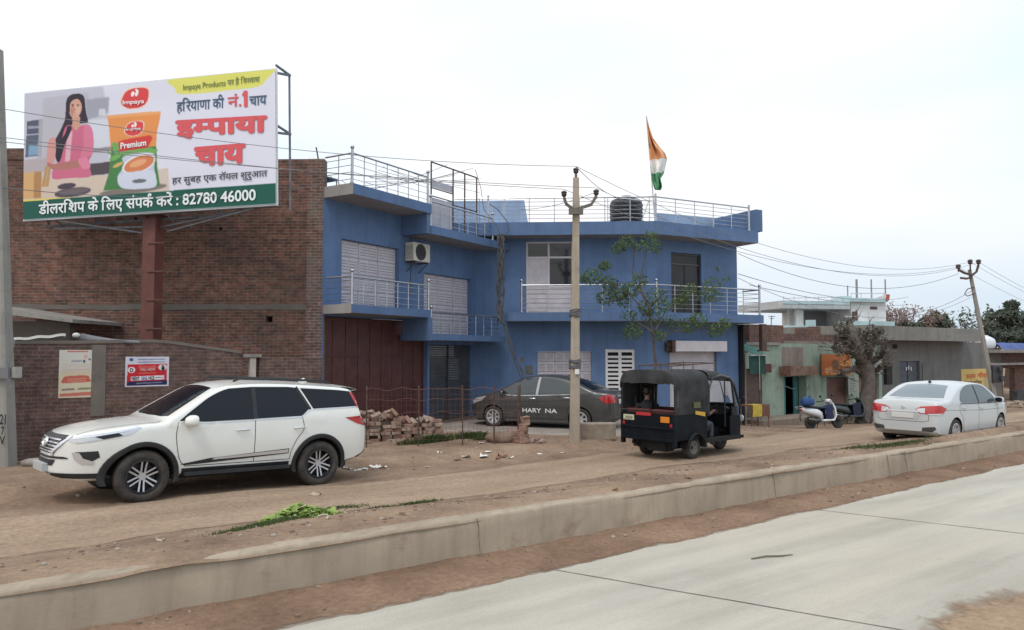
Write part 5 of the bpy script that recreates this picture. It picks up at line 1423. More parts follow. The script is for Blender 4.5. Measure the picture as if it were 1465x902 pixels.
def mirror(parent, name, c, side, mats, s=1.0, fwd=1):
    mb = MB(); M = WM[parent]
    mb.M = Matrix.Translation(c) @ Matrix.Diagonal((s, side * s, s, 1))
    mb.loft([(-.055, .10, .0, .105, .075, 3), (-.03, .10, .0, .115, .085, 3), (.03, .105, .0, .11, .08, 2.6), (.075, .10, -.005, .08, .055, 2.3), (.095, .10, -.005, .04, .03, 2)], 16, 0)
    mb.tube([(0, .02, -.06), (-.0, -.06, -.09)], .025, 6, 1)
    o = mb.build(name, mats, parent, M, smooth=50)
    g = MB(); g.M = mb.M; g.loft([(-.058, .10, 0, .092, .063, 3), (-.0565, .10, 0, .092, .063, 3)], 16, 0); g.build('mirror_glass', M_cglass, o, M)
    return o

def suv():
    # placed by its wheels: the near front and rear wheels touch the lane where the photograph shows them
    f = GG(199, 711); r = GG(455, 689)
    f = PY(199, 700, 10.9); r = PY(455, 680, 12.8)
    d = Vector((f.x - r.x, f.y - r.y, 0)).normalized(); n_left = Vector((-d.y, d.x, 0))
    mid = (f + r) / 2 - n_left * .79
    xf, xr = 1.50, -1.385
    base = mid - d * ((xf + xr) / 2 * .95)
    zf, zr_ = zat(f), zat(r)
    zoff = 0
    T = thing('parked_car', 'white suv with dark tinted windows parked along the low brick wall', 'car', M=frame((base.x, base.y, (zf + zr_) / 2 - .02), d) @ Matrix.Rotation(-math.atan2(zf - zr_, 2.745), 4, 'Y') @ Matrix.Diagonal((.95, .95, .95, 1)))
    M = WM[T]
    top = [(-2.40, .70), (-2.385, .98), (-2.33, 1.09), (-2.27, 1.15), (-2.20, 1.30), (-2.12, 1.52), (-2.06, 1.66), (-1.98, 1.715), (-1.6, 1.755), (-1.0, 1.79), (-.4, 1.805), (.05, 1.785), (.38, 1.725), (.75, 1.52), (1.10, 1.305), (1.24, 1.225), (1.5, 1.20), (1.85, 1.155), (2.12, 1.09), (2.28, 1.01), (2.345, .92), (2.385, .74), (2.40, .58)]
    bot = [(-2.40, .52), (-2.1, .40), (-1.9, .36), (1.9, .34), (2.2, .36), (2.40, .45)]
    plan = [(-2.40, .64), (-2.37, .76), (-2.28, .845), (-2.1, .885), (-1.5, .91), (0, .918), (1.4, .915), (1.75, .895), (1.95, .86), (2.08, .80), (2.20, .70), (2.30, .55), (2.36, .40), (2.40, .24)]
    belt = [(-2.4, 1.18), (-1.0, 1.16), (.9, 1.10), (1.2, 1.12), (2.4, 1.3)]
    sh = Shell(top, bot, plan, belt, .27, .05, .09, .06); sh.data()
    M_pearl = mat('pearl_white_paint', (.74, .74, .70), .22, coat=.6, var=.03, vscale=2)
    Rr = .385
    wh = [(xf, Rr), (xr, Rr)]
    body = cut_body(sh, 'body', [M_pearl, M_well], T, wh, Rr + .06, .30, .92)
    # underside, sill, side step
    mb = MB(); mb.box(-2.0, 2.0, -.72, .72, .30, .42); mb.build('underbody', M_well, T, M)  # underside box, widened to deepen the shade beneath the car
    mb = MB()
    for sd in (1, -1):
        panel(mb, sh, [(-.82, .36), (.95, .36), (.95, .47), (-.82, .47)], 'y', sd, .012); mb.box(-.80, .92, sd * .80 if sd > 0 else -.97, .97 if sd > 0 else -.80, .36, .41)
    mb.build('side_step', M_plastic, T, M, smooth=30)
    # arch flares
    for (x, z) in wh:
        for sd in (1, -1):
            mb = MB(); N = 26; a0, a1 = (-.30, math.pi + .34) if x > 0 else (-.34, math.pi + .30)
            rows = []
            for k in range(N + 1):
                t = a0 + (a1 - a0) * k / N; row = []
                for (rr, off) in ((Rr + .058, -.05), (Rr + .058, .022), (Rr + .075, .032), (Rr + .125, .026), (Rr + .132, .0)):
                    px, pz = x + rr * math.cos(t), z + rr * math.sin(t); pz = max(pz, .28)
                    y = sh.W(max(-2.36, min(2.3, px)), max(pz, .42)) + off
                    row.append((px, sd * y, pz))
                rows.append(row)
            mb.grid(rows); mb.build('wheel_arch_flare', M_plastic, T, M, smooth=50)
    # glass: side windows (one dark band with pillars over it)
    for sd in (1, -1):
        mb = MB()
        front = bez([(1.02, 1.19), (.80, 1.36), (.56, 1.53), (.36, 1.63), (.22, 1.675)], 3) + [(-.16, 1.70), (-.16, 1.185), (.6, 1.165)]
        panel(mb, sh, front, 'y', sd, .005)
        panel(mb, sh, [(-.22, 1.70), (-.80, 1.70), (-.96, 1.685), (-1.16, 1.33), (-1.02, 1.215), (-.22, 1.19)], 'y', sd, .005)
        panel(mb, sh, [(-1.03, 1.68), (-1.75, 1.645), (-2.01, 1.62), (-2.13, 1.36), (-1.24, 1.33)], 'y', sd, .005)
        mb.build('side_window', M_cglass, T, M, smooth=30)
        mb = MB()
        panel(mb, sh, [(-.155, 1.70), (-.225, 1.70), (-.225, 1.19), (-.155, 1.185)], 'y', sd, .007)
        strip(mb, sh, [(-.96, 1.69), (-1.18, 1.33)], .045, 'y', sd, .007)
        mb.build('window_pillar', M_plastic, T, M, smooth=30)
        mb = MB(); strip(mb, sh, [(1.0, 1.165), (.6, 1.148), (-.2, 1.172), (-1.0, 1.198), (-1.2, 1.315), (-2.1, 1.345)], .016, 'y', sd, .008); mb.build('chrome_strip', M_chrome, T, M, smooth=30)
        mb = MB()
        for line in ([(1.03, 1.17), (1.06, .95), (1.0, .62), (.90, .50)], [(-.19, 1.17), (-.19, .50)], [(-1.02, 1.2), (-1.06, 1.0), (-.93, .82), (-.84, .62), (-.83, .50)], [(.9, .50), (-.83, .50)]): strip(mb, sh, bez(line, 3), .010, 'y', sd, .0035)
        mb.build('door_gap', M_well, T, M)
        mb = MB(); panel(mb, sh, [(.98, .535), (.55, .60), (-.80, .68), (-.80, .60), (.9, .515)], 'y', sd, .010)
        panel(mb, sh, [(.50, .575), (.46, .605), (-.78, .668), (-.79, .612)], 'y', sd, .016, 1)
        mb.build('door_moulding', [M_plastic, M_chrome], T, M, smooth=30)
        for xh in (.02, -.98):
            mb = MB(); y = sh.W(xh, 1.02); mb.loft([(xh - .11, sd * (y + .015), 1.02, .010, .010, 2), (xh - .09, sd * (y + .032), 1.022, .013, .015, 2), (xh + .09, sd * (y + .032), 1.018, .013, .015, 2), (xh + .11, sd * (y + .015), 1.015, .010, .010, 2)], 10); mb.build('door_handle', M_chrome, T, M, smooth=50)
        mirror(T, 'side_mirror', (.86, sd * .885, 1.19), sd, [M_pearl, M_plastic], 1.08)
        mb = MB(); mb.tube([(.1, sd * .64, 1.79), (0, sd * .64, 1.835), (-1.5, sd * .66, 1.81), (-1.65, sd * .66, 1.765)], .02, 6); mb.build('roof_rail', M_plastic, T, M, smooth=50)
        # front lamp: slim, sweeping back from the grille
        mb = MB(); panel(mb, sh, [(2.30, .93), (2.12, 1.015), (1.80, 1.07), (1.55, 1.105), (1.72, 1.01), (1.95, .955), (2.2, .895)], 'y', sd, .006, 0, .04)
        panel(mb, sh, [(2.08, 1.0), (1.85, 1.045), (1.80, 1.0), (1.98, .955)], 'y', sd, .009, 1, .04)
        panel(mb, sh, [(2.27, .945), (1.56, 1.108), (1.6, 1.125), (2.27, .965)], 'y', sd, .010, 2, .04)
        mb.build('headlight', [M_lclear, M_rimdark, M_chrome], T, M, smooth=30)
        mb = MB(); panel(mb, sh, [(2.21, .775), (2.02, .79), (2.0, .70), (2.08, .63), (2.15, .62)], 'y', sd, .006, 0, .04)
        panel(mb, sh, [(2.235, .77), (2.175, .765), (2.14, .685), (2.04, .635), (2.05, .60), (2.15, .61), (2.21, .67)], 'y', sd, .012, 1, .04)
        mb.build('fog_lamp', [M_plastic, M_chrome], T, M, smooth=30)
        # rear lamp wraps the corner
        mb = MB(); panel(mb, sh, [(-1.86, 1.165), (-2.22, 1.19), (-2.30, 1.10), (-2.33, 1.0), (-2.12, 1.05)], 'y', sd, .008, 0, .04)
        panel(mb, sh, [(sd * .60, 1.04), (sd * .80, 1.02), (sd * .82, 1.12), (sd * .60, 1.16)], 'x', -1, .008, 0, .04)
        mb.build('tail_light', M_lred, T, M, smooth=30)
        mb = MB(); panel(mb, sh, [(-2.04, 1.60), (-1.98, 1.61), (-2.13, 1.32), (-2.19, 1.32)], 'y', sd, .012, 0, .04); mb.build('pillar_reflector', M_lred, T, M)
    # windscreen, rear glass, roof spoiler, grille, plates
    mb = MB(); panel(mb, sh, [(.42, .55), (.42, -.55), (.6, -.60), (1.12, -.70), (1.17, -.5), (1.20, 0), (1.17, .5), (1.12, .70), (.6, .60)], 'z', 1, .004, 0, .06); mb.build('windscreen', M_cglass, T, M, smooth=30)
    mb = MB(); panel(mb, sh, [(-.60, 1.60), (.60, 1.60), (.70, 1.22), (-.70, 1.22)], 'x', -1, .006, 0, .06); mb.build('rear_window', M_cglass, T, M, smooth=30)
    mb = MB(); mb.M = Matrix.Translation((0, 0, 0)); mb.grid([[(-1.75, y, 1.735 - .10 * y * y), (-2.0, y, 1.735 - .10 * y * y), (-2.2, y, 1.705 - .10 * y * y), (-2.21, y, 1.685 - .1 * y * y), (-2.05, y, 1.66 - .1 * y * y), (-1.9, y, 1.63 - .1 * y * y)] for y in [-.66 + 1.32 * k / 14 for k in range(15)]]); 
    mb.build('roof_spoiler', M_pearl, T, M, smooth=50)
    g = MB(); panel(g, sh, [(-.50, 1.0), (.50, 1.0), (.56, .94), (.38, .74), (-.38, .74), (-.56, .94)], 'x', 1, .006, 0, .05)
    for zz in (.945, .90, .855, .81): panel(g, sh, [(-.50 + (.95 - zz) * .6, zz), (.50 - (.95 - zz) * .6, zz), (.48 - (.95 - zz) * .6, zz - .018), (-.48 + (.95 - zz) * .6, zz - .018)], 'x', 1, .014, 1, .06)
    for sd in (1, -1): strip(g, sh, [(sd * .60, .985), (sd * .52, .90), (sd * .38, .775), (sd * .36, .72)], .045, 'x', 1, .016, 1)
    strip(g, sh, [(-.37, .765), (.37, .765)], .02, 'x', 1, .014, 1)
    gr = g.build('grille', [M_rimdark, M_chrome], T, M, smooth=30)
    e = MB()
    c = sh.hit((4, 0, .885), (-1, 0, 0))[0]; e.M = Matrix.Translation((c.x + .03, 0, .885)) @ Matrix.Rotation(R(-12), 4, 'Y')
    def ring(rx, rz, th, cy=0, cz=0):
        N = 28; rows = []
        for k in range(N):
            a = 2 * math.pi * k / N; ca, sa = math.cos(a), math.sin(a)
            rows.append([(0, cy + (rx + th) * ca, cz + (rz + th) * sa), (.012, cy + rx * ca, cz + rz * sa), (0, cy + (rx - th) * ca, cz + (rz - th) * sa), (-.012, cy + rx * ca, cz + rz * sa)])
        rows.append(rows[0]); e.grid(rows, closed=True)
    ring(.092, .062, .010); ring(.026, .056, .008); ring(.062, .024, .008, 0, .03)
    e.build('emblem', M_chrome, gr, M, smooth=60)
    mb = MB(); panel(mb, sh, [(-.55, .705), (.55, .705), (.60, .69), (.60, .675), (-.60, .675), (-.60, .69)], 'x', 1, .010, 0, .06); panel(mb, sh, [(-.42, .655), (.42, .655), (.36, .57), (-.36, .57)], 'x', 1, .008, 0, .06); mb.build('lower_grille', M_plastic, T, M, smooth=30)
    c = sh.hit((4, 0, .54), (-1, 0, 0))[0]
    mb = MB(); mb.box(c.x - .02, c.x + .05, -.27, .27, .475, .595); p = mb.build('number_plate', mat('plate_greyed', (.42, .44, .44), .5), T, M, bevel=.006)
    mb = MB(); panel(mb, sh, [(-.8, .47), (.8, .47), (.8, .40), (-.8, .40)], 'x', 1, .012, 0, .06); mb.build('front_lip', M_plastic, T, M, smooth=30)
    mb = MB(); panel(mb, sh, [(-.8, .56), (.8, .56), (.8, .44), (-.8, .44)], 'x', -1, .012, 0, .06); mb.build('rear_lip', M_plastic, T, M, smooth=30)
    mb = MB(); strip(mb, sh, [(1.24, .72), (1.3, .78), (2.2, .62)], .01, 'z', 1, .003); strip(mb, sh, [(1.24, -.72), (1.3, -.78), (2.2, -.62)], .01, 'z', 1, .003); mb.build('bonnet_gap', M_well, T, M)
    # fin aerial on the roof and the second mirror on the near wing
    mb = MB(); mb.loft([(-1.55, 0, 1.77, .03, .01, 2), (-1.50, 0, 1.80, .028, .045, 2), (-1.40, 0, 1.79, .02, .02, 2)], 10); mb.build('roof_aerial', M_pearl, T, M, smooth=50)
    for o in T.children:      # the long front overhang
        if o.type == 'MESH' and o.name.split('.')[0] != 'side_mirror':
            for v in o.data.vertices:
                if v.co.x > 1.78: v.co.x = 1.78 + (v.co.x - 1.78) * 1.36
            for c in o.children:
                for v in c.data.vertices:
                    if v.co.x > 1.78: v.co.x = 1.78 + (v.co.x - 1.78) * 1.36
    for (x, z) in wh:
        for sd in (1, -1): wheel(T, 'wheel', (x, sd * .79, z), Rr, .255, .25, 6, sd, M)
suv()

def sedan(T, P):
    """three-box saloon; P holds its own profile and trim"""
    M = WM[T]; sh = Shell(P['top'], P['bot'], P['plan'], P['belt'], P.get('tumble', .30), .045, P.get('rad', .09), .05); sh.data()
    Rr = P['R']; wh = [(P['xf'], Rr), (P['xr'], Rr)]; W = P['W']
    cut_body(sh, 'body', [P['paint'], M_well], T, wh, Rr + .045, .26, W)
    mb = MB(); mb.box(P['x0'] + .3, P['x1'] - .3, -.62, .62, .17, .30); mb.build('underbody', M_well, T, M)
    for sd in (1, -1):
        mb = MB()
        for poly in P['glass']: panel(mb, sh, poly, 'y', sd, .005, 0, .06)
        mb.build('side_window', P.get('glassmat', M_cglass), T, M, smooth=30)
        mb = MB()
        for line in P['pillars']: strip(mb, sh, line, P.get('pw', .055), 'y', sd, .007)
        mb.build('window_pillar', P.get('pillarmat', M_plastic), T, M, smooth=30)
        mb = MB(); strip(mb, sh, P['chrome'], .018, 'y', sd, .008); mb.build('window_trim', P.get('trimmat', M_chrome), T, M, smooth=30)
        mb = MB()
        for line in P['gaps']: strip(mb, sh, bez(line, 3), .009, 'y', sd, .0035)
        strip(mb, sh, P['crease'], .006, 'y', sd, .003)
        mb.build('door_gap', M_well, T, M)
        for xh, zh in P['handles']:
            mb = MB(); y = sh.W(xh, zh); mb.loft([(xh - .10, sd * (y + .012), zh, .010, .010, 2), (xh - .08, sd * (y + .028), zh, .013, .016, 2), (xh + .08, sd * (y + .028), zh, .013, .016, 2), (xh + .10, sd * (y + .012), zh, .010, .010, 2)], 10); mb.build('door_handle', P['handle'], T, M, smooth=50)
        mx, mz = P['mirror']; mirror(T, 'side_mirror', (mx, sd * (sh.W(mx, mz) + .0), mz + .05), sd, [P['paint'], M_plastic], .92)
        mb = MB()
        for poly in P['head']: panel(mb, sh, poly, 'y', sd, .006, 0, .05)
        mb.build('headlight', M_lclear, T, M, smooth=30)
        mb = MB()
        for poly, mi, off in P['tail_side']: panel(mb, sh, poly, 'y', sd, off, mi, .04)
        for poly, mi, off in P['tail_rear']: panel(mb, sh, [(sd * a, b) for a, b in poly], 'x', -1, off, mi, .04)
        mb.build('tail_light', [M_lred, M_lclear, M_plastic], T, M, smooth=30)
        mb = MB(); panel(mb, sh, [(P['xr'] + Rr + .06, .20), (P['xf'] - Rr - .06, .20), (P['xf'] - Rr - .06, .25), (P['xr'] + Rr + .06, .25)], 'y', sd, .012, 0, .1); mb.build('sill_skirt', P.get('skirt', P['paint']), T, M, smooth=30)
        if 'rear_vent' in P:
            mb = MB(); panel(mb, sh, [(sd * a, b) for a, b in P['rear_vent']], 'x', -1, .006, 0, .05); mb.build('bumper_vent', mat('vent_shade', (.05, .05, .052), .6), T, M, smooth=30)
    mb = MB(); panel(mb, sh, P['screen'], 'z', 1, .004, 0, .07); mb.build('windscreen', M_cglass, T, M, smooth=30)
    mb = MB(); panel(mb, sh, P['rearglass'], 'z', 1, .004, 0, .07); mb.build('rear_window', P.get('rearmat', M_cglass), T, M, smooth=30)
    c = sh.hit((-4, 0, P['plate'][1]), (1, 0, 0))[0]
    mb = MB(); mb.box(c.x - .02, c.x + .03, -.26, .26, P['plate'][1] - .06, P['plate'][1] + .06); p = mb.build('number_plate', M_plate, T, M, bevel=.006)
    mb = MB(); panel(mb, sh, P['platewell'], 'x', -1, .004, 0, .05); mb.build('plate_recess', P.get('recess', P['paint']), T, M, smooth=30)
    mb = MB(); panel(mb, sh, [(-.6, .30), (.6, .30), (.55, .20), (-.55, .20)], 'x', -1, .012, 0, .08); mb.build('bumper_lip', P.get('lip', P['paint']), T, M, smooth=30)
    mb = MB(); strip(mb, sh, P['boot_line'], .009, 'x', -1, .003); mb.build('boot_gap', M_well, T, M)
    mb = MB(); panel(mb, sh, [(-.5, .62), (.5, .62), (.45, .45), (-.45, .45)], 'x', 1, .008, 0, .06); mb.build('front_grille', M_plastic, T, M)
    mb = MB(); z = interp(sh.top, P['fin']) ; mb.loft([(P['fin'] - .07, 0, z + .02, .02, .03, 2), (P['fin'] - .04, 0, z + .03, .022, .04, 2), (P['fin'] + .06, 0, z + .005, .015, .015, 2)], 10); mb.build('roof_aerial', P.get('finmat', P['paint']), T, M, smooth=50)
    for (x, z) in wh:
        for sd in (1, -1): wheel(T, 'wheel', (x, sd * (W - .115), z), Rr, .195, .20, P['spokes'], sd, M, twin=P.get('twin', False))
    return sh

def white_sedan():
    rl = GG(1274, 627); d = Vector((math.sin(R(52.5)), math.cos(R(52.5)), 0)); left = Vector((-d.y, d.x, 0))
    P = dict(x0=-2.245, x1=2.245, W=.865, R=.305, xf=1.30, xr=-1.35,
        top=[(-2.245, .62), (-2.235, .78), (-2.20, .93), (-2.12, 1.055), (-2.0, 1.075), (-1.75, 1.09), (-1.62, 1.11), (-1.25, 1.28), (-.9, 1.41), (-.55, 1.47), (-.1, 1.485), (.3, 1.465), (.6, 1.40), (.95, 1.22), (1.2, 1.06), (1.32, 1.01), (1.7, .95), (2.0, .86), (2.15, .76), (2.22, .62), (2.245, .50)],
        bot=[(-2.245, .34), (-2.1, .24), (-1.8, .19), (1.8, .19), (2.1, .2), (2.245, .30)],
        plan=[(-2.245, .56), (-2.22, .68), (-2.14, .775), (-1.95, .825), (-1.4, .855), (0, .865), (1.2, .86), (1.6, .83), (1.9, .76), (2.1, .64), (2.2, .50), (2.245, .38)],
        belt=[(-2.3, .97), (-1.2, .97), (1.0, .93), (1.3, .95), (2.3, 1.2)],
        glass=[bez([(1.02, .97), (.72, 1.20), (.42, 1.355), (.15, 1.40)], 3) + [(-.10, 1.405), (-.06, .955), (.6, .945)], [(-.18, 1.405)] + bez([(-.45, 1.40), (-.72, 1.345), (-.98, 1.21), (-1.12, 1.05)], 3) + [(-1.06, .985), (-.14, .96)]],
        pillars=[[(-.14, 1.40), (-.10, .955)]], chrome=[(1.05, .945), (.6, .928), (-.1, .94), (-1.1, .965)], trimmat=M_plastic,
        gaps=[[(1.02, .94), (1.05, .7), (.98, .32)], [(-.1, .94), (-.1, .30)], [(-1.12, .98), (-1.16, .8), (-1.0, .62), (-.93, .32)], [(.98, .29), (-.93, .29)]],
        crease=[(1.4, .76), (0, .77), (-1.2, .81), (-2.0, .84)], handles=[(.05, .83), (-.95, .86)], mirror=(.93, .945),
        head=[[(2.16, .72), (1.9, .82), (1.6, .86), (1.72, .74), (2.05, .64)]],
        tail_side=[([(-1.82, .87), (-2.06, .955), (-2.20, .935), (-2.23, .80), (-2.14, .735), (-2.0, .75)], 0, .008), ([(-2.0, .775), (-2.215, .765), (-2.225, .735), (-2.10, .72)], 1, .011)],
        tail_rear=[([(.78, .955), (.42, .92), (.30, .85), (.40, .755), (.60, .745), (.80, .765)], 0, .008), ([(.52, .885), (.36, .87), (.32, .835), (.42, .77), (.52, .77)], 1, .011), ([(.80, .765), (.60, .755), (.55, .735), (.80, .735)], 1, .011)],
        rear_vent=[(.46, .43), (.72, .46), (.74, .40), (.66, .335), (.44, .345)],
        screen=[(.45, .52), (.45, -.52), (1.18, -.70), (1.26, 0), (1.18, .70)],
        rearglass=[(-.92, .50), (-.88, 0), (-.92, -.50), (-1.15, -.55), (-1.55, -.66), (-1.62, -.3), (-1.64, 0), (-1.62, .3), (-1.55, .66), (-1.15, .55)],
        plate=(0, .70), platewell=[(-.36, .79), (.36, .79), (.44, .72), (.36, .61), (-.36, .61), (-.44, .72)], recess=mat('recess_shade', (.42, .42, .43), .4),
        boot_line=[(-.62, .92), (-.60, .60), (-.5, .565), (.5, .565), (.60, .60), (.62, .92)], fin=-.75, paint=mat('white_car_paint', (.49, .51, .52), .28, coat=.4), handle=None, spokes=8, finmat=M_plastic,
        rearmat=mat('pale_rear_glass', (.17, .20, .22), .10, spec=.6), glassmat=mat('side_glass_pale', (.075, .088, .092), .06, spec=.7))  # rear pane is evenly paler than the side panes
    P['handle'] = P['paint']
    base = Vector((rl.x, rl.y, 0)) - left * (P['W'] - .115) - d * P['xr']
    T = thing('parked_car', 'white sedan seen from behind standing beside the raised median on the right', 'car', M=frame((base.x, base.y, .0), d))
    sh = sedan(T, P); M = WM[T]
    e = MB(); c = sh.hit((-4, 0, .885), (1, 0, 0))[0]; x = c.x - .012
    for pts in ([(-.05, .01), (0, .045), (.05, .01)], [(.05, -.01), (0, -.045), (-.05, -.01)], [(-.05, .01), (.03, -.02)], [(.05, -.01), (-.03, .02)]): e.tube([(x, a, .885 + b) for a, b in pts], .007, 5)
    e.build('emblem', M_chrome, T, M)
    mb = MB(); strip(mb, sh, [(-.36, .80), (.36, .80)], .03, 'x', -1, .012); mb.build('chrome_strip', M_chrome, T, M)
    mb = MB(); panel(mb, sh, [(.52, .885), (.40, .885), (.40, .868), (.52, .868)], 'x', -1, .008, 0, .04); mb.build('model_badge', M_ink, T, M)
    mb = MB()
    for k in range(8): a = -.215 + k * .056; mb.box(c.x - .06, c.x - .0225, a, a + .035, .675, .725)
    # plate characters are smeared in the photograph: only grey strokes
white_sedan()

def grey_sedan():
    f = GG(709, 611); r = GG(829, 616)
    d = Vector((f.x - r.x, f.y - r.y, 0)).normalized(); left = Vector((-d.y, d.x, 0))
    paint = mat('grey_metallic_paint', (.082, .081, .08), .30, .4, coat=.5, var=.15, vscale=3)
    P = dict(x0=-2.22, x1=2.22, W=.848, R=.302, xf=1.33, xr=-1.27,
        top=[(-2.22, .60), (-2.20, .82), (-2.16, .98), (-2.08, 1.065), (-1.9, 1.085), (-1.66, 1.11), (-1.2, 1.30), (-.85, 1.42), (-.5, 1.475), (-.1, 1.495), (.25, 1.47), (.6, 1.38), (1.0, 1.16), (1.25, 1.04), (1.38, 1.0), (1.75, .93), (2.0, .84), (2.13, .74), (2.19, .62), (2.22, .50)],
        bot=[(-2.22, .34), (-2.05, .24), (-1.8, .19), (1.8, .18), (2.1, .2), (2.22, .28)],
        plan=[(-2.22, .54), (-2.19, .66), (-2.10, .76), (-1.9, .81), (-1.4, .84), (0, .848), (1.2, .845), (1.6, .81), (1.9, .74), (2.08, .62), (2.17, .48), (2.22, .36)],
        belt=[(-2.3, 1.0), (-1.2, .99), (1.0, .92), (1.3, .95), (2.3, 1.2)],
        glass=[bez([(1.10, .955), (.80, 1.17), (.48, 1.34), (.20, 1.40)], 3) + [(-.05, 1.41), (.0, .945), (.6, .93)], [(-.13, 1.41)] + bez([(-.4, 1.405), (-.68, 1.35), (-.95, 1.22), (-1.08, 1.08)], 3) + [(-1.02, 1.0), (-.08, .955)]],
        pillars=[[(-.075, 1.41), (-.025, .95)]], pillarmat=mat('pillar_silver', (.42, .43, .45), .3, .7), pw=.07, chrome=[(1.1, .935), (.6, .912), (-.1, .93), (-1.05, .975)],
        gaps=[[(1.08, .94), (1.10, .7), (1.02, .32)], [(-.03, .94), (-.05, .30)], [(-1.10, 1.0), (-1.13, .8), (-.95, .62), (-.88, .32)], [(1.02, .29), (-.88, .29)]],
        crease=[(1.5, .74), (0, .76), (-1.2, .82), (-2.0, .87)], handles=[(.10, .84), (-.90, .88)], mirror=(1.0, .93),
        head=[[(2.12, .70), (1.9, .81), (1.55, .88), (1.68, .76), (2.0, .64)]],
        tail_side=[([(-1.80, .90), (-2.02, .99), (-2.15, .97), (-2.19, .82), (-2.05, .74), (-1.95, .77)], 0, .008)],
        tail_rear=[([(.76, .96), (.50, .93), (.46, .82), (.56, .76), (.76, .77)], 0, .008)],
        screen=[(.40, .52), (.40, -.52), (1.22, -.68), (1.30, 0), (1.22, .68)],
        rearglass=[(-.90, .50), (-.86, 0), (-.90, -.50), (-1.2, -.55), (-1.60, -.64), (-1.66, 0), (-1.60, .64), (-1.2, .55)],
        plate=(0, .78), platewell=[(-.36, .86), (.36, .86), (.36, .70), (-.36, .70)], recess=M_plastic, boot_line=[(-.58, .98), (-.55, .64), (.55, .64), (.58, .98)],
        fin=-.7, paint=paint, handle=M_chrome, spokes=7, glassmat=mat('grey_car_glass', (.035, .05, .055), .05, spec=.8), skirt=mat('sill_pale_strip', (.24, .235, .22), .4, .3))
    base = Vector(((f.x + r.x) / 2, (f.y + r.y) / 2, 0)) - left * (P['W'] - .115) - d * ((P['xf'] + P['xr']) / 2)
    zz = (zat(f) + zat(r)) / 2
    T = thing('parked_car', 'dark grey sedan with white door lettering parked before the blue house', 'car', M=frame((base.x, base.y, zz), d))
    sh = sedan(T, P); M = WM[T]
    # white lettering on the near doors (the car's left side): the gap is part of it
    mb = MB()
    def lay(s, x0, x1):
        V, F = word(s); xs = [a for a, b in V]; mn, mx = min(xs), max(xs); ids = []
        for q in range(9):
            dx, dz = (0, 0) if q == 8 else (.03 * math.cos(q * math.pi / 4), .03 * math.sin(q * math.pi / 4))
            ids = []
            for a, b in V:
                x = x0 + (a - mn) / (mx - mn) * (x1 - x0) - dx * .12; z = .455 + (b + dz) * .165
                ids.append(mb.vert((x, sh.W(x, z) + .012 + .0002 * q, z)))
            for p in F: mb.idx([ids[j] for j in p])
    lay('HARY', .40, -.15); lay('NA', -.28, -.62)
    mb.build('door_lettering', mat('white_vinyl', (.72, .72, .70), .5), T, M)
    mb = MB(); panel(mb, sh, [(-.30, .95), (.30, .95), (.30, .91), (-.30, .91)], 'x', -1, .014, 0, .06); mb.build('chrome_strip', M_chrome, T, M)
grey_sedan()
# ------------------------------------------------------------------ people (seated in the three-wheeler)
def skin_mesh(name, chains, mats, pick, levels=1):
    """one continuous figure: joints joined by edges, a radius at each, grown with the Skin modifier"""
    vs_, es, rs, key = [], [], [], {}
    for ch in chains:
        prev = None
        for (p, r) in ch:
            k = tuple(round(c, 4) for c in p)
            if k not in key: key[k] = len(vs_); vs_.append(p); rs.append(r)
            i = key[k]
            if prev is not None and prev != i: es.append((prev, i))
            prev = i
    me = bpy.data.meshes.new(name); me.from_pydata(vs_, es, [])
    o = bpy.data.objects.new('tmp', me); COL.objects.link(o)
    m = o.modifiers.new('s', 'SKIN'); m.use_smooth_shade = True; m.branch_smoothing = .6
    sd = me.skin_vertices[0].data
    for i, r in enumerate(rs): sd[i].radius = (r, r); sd[i].use_root = (i == 0)
    q = o.modifiers.new('u', 'SUBSURF'); q.levels = levels; q.render_levels = levels
    nm = bpy.data.meshes.new_from_object(o.evaluated_get(bpy.context.evaluated_depsgraph_get())); bpy.data.objects.remove(o)
    nm.name = name; nm.materials.clear()
    for m_ in mats: nm.materials.append(m_)
    for p in nm.polygons: p.material_index = pick(p.center)
    nm.polygons.foreach_set('use_smooth', [True] * len(nm.polygons)); return nm
M_skin = mat('skin_brown', (.21, .115, .075), .55)
M_hair = mat('hair_black', (.012, .010, .009), .5)
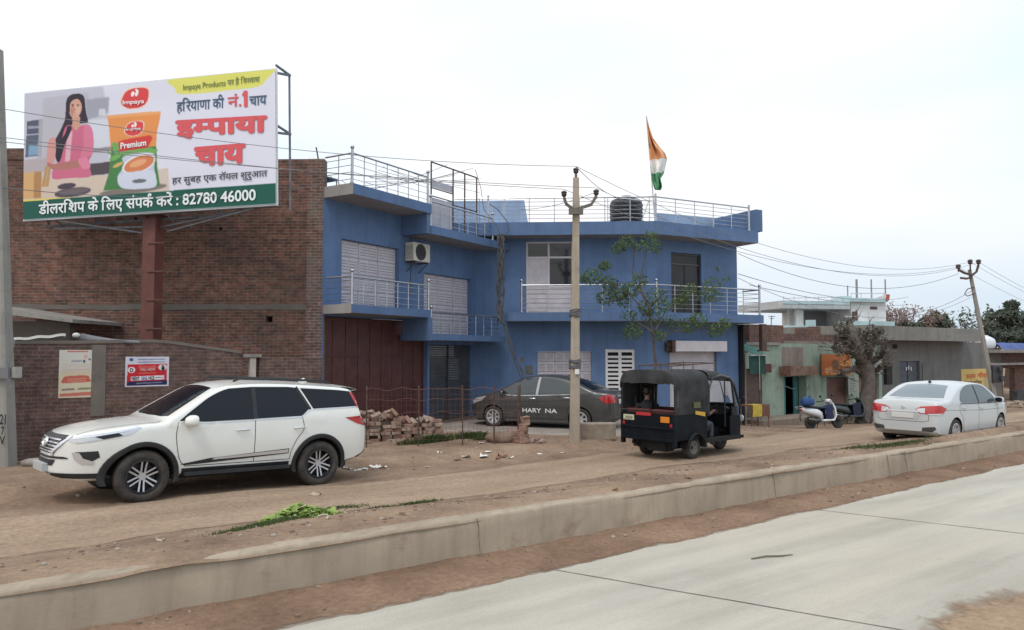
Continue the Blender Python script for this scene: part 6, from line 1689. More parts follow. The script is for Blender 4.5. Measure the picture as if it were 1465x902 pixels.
def seated_person(M, label, shirt, trousers, hands_fwd=True):
    """origin on the seat under the pelvis, facing +x"""
    T = thing('person', label, 'person', M=M)
    V = lambda *a: tuple(a)
    spine = [(V(0, 0, .10), .135), (V(-.03, 0, .26), .125), (V(-.02, 0, .42), .14), (V(.0, 0, .52), .10), (V(.015, 0, .60), .052), (V(.03, 0, .66), .05), (V(.045, 0, .735), .085), (V(.045, 0, .80), .088), (V(.03, 0, .865), .055)]
    ch = [spine]
    hands = []
    for s in (1, -1):
        ch.append([(V(0, 0, .10), .135), (V(.06, s * .10, .09), .095), (V(.26, s * .13, .10), .085), (V(.44, s * .15, .10), .068), (V(.46, s * .15, -.06), .06), (V(.44, s * .15, -.28), .042), (V(.46, s * .15, -.33), .045), (V(.58, s * .17, -.36), .032)])
        if hands_fwd: arm = [(V(0, 0, .52), .10), (V(.0, s * .14, .51), .07), (V(-.0, s * .20, .47), .062), (V(.12, s * .25, .30), .048), (V(.30, s * .25, .34), .04), (V(.40, s * .24, .38), .030), (V(.44, s * .24, .385), .034), (V(.47, s * .24, .385), .030)]
        else: arm = [(V(0, 0, .52), .10), (V(.0, s * .14, .51), .07), (V(-.0, s * .20, .47), .062), (V(.06, s * .24, .26), .048), (V(.22, s * .20, .17), .04), (V(.30, s * .17, .165), .030), (V(.335, s * .165, .16), .034), (V(.36, s * .16, .155), .030)]
        ch.append(arm); hands.append((Vector(arm[-1][0]), s))
    def pick(c):
        if c.z > .60: return 0
        if (abs(c.y) > .13 and c.x > (.2 if hands_fwd else .16) and c.z > (.28 if hands_fwd else .135)) and not (c.z < .2 and hands_fwd): return 0
        if c.z < .13 or (c.x > .16 and c.z < .2): return 2
        if c.z < -.30: return 3
        return 1
    me = skin_mesh('body', ch, [M_skin, shirt, trousers, M_plastic], pick)
    b = link('body', me, T, M)
    # face, ears
    f = MB(); f.tube([(.115, 0, .785), (.142, 0, .755), (.128, 0, .745)], [.010, .016, .012], 8)
    for s in (1, -1): f.ball((.04, s * .086, .77), .022, 8, 0, (.8, .35, 1.2)); f.ball((.112, s * .032, .79), .011, 8, 1, (.7, 1, .6))
    f.tube([(.118, -.022, .715), (.124, 0, .713), (.118, .022, .715)], .006, 6, 2)
    f.build('face', [M_skin, M_hair, mat('lip_brown', (.16, .06, .05), .6)], b, M, smooth=60)
    h = MB(); h.ball((.025, 0, .825), .098, 12, 0, (1.02, .95, .78)); h.ball((-.02, 0, .78), .086, 12, 0, (.75, .95, .95)); h.build('hair', M_hair, b, M, smooth=60)
    g = MB()
    for (p, s) in hands:
        for k in range(4):
            y = p.y + (k - 1.5) * .0165; L = (.070, .078, .074, .058)[k]
            g.tube([(p.x - .005, y, p.z + .006), (p.x + L * .45, y, p.z + .004), (p.x + L * .75, y, p.z - L * .30), (p.x + L * .55, y, p.z - L * .62)], [.009, .0085, .008, .006], 6)
        g.tube([(p.x - .03, p.y - s * .022, p.z), (p.x + .0, p.y - s * .042, p.z - .012), (p.x + .025, p.y - s * .04, p.z - .03)], [.010, .0095, .007], 6)
    g.build('fingers', M_skin, b, M, smooth=60)
    return T

# ------------------------------------------------------------------ three-wheeler
def autorickshaw():
    a = GG(918, 655); b = GG(997, 655.5); f = GG(1041, 647)
    axle = (a + b) / 2; hd = R(48); d = Vector((math.sin(hd), math.cos(hd), 0))
    axle = G(957, 653.5, zat(axle)); left = Vector((-d.y, d.x, 0))
    # rear axle at x = 0
    T = thing('autorickshaw', 'black three wheeled autorickshaw with grey canvas hood driving away on the dirt lane', 'autorickshaw', M=frame((axle.x, axle.y, zat(axle) + .0), d))
    M = WM[T]
    M_tub = mat('autorickshaw_black_paint', (.006, .009, .013), .5, var=.4, vscale=4, spec=.14)
    M_canvas = mat('canvas_grey', (.042, .042, .043), .9, var=.4, spec=.2, vscale=3, bump=.5, bscale=5, coords='Object')
    M_seat = mat('maroon_rexine', (.10, .018, .018), .5, var=.2)
    W = .68; x0, x1 = -.72, .42
    # rear tub: tail panel, side panels, floor
    mb = MB()
    mb.box(x0, x0 + .05, -W, W, .42, .95); mb.box(x0 + .05, x1, -W, -W + .04, .42, .95); mb.box(x0 + .05, x1, W - .04, W, .42, .95); mb.box(x0 + .05, x1, -W + .04, W - .04, .42, .46)
    mb.box(x0 - .03, x0 - .001, -W - .01, W + .01, .64, .685); mb.box(x0 - .035, x0 - .001, -W + .02, W - .02, .40, .46)
    mb.box(x0 - .02, x0 + .07, -W - .012, -W + .06, .30, .951); mb.box(x0 - .02, x0 + .07, W - .06, W + .012, .30, .951)
    mb.build('tub', M_tub, T, M, bevel=.012)
    mb = MB()
    for s in (1, -1):
        N = 14; rows = []
        for k in range(N + 1):
            t = math.pi * k / N; rr = .31
            rows.append([(rr * math.cos(t), s * (W + .001), .24 + rr * math.sin(t)), (rr * math.cos(t), s * (W + .06), .24 + rr * math.sin(t) * 1.0), ((rr - .03) * math.cos(t), s * (W + .055), .24 + (rr - .03) * math.sin(t)), ((rr - .03) * math.cos(t), s * (W - .2), .24 + (rr - .03) * math.sin(t))])
        mb.grid(rows)
    mb.box(-.55, .6, -.4, .4, .22, .415); mb.box(-.6, -.3, -.35, .1, .18, .40)
    mb.tube([(-.05, -.62, .25), (-.05, .62, .25)], .04, 8); mb.tube([(-.7, .35, .28), (-.4, .35, .30)], .035, 8)
    mb.box(.35, 1.7, W - .09, W - .002, .31, .40); mb.box(.35, 1.7, -W + .002, -W + .09, .31, .40)
    mb.build('chassis', M_well, T, M)
    # canvas hood: arched roof with rear valance and side curtains
    def arch(x, z0, z1, w, sag=0):
        pts = []
        for k in range(25):
            t = math.pi * k / 24; c, s = math.cos(t), math.sin(t)
            pts.append((x, -w * math.copysign(abs(c) ** .42, c), z0 + (z1 - z0) * abs(s) ** .62 - sag * abs(s)))
        return pts
    mb = MB()
    xs = [x0 - .02, x0 + .1, x0 + .3, -.22, .0, .2, .40, .46]
    rows = []
    for i, x in enumerate(xs):
        sag = .018 * (i % 2); rows.append(arch(x, 1.46, 1.84 - sag, W + .015))
    mb.grid(rows)
    # valance at the rear and side skirts of the roof
    rear = rows[0]; low = [(p[0] - .012 + .01 * math.sin(i * 2.2), p[1] * .985, min(p[2], 1.60) - .04 + .012 * math.sin(i * 1.7)) for i, p in enumerate(rear)]
    mb.grid([rear, [(p[0] - .015, p[1], p[2] - .03) for p in rear], low])
    mb.build('hood', M_canvas, T, M, smooth=50)
    for s in (1, -1):
        mb = MB(); rows = []
        for k in range(13):
            x = -.22 + (.44 + .22) * k / 12; wv = .018 * math.sin(k * 2.1) + .008 * math.sin(k * 4.4)
            rows.append([(x, s * (W + .018 + wv * .3), 1.50), (x, s * (W + .022 + wv), 1.25), (x, s * (W + .012 + wv), .99), (x, s * (W + .006), .94)])
        mb.grid(rows)
        # rear quarter stays half open above the rail
        rows = [[(x, s * (W + .014), 1.50), (x, s * (W + .012), .94)] for x in (x0, x0 + .1)]
        mb.grid(rows)
        rows = [[(x, s * (W + .016), 1.50), (x, s * (W + .015 + .01 * math.sin(x * 20)), 1.22), (x, s * (W + .012), .94)] for x in [x0 + .1 + .06 * k for k in range(7)] + [-.22]]
        mb.grid(rows)
        mb.build('side_curtain', M_canvas, T, M, smooth=50)
    # hoops
    mb = MB()
    for x in (x0 + .02, -.1, .43):
        p = arch(x, 1.46, 1.82, W - .01); mb.tube([(x, -W + .01, .93)] + p + [(x, W - .01, .93)], .016, 6)
    mb.tube([(x0, -W, 1.0), (x0, W, 1.0)], .014, 6)
    mb.build('hoop_frame', M_black, T, M, smooth=50)
    # seats inside, partition behind the driver
    mb = MB(); mb.box(.26, .37, -.62, .62, .70, 1.02); mb.box(-.05, .259, -.62, .62, .62, .72); q = mb.build('rear_seat', M_seat, T, M, bevel=.03)
    mb = MB(); mb.box(-.62, -.5, -.62, -.03, .68, 1.03); mb.box(-.62, -.5, .03, .62, .68, 1.03); mb.build('seat_back', M_seat, T, M, bevel=.03)
    mb = MB(); mb.box(.40, .43, -.64, .64, .42, .95); mb.build('partition', M_tub, T, M)
    mb = MB(); mb.box(.55, .95, -.42, .42, .50, .62); mb.box(.50, .56, -.40, .40, .621, .98); mb.build('driver_seat', M_plastic, T, M, bevel=.03)
    # cab: floor, curved nose shield, windscreen frame, roof lip, doors
    mb = MB(); mb.box(.44, 2.02, -.55, .55, .30, .36); mb.build('cab_floor', M_tub, T, M)
    def nose(t, z):
        # plan curve of the nose at height z, t from -1 (right) to 1 (left)
        bul = {0: 0}.get(0) or 0
        xm = 2.22 - .40 * max(0, (z - .80)) ** 1.25 - .10 * max(0, .55 - z)
        return (1.40 + (xm - 1.40) * (1 - abs(t) ** 2.6) ** .75, (W - .04 - .06 * max(0, z - 1)) * t, z)
    mb = MB(); rows = [[nose(-1 + 2 * k / 24, z) for k in range(25)] for z in (.30, .42, .58, .75, .92, 1.02)]
    mb.grid(rows); rows2 = [[(p[0] - .03, p[1] * .96, p[2]) for p in r] for r in rows]; mb.grid(rows2)
    mb.grid([rows[-1], rows2[-1]]); mb.build('nose_shield', M_tub, T, M, smooth=50)
    g = MB(); rows = [[nose(-.93 + 1.86 * k / 20, z) for k in range(21)] for z in (1.03, 1.2, 1.38, 1.56)]
    g.grid(rows)
    glass = bpy.data.materials.new('windscreen_glass'); glass.use_nodes = True; bs = glass.node_tree.nodes['Principled BSDF']
    bs.inputs['Base Color'].default_value = (.80, .93, .95, 1); bs.inputs['Roughness'].default_value = .03; bs.inputs['Transmission Weight'].default_value = .92; bs.inputs['IOR'].default_value = 1.05; bs.inputs['Specular IOR Level'].default_value = .8
    g.build('windscreen', glass, T, M, smooth=60)
    mb = MB()
    for t in (-.95, .95): mb.tube([nose(t, z) for z in (1.0, 1.2, 1.4, 1.58)], .026, 6)
    mb.tube([nose(-.95 + 1.9 * k / 16, 1.58) for k in range(17)], .026, 6); mb.tube([nose(-.95 + 1.9 * k / 16, 1.03) for k in range(17)], .020, 6)
    mb.tube([nose(0, z) for z in (1.03, 1.3, 1.58)], .01, 5)
    for s in (1, -1): mb.tube([(.46, s * W, .95), (.48, s * W, 1.45), (.62, s * W, 1.66), (.95, s * (W - .02), 1.70), (1.35, s * (W - .06), 1.64), (1.62, s * (W - .1), 1.44), (1.80, s * (W - .1), 1.05)], .028, 6); mb.tube([(1.12, s * (W - .03), .60), (1.12, s * (W - .03), 1.68)], .014, 6)
    mb.build('windscreen_frame', M_black, T, M, smooth=50)
    mb = MB(); rows = []
    for x, zt, w in ((.45, 1.835, W + .012), (.7, 1.825, W + .005), (1.0, 1.80, W - .01), (1.3, 1.74, W - .05), (1.55, 1.64, W - .09), (1.70, 1.56, W - .12)): rows.append(arch(x, zt - .20 if x < 1.2 else zt - .12, zt, w))
    mb.grid(rows); mb.build('cab_roof', M_canvas, T, M, smooth=50)
    mb = MB()
    for s in (1, -1):
        rows = [[(x, s * (W - .02 - .02 * (x - 1.1) ** 2), z) for z in (.34, .6, .82)] for x in (1.30, 1.5, 1.72)]
        mb.grid(rows); mb.grid([[(a_, b_ * .97, c_) for a_, b_, c_ in r] for r in rows])
    mb.build('cab_side_panel', M_tub, T, M, smooth=50)
    mb = MB(); mb.tube([(1.62, 0, .5), (1.50, 0, .98)], .022, 6); mb.tube([(1.40, -.28, 1.04), (1.49, -.12, .98), (1.49, .12, .98), (1.40, .28, 1.04)], .014, 6); mb.build('handlebar', M_black, T, M, smooth=50)
    mb = MB(); mb.loft([(1.80, 0, .90, .30, .10, 3), (1.98, 0, .88, .25, .10, 3)], 12); mb.build('instrument_box', M_plastic, T, M)
    mb = MB(); mb.tube([(1.62, -W + .06, 1.12), (1.7, -W - .04, 1.16)], .008, 5); mb.loft([(1.69, -W - .06, 1.16, .05, .065, 3), (1.71, -W - .06, 1.16, .05, .065, 3)], 10); mb.build('side_mirror', M_black, T, M)
    for s in (1, -1):
        mb = MB(); mb.lathe([(.02, .03), (.07, .02), (.075, -.02), (.02, -.03)], 14, axis='x', c=(2.12, s * .42, .72)); mb.build('headlight', M_lclear, T, M, smooth=50)
    # roof rack
    mb = MB()
    for y in (-.42, .42): mb.tube([(-.45, y, 1.92), (1.15, y, 1.97)], .013, 6)
    for x in (-.45, .3, 1.15):
        z = 1.92 + .05 * (x + .45) / 1.6; mb.tube([(x, -.42, z), (x, .42, z)], .011, 6)
        for y in (-.42, .42): mb.tube([(x, y, z), (x, y, 1.70)], .010, 5)
    mb.build('roof_rack', M_rust, T, M, smooth=50)
    # lamps, plates and stickers on the tail
    mb = MB(); mb.box(x0 - .012, x0 - .001, .34, .62, .79, .90, 0); p = mb.build('number_plate', [mat('plate_cream', (.50, .50, .36), .6)], T, M)
    q = MB()
    for k in range(4): q.box(x0 - .016, x0 - .0125, .38 + k * .05, .41 + k * .05, .82, .87)
    q.box(x0 - .016, x0 - .0125, .375, .60, .805, .812); q.build('plate_marks', mat('plate_smudge', (.12, .13, .10), .7), p, M)
    mb = MB(); mb.box(x0 - .012, x0 - .001, -.56, -.34, .78, .90); mb.build('orange_plate', mat('orange_reflector', (.62, .20, .015), .4), T, M, bevel=.006)
    mb = MB(); mb.box(x0 - .012, x0 - .001, -.10, .28, .90, .965); mb.build('red_sticker', mat('red_vinyl', (.40, .025, .025), .5), T, M)
    mb = MB(); mb.box(x0 - .02, x0 - .001, -.64, -.58, .70, .76); mb.box(x0 - .02, x0 - .001, .58, .64, .70, .76); mb.build('tail_lamp', M_lred, T, M)
    mb = MB(); mb.face([(-.05, -W - .030, .93), (.30, -W - .030, .87), (.30, -W - .030, .955), (-.05, -W - .030, 1.005)]); mb.build('yellow_sticker', mat('yellow_vinyl', (.58, .33, .03), .5), T, M)
    mb = MB(); mb.face([(-.14, -W - .055, 1.06), (.10, -W - .055, 1.06), (.10, -W - .055, 1.18), (-.14, -W - .055, 1.18)]); mb.build('faded_sticker', mat('faded_olive_vinyl', (.10, .10, .045), .8), T, M)
    Rr = .245
    for s in (1, -1): wheel(T, 'wheel', (0, s * .56, Rr), Rr, .15, .13, 6, s, M, twin=False, hub=mat('dusty_steel_wheel', (.16, .145, .13), .7))
    wheel(T, 'wheel', (1.90, 0, Rr), Rr, .14, .13, 6, -1, M, twin=False, hub=M_rimdark)
    mb = MB(); N = 14; rows = []
    for k in range(N + 1):
        t = math.pi * (.05 + .95 * k / N); rows.append([(1.90 + .30 * math.cos(t), y, Rr + .30 * math.sin(t)) for y in (-.11, 0, .11)])
    mb.grid(rows); mb.build('front_mudguard', M_tub, T, M, smooth=60)
    seated_person(M @ Matrix.Translation((.74, -.10, .54)), 'driver in dark shirt holding the handlebar of the black autorickshaw', mat('dark_shirt', (.02, .022, .028), .9), mat('grey_trousers', (.10, .11, .13), .9))
    seated_person(M @ Matrix.Translation((-.42, .24, .60)) @ Matrix.Rotation(.5, 4, 'Z'), 'dark clothed passenger sitting inside the canvas covered rear of the autorickshaw', mat('black_shawl', (.014, .014, .018), .95), mat('dark_trousers', (.02, .02, .024), .95), False)
autorickshaw()

# ------------------------------------------------------------------ scooters
def scooter(name, label, M, body, cover, covered, bag=None, tilt=-8):
    T = thing(name, label, 'scooter', M=M @ Matrix.Rotation(R(tilt), 4, 'X'))
    M = WM[T]; Rr = .225
    for x in (-.60, .62): wheel(T, 'wheel', (x, 0, Rr), Rr, .10, .135, 5, -1, M, twin=False, hub=M_rimdark)
    mb = MB(); mb.loft([(-.98, 0, .70, .05, .03, 2.2), (-.88, 0, .68, .13, .085, 2.4), (-.62, 0, .62, .19, .13, 2.6), (-.32, 0, .56, .20, .15, 2.6), (-.14, 0, .50, .15, .14, 2.6), (-.08, 0, .45, .10, .12, 2.6)], 18); mb.build('rear_cowl', body, T, M, smooth=60)
    mb = MB(); mb.loft([(-.92, 0, .77, .08, .03, 2.4), (-.78, 0, .785, .14, .055, 2.6), (-.4, 0, .755, .15, .055, 2.6), (-.12, 0, .74, .12, .05, 2.6), (-.04, 0, .73, .07, .03, 2.4)], 16); mb.build('seat', M_plastic, T, M, smooth=60)
    mb = MB(); mb.box(-.2, .36, -.17, .17, .26, .33); mb.build('footboard', body, T, M, bevel=.03)
    mb = MB(); rows = []
    for z, x, w in ((.28, .34, .17), (.40, .40, .20), (.55, .43, .21), (.70, .42, .19), (.82, .38, .14), (.90, .34, .08)):
        rows.append([(x - .06 * (abs(t) ** 2), w * t, z) for t in [-1 + k / 6 for k in range(13)]])
    mb.grid(rows); mb.grid([[(x + .035, y * .9, z) for x, y, z in r] for r in rows]); mb.grid([[rows[i][0], (rows[i][0][0] + .035, rows[i][0][1] * .9, rows[i][0][2])] for i in range(6)]); mb.grid([[rows[i][-1], (rows[i][-1][0] + .035, rows[i][-1][1] * .9, rows[i][-1][2])] for i in range(6)])
    mb.loft([(.40, 0, .50, .185, .20, 3), (.47, 0, .52, .15, .20, 2.6), (.54, 0, .52, .07, .14, 2.2)], 16); mb.tube([(.30, -.2, .30), (.40, -.215, .45), (.40, -.205, .70), (.36, -.14, .90)], .03, 6); mb.tube([(-.2, -.18, .295), (.32, -.19, .30)], .035, 6)
    mb.build('leg_shield', body, T, M, smooth=60)
    mb = MB(); N = 12; rows = []
    for k in range(N + 1):
        t = math.pi * (.12 + .80 * k / N); rows.append([(.62 + (Rr + .05) * math.cos(t), y, Rr + (Rr + .05) * math.sin(t) - abs(y) * .4) for y in (-.075, -.04, 0, .04, .075)])
    mb.grid(rows); mb.build('front_mudguard', body, T, M, smooth=60)
    mb = MB()
    for s in (-.055, .055): mb.tube([(.62, s, Rr), (.46, s * .6, .60)], .018, 6)
    mb.tube([(.46, 0, .58), (.33, 0, .98)], .024, 8); mb.tube([(.20, -.33, .98), (.30, -.16, .99), (.33, 0, .97), (.30, .16, .99), (.20, .33, .98)], .015, 6)
    mb.build('steering', M_black, T, M, smooth=50)
    for s in (-1, 1):
        q = MB(); q.tube([(.20, s * .33, .98), (.16, s * .40, .975)], .020, 8); q.build('grip', M_plastic, T, M, smooth=60)
        q = MB(); q.tube([(.28, s * .2, .99), (.25, s * .27, 1.13)], .006, 5); q.ball((.25, s * .28, 1.16), .055, 10, 0, (.35, 1, .75)); q.build('side_mirror', M_black, T, M, smooth=60)
    mb = MB(); mb.loft([(.22, 0, .97, .06, .04, 2.4), (.28, 0, .97, .13, .075, 2.4), (.38, 0, .95, .12, .085, 2.4), (.44, 0, .93, .06, .05, 2.2)], 16); mb.build('handlebar_cowl', body, T, M, smooth=60)
    mb = MB(); mb.loft([(.425, 0, .935, .07, .055, 2.2), (.455, 0, .93, .05, .04, 2)], 14); mb.build('headlight', M_lclear, T, M, smooth=60)
    mb = MB(); mb.loft([(-.99, 0, .69, .045, .03, 2.2), (-.955, 0, .69, .09, .045, 2.2)], 12); mb.build('tail_light', M_lred, T, M, smooth=60)
    mb = MB(); mb.loft([(-.80, -.14, .30, .05, .06, 2.4), (-.45, -.13, .30, .06, .07, 2.4), (-.25, -.12, .32, .05, .05, 2.4)], 12); mb.loft([(-.7, .02, .27, .12, .10, 2.4), (-.25, .02, .30, .12, .11, 2.4)], 12); mb.tube([(-.95, 0, .55), (-1.02, 0, .42), (-.98, 0, .30)], .03, 6); mb.build('engine', mat('engine_grey', (.10, .10, .105), .5, .6), T, M, smooth=60)
    mb = MB(); mb.tube([(-.55, -.20, .32), (-.85, -.20, .36)], .045, 10); mb.tube([(-.2, -.1, .25), (-.55, -.2, .32)], .018, 6); mb.build('exhaust', mat('exhaust_steel', (.20, .20, .20), .4, .9), T, M, smooth=60)
    mb = MB(); mb.tube([(-.90, -.17, .72), (-1.05, -.15, .80), (-1.05, .15, .80), (-.90, .17, .72)], .012, 6); mb.build('grab_rail', M_chrome, T, M, smooth=60)
    mb = MB(); mb.tube([(-.1, .16, .27), (-.06, .30, .02)], .014, 6); mb.tube([(-.1, -.16, .27), (-.16, -.18, .10)], .014, 6); mb.build('stand', M_black, T, M)
    if covered:
        # cloth apron hung over the leg space
        mb = MB(); rows = []
        for k in range(9):
            z = .84 - .50 * k / 8; rows.append([(.30 - .34 * (i / 10) + .01 * math.sin(i * 2 + k), -.19 - .035 * math.sin(i / 10 * math.pi) - .008 * math.sin(k * 1.3 + i), z - .12 * (i / 10) * (1 - k / 8)) for i in range(11)])
        mb.grid(rows); mb.grid([[(x, y + .36, z) for x, y, z in r] for r in rows]); mb.grid([rows[0], [(x, y + .36, z) for x, y, z in rows[0]]])
        mb.build('leg_cover', cover, T, M, smooth=60)
    return T
def scooters():
    nav = mat('navy_cloth', (.016, .024, .07), .9, var=.3); navy2 = mat('navy_cover', (.012, .017, .04), .85, var=.3)
    wp = mat('scooter_white', (.66, .66, .67), .3, coat=.4); gp = mat('scooter_grey', (.045, .055, .06), .3, .3, coat=.4)
    a = GG(1157, 612.5); b = GG(1199, 609)
    d = Vector((b.x - a.x, b.y - a.y, 0)); d = Vector((.93, .37, 0)).normalized()
    o = (a + b) / 2
    print('scooters', a, b, (b - a).length)
    scooter('scooter', 'white scooter with a navy leg cover parked outside the green shop', frame((o.x, o.y, zat(o) - .01), d), wp, nav, True)
    T = thing('bag', 'bright blue bag strapped on the white scooter seat', 'bag', M=frame((o.x, o.y, zat(o)), d) @ Matrix.Translation((-.72, 0, .82)))
    mb = MB(); mb.loft([(-.24, 0, .10, .10, .07, 2.6), (-.18, 0, .13, .17, .13, 2.8), (0, .02, .16, .19, .16, 2.6), (.15, 0, .13, .17, .13, 2.8), (.2, 0, .11, .1, .08, 2.6)], 16); mb.build('bag_body', mat('blue_nylon', (.02, .07, .22), .7, var=.3, bump=.4, bscale=8), T, WM[T], smooth=60)
    mb = MB(); mb.tube([(-.08, -.1, .28), (-.02, -.1, .36), (.06, -.1, .30)], .012, 6); mb.build('handle', nav, T, WM[T])
    c = GG(1224, 608); d2 = Vector((.90, .12, 0)).normalized()
    c = RN(rn(c)[0] + .25, rn(c)[1] + .25)
    scooter('scooter', 'dark grey scooter with a navy cover parked behind the white one', frame((c.x, c.y, zat(c)), d2), gp, navy2, True)
scooters()
# ------------------------------------------------------------------ foliage helpers
def leaf_cloud(mb, centres, n, size, rr, mi=0, up=.3, flat=1.0):
    """small bent leaf blades scattered through the volumes (c, r) given"""
    wts = [r ** 2 for c, r in centres]; tot = sum(wts)
    for (c, r), w in zip(centres, wts):
        for _ in range(int(n * w / tot)):
            while True:
                v = Vector((rr.uniform(-1, 1), rr.uniform(-1, 1), rr.uniform(-1, 1)))
                if .0 < v.length < 1: break
            v *= v.length ** -.35 if v.length > .05 else 1
            p = Vector(c) + Vector((v.x * r, v.y * r, v.z * r * flat))
            nrm = (v + Vector((rr.gauss(0, .6), rr.gauss(0, .6), up + rr.gauss(0, .6)))).normalized()
            a = nrm.orthogonal().normalized(); a.rotate(Matrix.Rotation(rr.uniform(0, 6.28), 3, nrm)); b = nrm.cross(a)
            s = size * rr.uniform(.6, 1.35)
            i = [mb.vert(p - a * s), mb.vert(p + b * s * .42 - nrm * s * .12), mb.vert(p + a * s), mb.vert(p - b * s * .42 - nrm * s * .12)]
            mb.idx(i, mi)
def branch(mb, p, d, L, r, depth, rr, tips, spread=.6, mi=0, kids=(2, 3), up=.15):
    pts = [p]; rs = [r]; q = Vector(p); d = Vector(d).normalized(); n = 4
    for k in range(n):
        d = (d + Vector((rr.gauss(0, .13), rr.gauss(0, .13), rr.gauss(0, .10) + up * .25))).normalized(); q = q + d * (L / n); pts.append(q.copy()); rs.append(r * (1 - .45 * (k + 1) / n))
    mb.tube(pts, rs, 6 if r > .03 else 4, mi)
    tips.append((q.copy(), depth))
    if depth > 0:
        for k in range(rr.randint(*kids)):
            t = rr.uniform(.45, 1.0); i = min(n - 1, int(t * n)); pp = pts[i].lerp(pts[i + 1], t * n - i)
            nd = (d + Vector((rr.gauss(0, spread), rr.gauss(0, spread), rr.gauss(0, spread * .6) + up))).normalized()
            branch(mb, pp, nd, L * rr.uniform(.55, .8), rs[i] * .6, depth - 1, rr, tips, spread, mi, kids, up)
M_bark = mat('bark_brown', (.10, .075, .055), .95, var=.4, vscale=7, bump=.6, bscale=22)
M_leafg = leaf_mat('leaf_fresh_green', (.045, .095, .028), (.10, .17, .045))
M_leafd = leaf_mat('leaf_dull_green', (.030, .052, .026), (.062, .085, .040))
M_leafb = leaf_mat('leaf_dusty_brown', (.075, .065, .050), (.14, .118, .092))

def sapling():
    Y = 22.6; b = PY(937, 606, Y); b.z = zat(b)
    T = thing('young_tree', 'thin leafy young tree growing in front of the blue house corner', 'tree', b)
    I = WM[T].inverted(); J = lambda x, y, dy=0: I @ PY(x, y, Y + dy)
    mb = MB()
    mb.tube([Vector((0, 0, -.1)), J(936, 560), J(938, 520), J(934, 480), J(928, 440, .1)], [.05, .042, .038, .032, .028], 7)
    for pts in (((928, 440), (915, 405), (923, 370), (928, 345)), ((930, 455), (900, 420), (875, 408), (848, 398)), ((934, 480), (955, 440), (985, 420), (1018, 412)), ((928, 440), (905, 395), (908, 355), (898, 345)), ((935, 490), (960, 475), (1000, 470), (1035, 470)), ((934, 475), (910, 460), (897, 470)), ((928, 440), (950, 420), (960, 415)), ((900, 420), (880, 430), (868, 432))):
        n = len(pts); mb.tube([J(x, y, .12 * math.sin(i * 2 + x)) for i, (x, y) in enumerate(pts)], [.022 - .015 * i / n for i in range(n)], 5)
    mb.build('trunk', M_bark, T, smooth=60)
    rr = random.Random(11); mb = MB()
    cl = [(898, 347, 13, 8), (884, 355, 10, 6), (931, 342, 13, 7), (937, 355, 9, 5), (918, 352, 9, 3), (866, 380, 9, 7), (848, 396, 15, 11), (836, 398, 8, 4), (872, 405, 12, 9), (868, 425, 14, 11), (885, 418, 15, 12), (903, 415, 14, 11), (915, 402, 12, 6), (893, 432, 11, 5), (940, 425, 15, 9), (925, 440, 13, 9), (950, 440, 12, 6), (985, 415, 12, 6), (975, 430, 12, 7), (1018, 408, 12, 6), (1010, 425, 12, 7), (1026, 425, 9, 3), (900, 452, 12, 5), (905, 475, 14, 10), (932, 455, 14, 9), (985, 465, 15, 10), (1000, 458, 12, 7), (1022, 472, 13, 9), (1036, 464, 10, 5), (960, 462, 12, 5), (945, 480, 10, 4), (1038, 400, 5, 1), (1027, 385, 4, 1)]
    for (x, y, r, w) in cl:
        c = J(x, y, rr.uniform(-.35, .35)); leaf_cloud(mb, [(c, r * Y / 1000)], 19 * w, .050, rr, 0, .1, .85)
    mb.build('crown', leaf_mat('leaf_sapling', (.055, .095, .036), (.13, .19, .065)), T)
sapling()

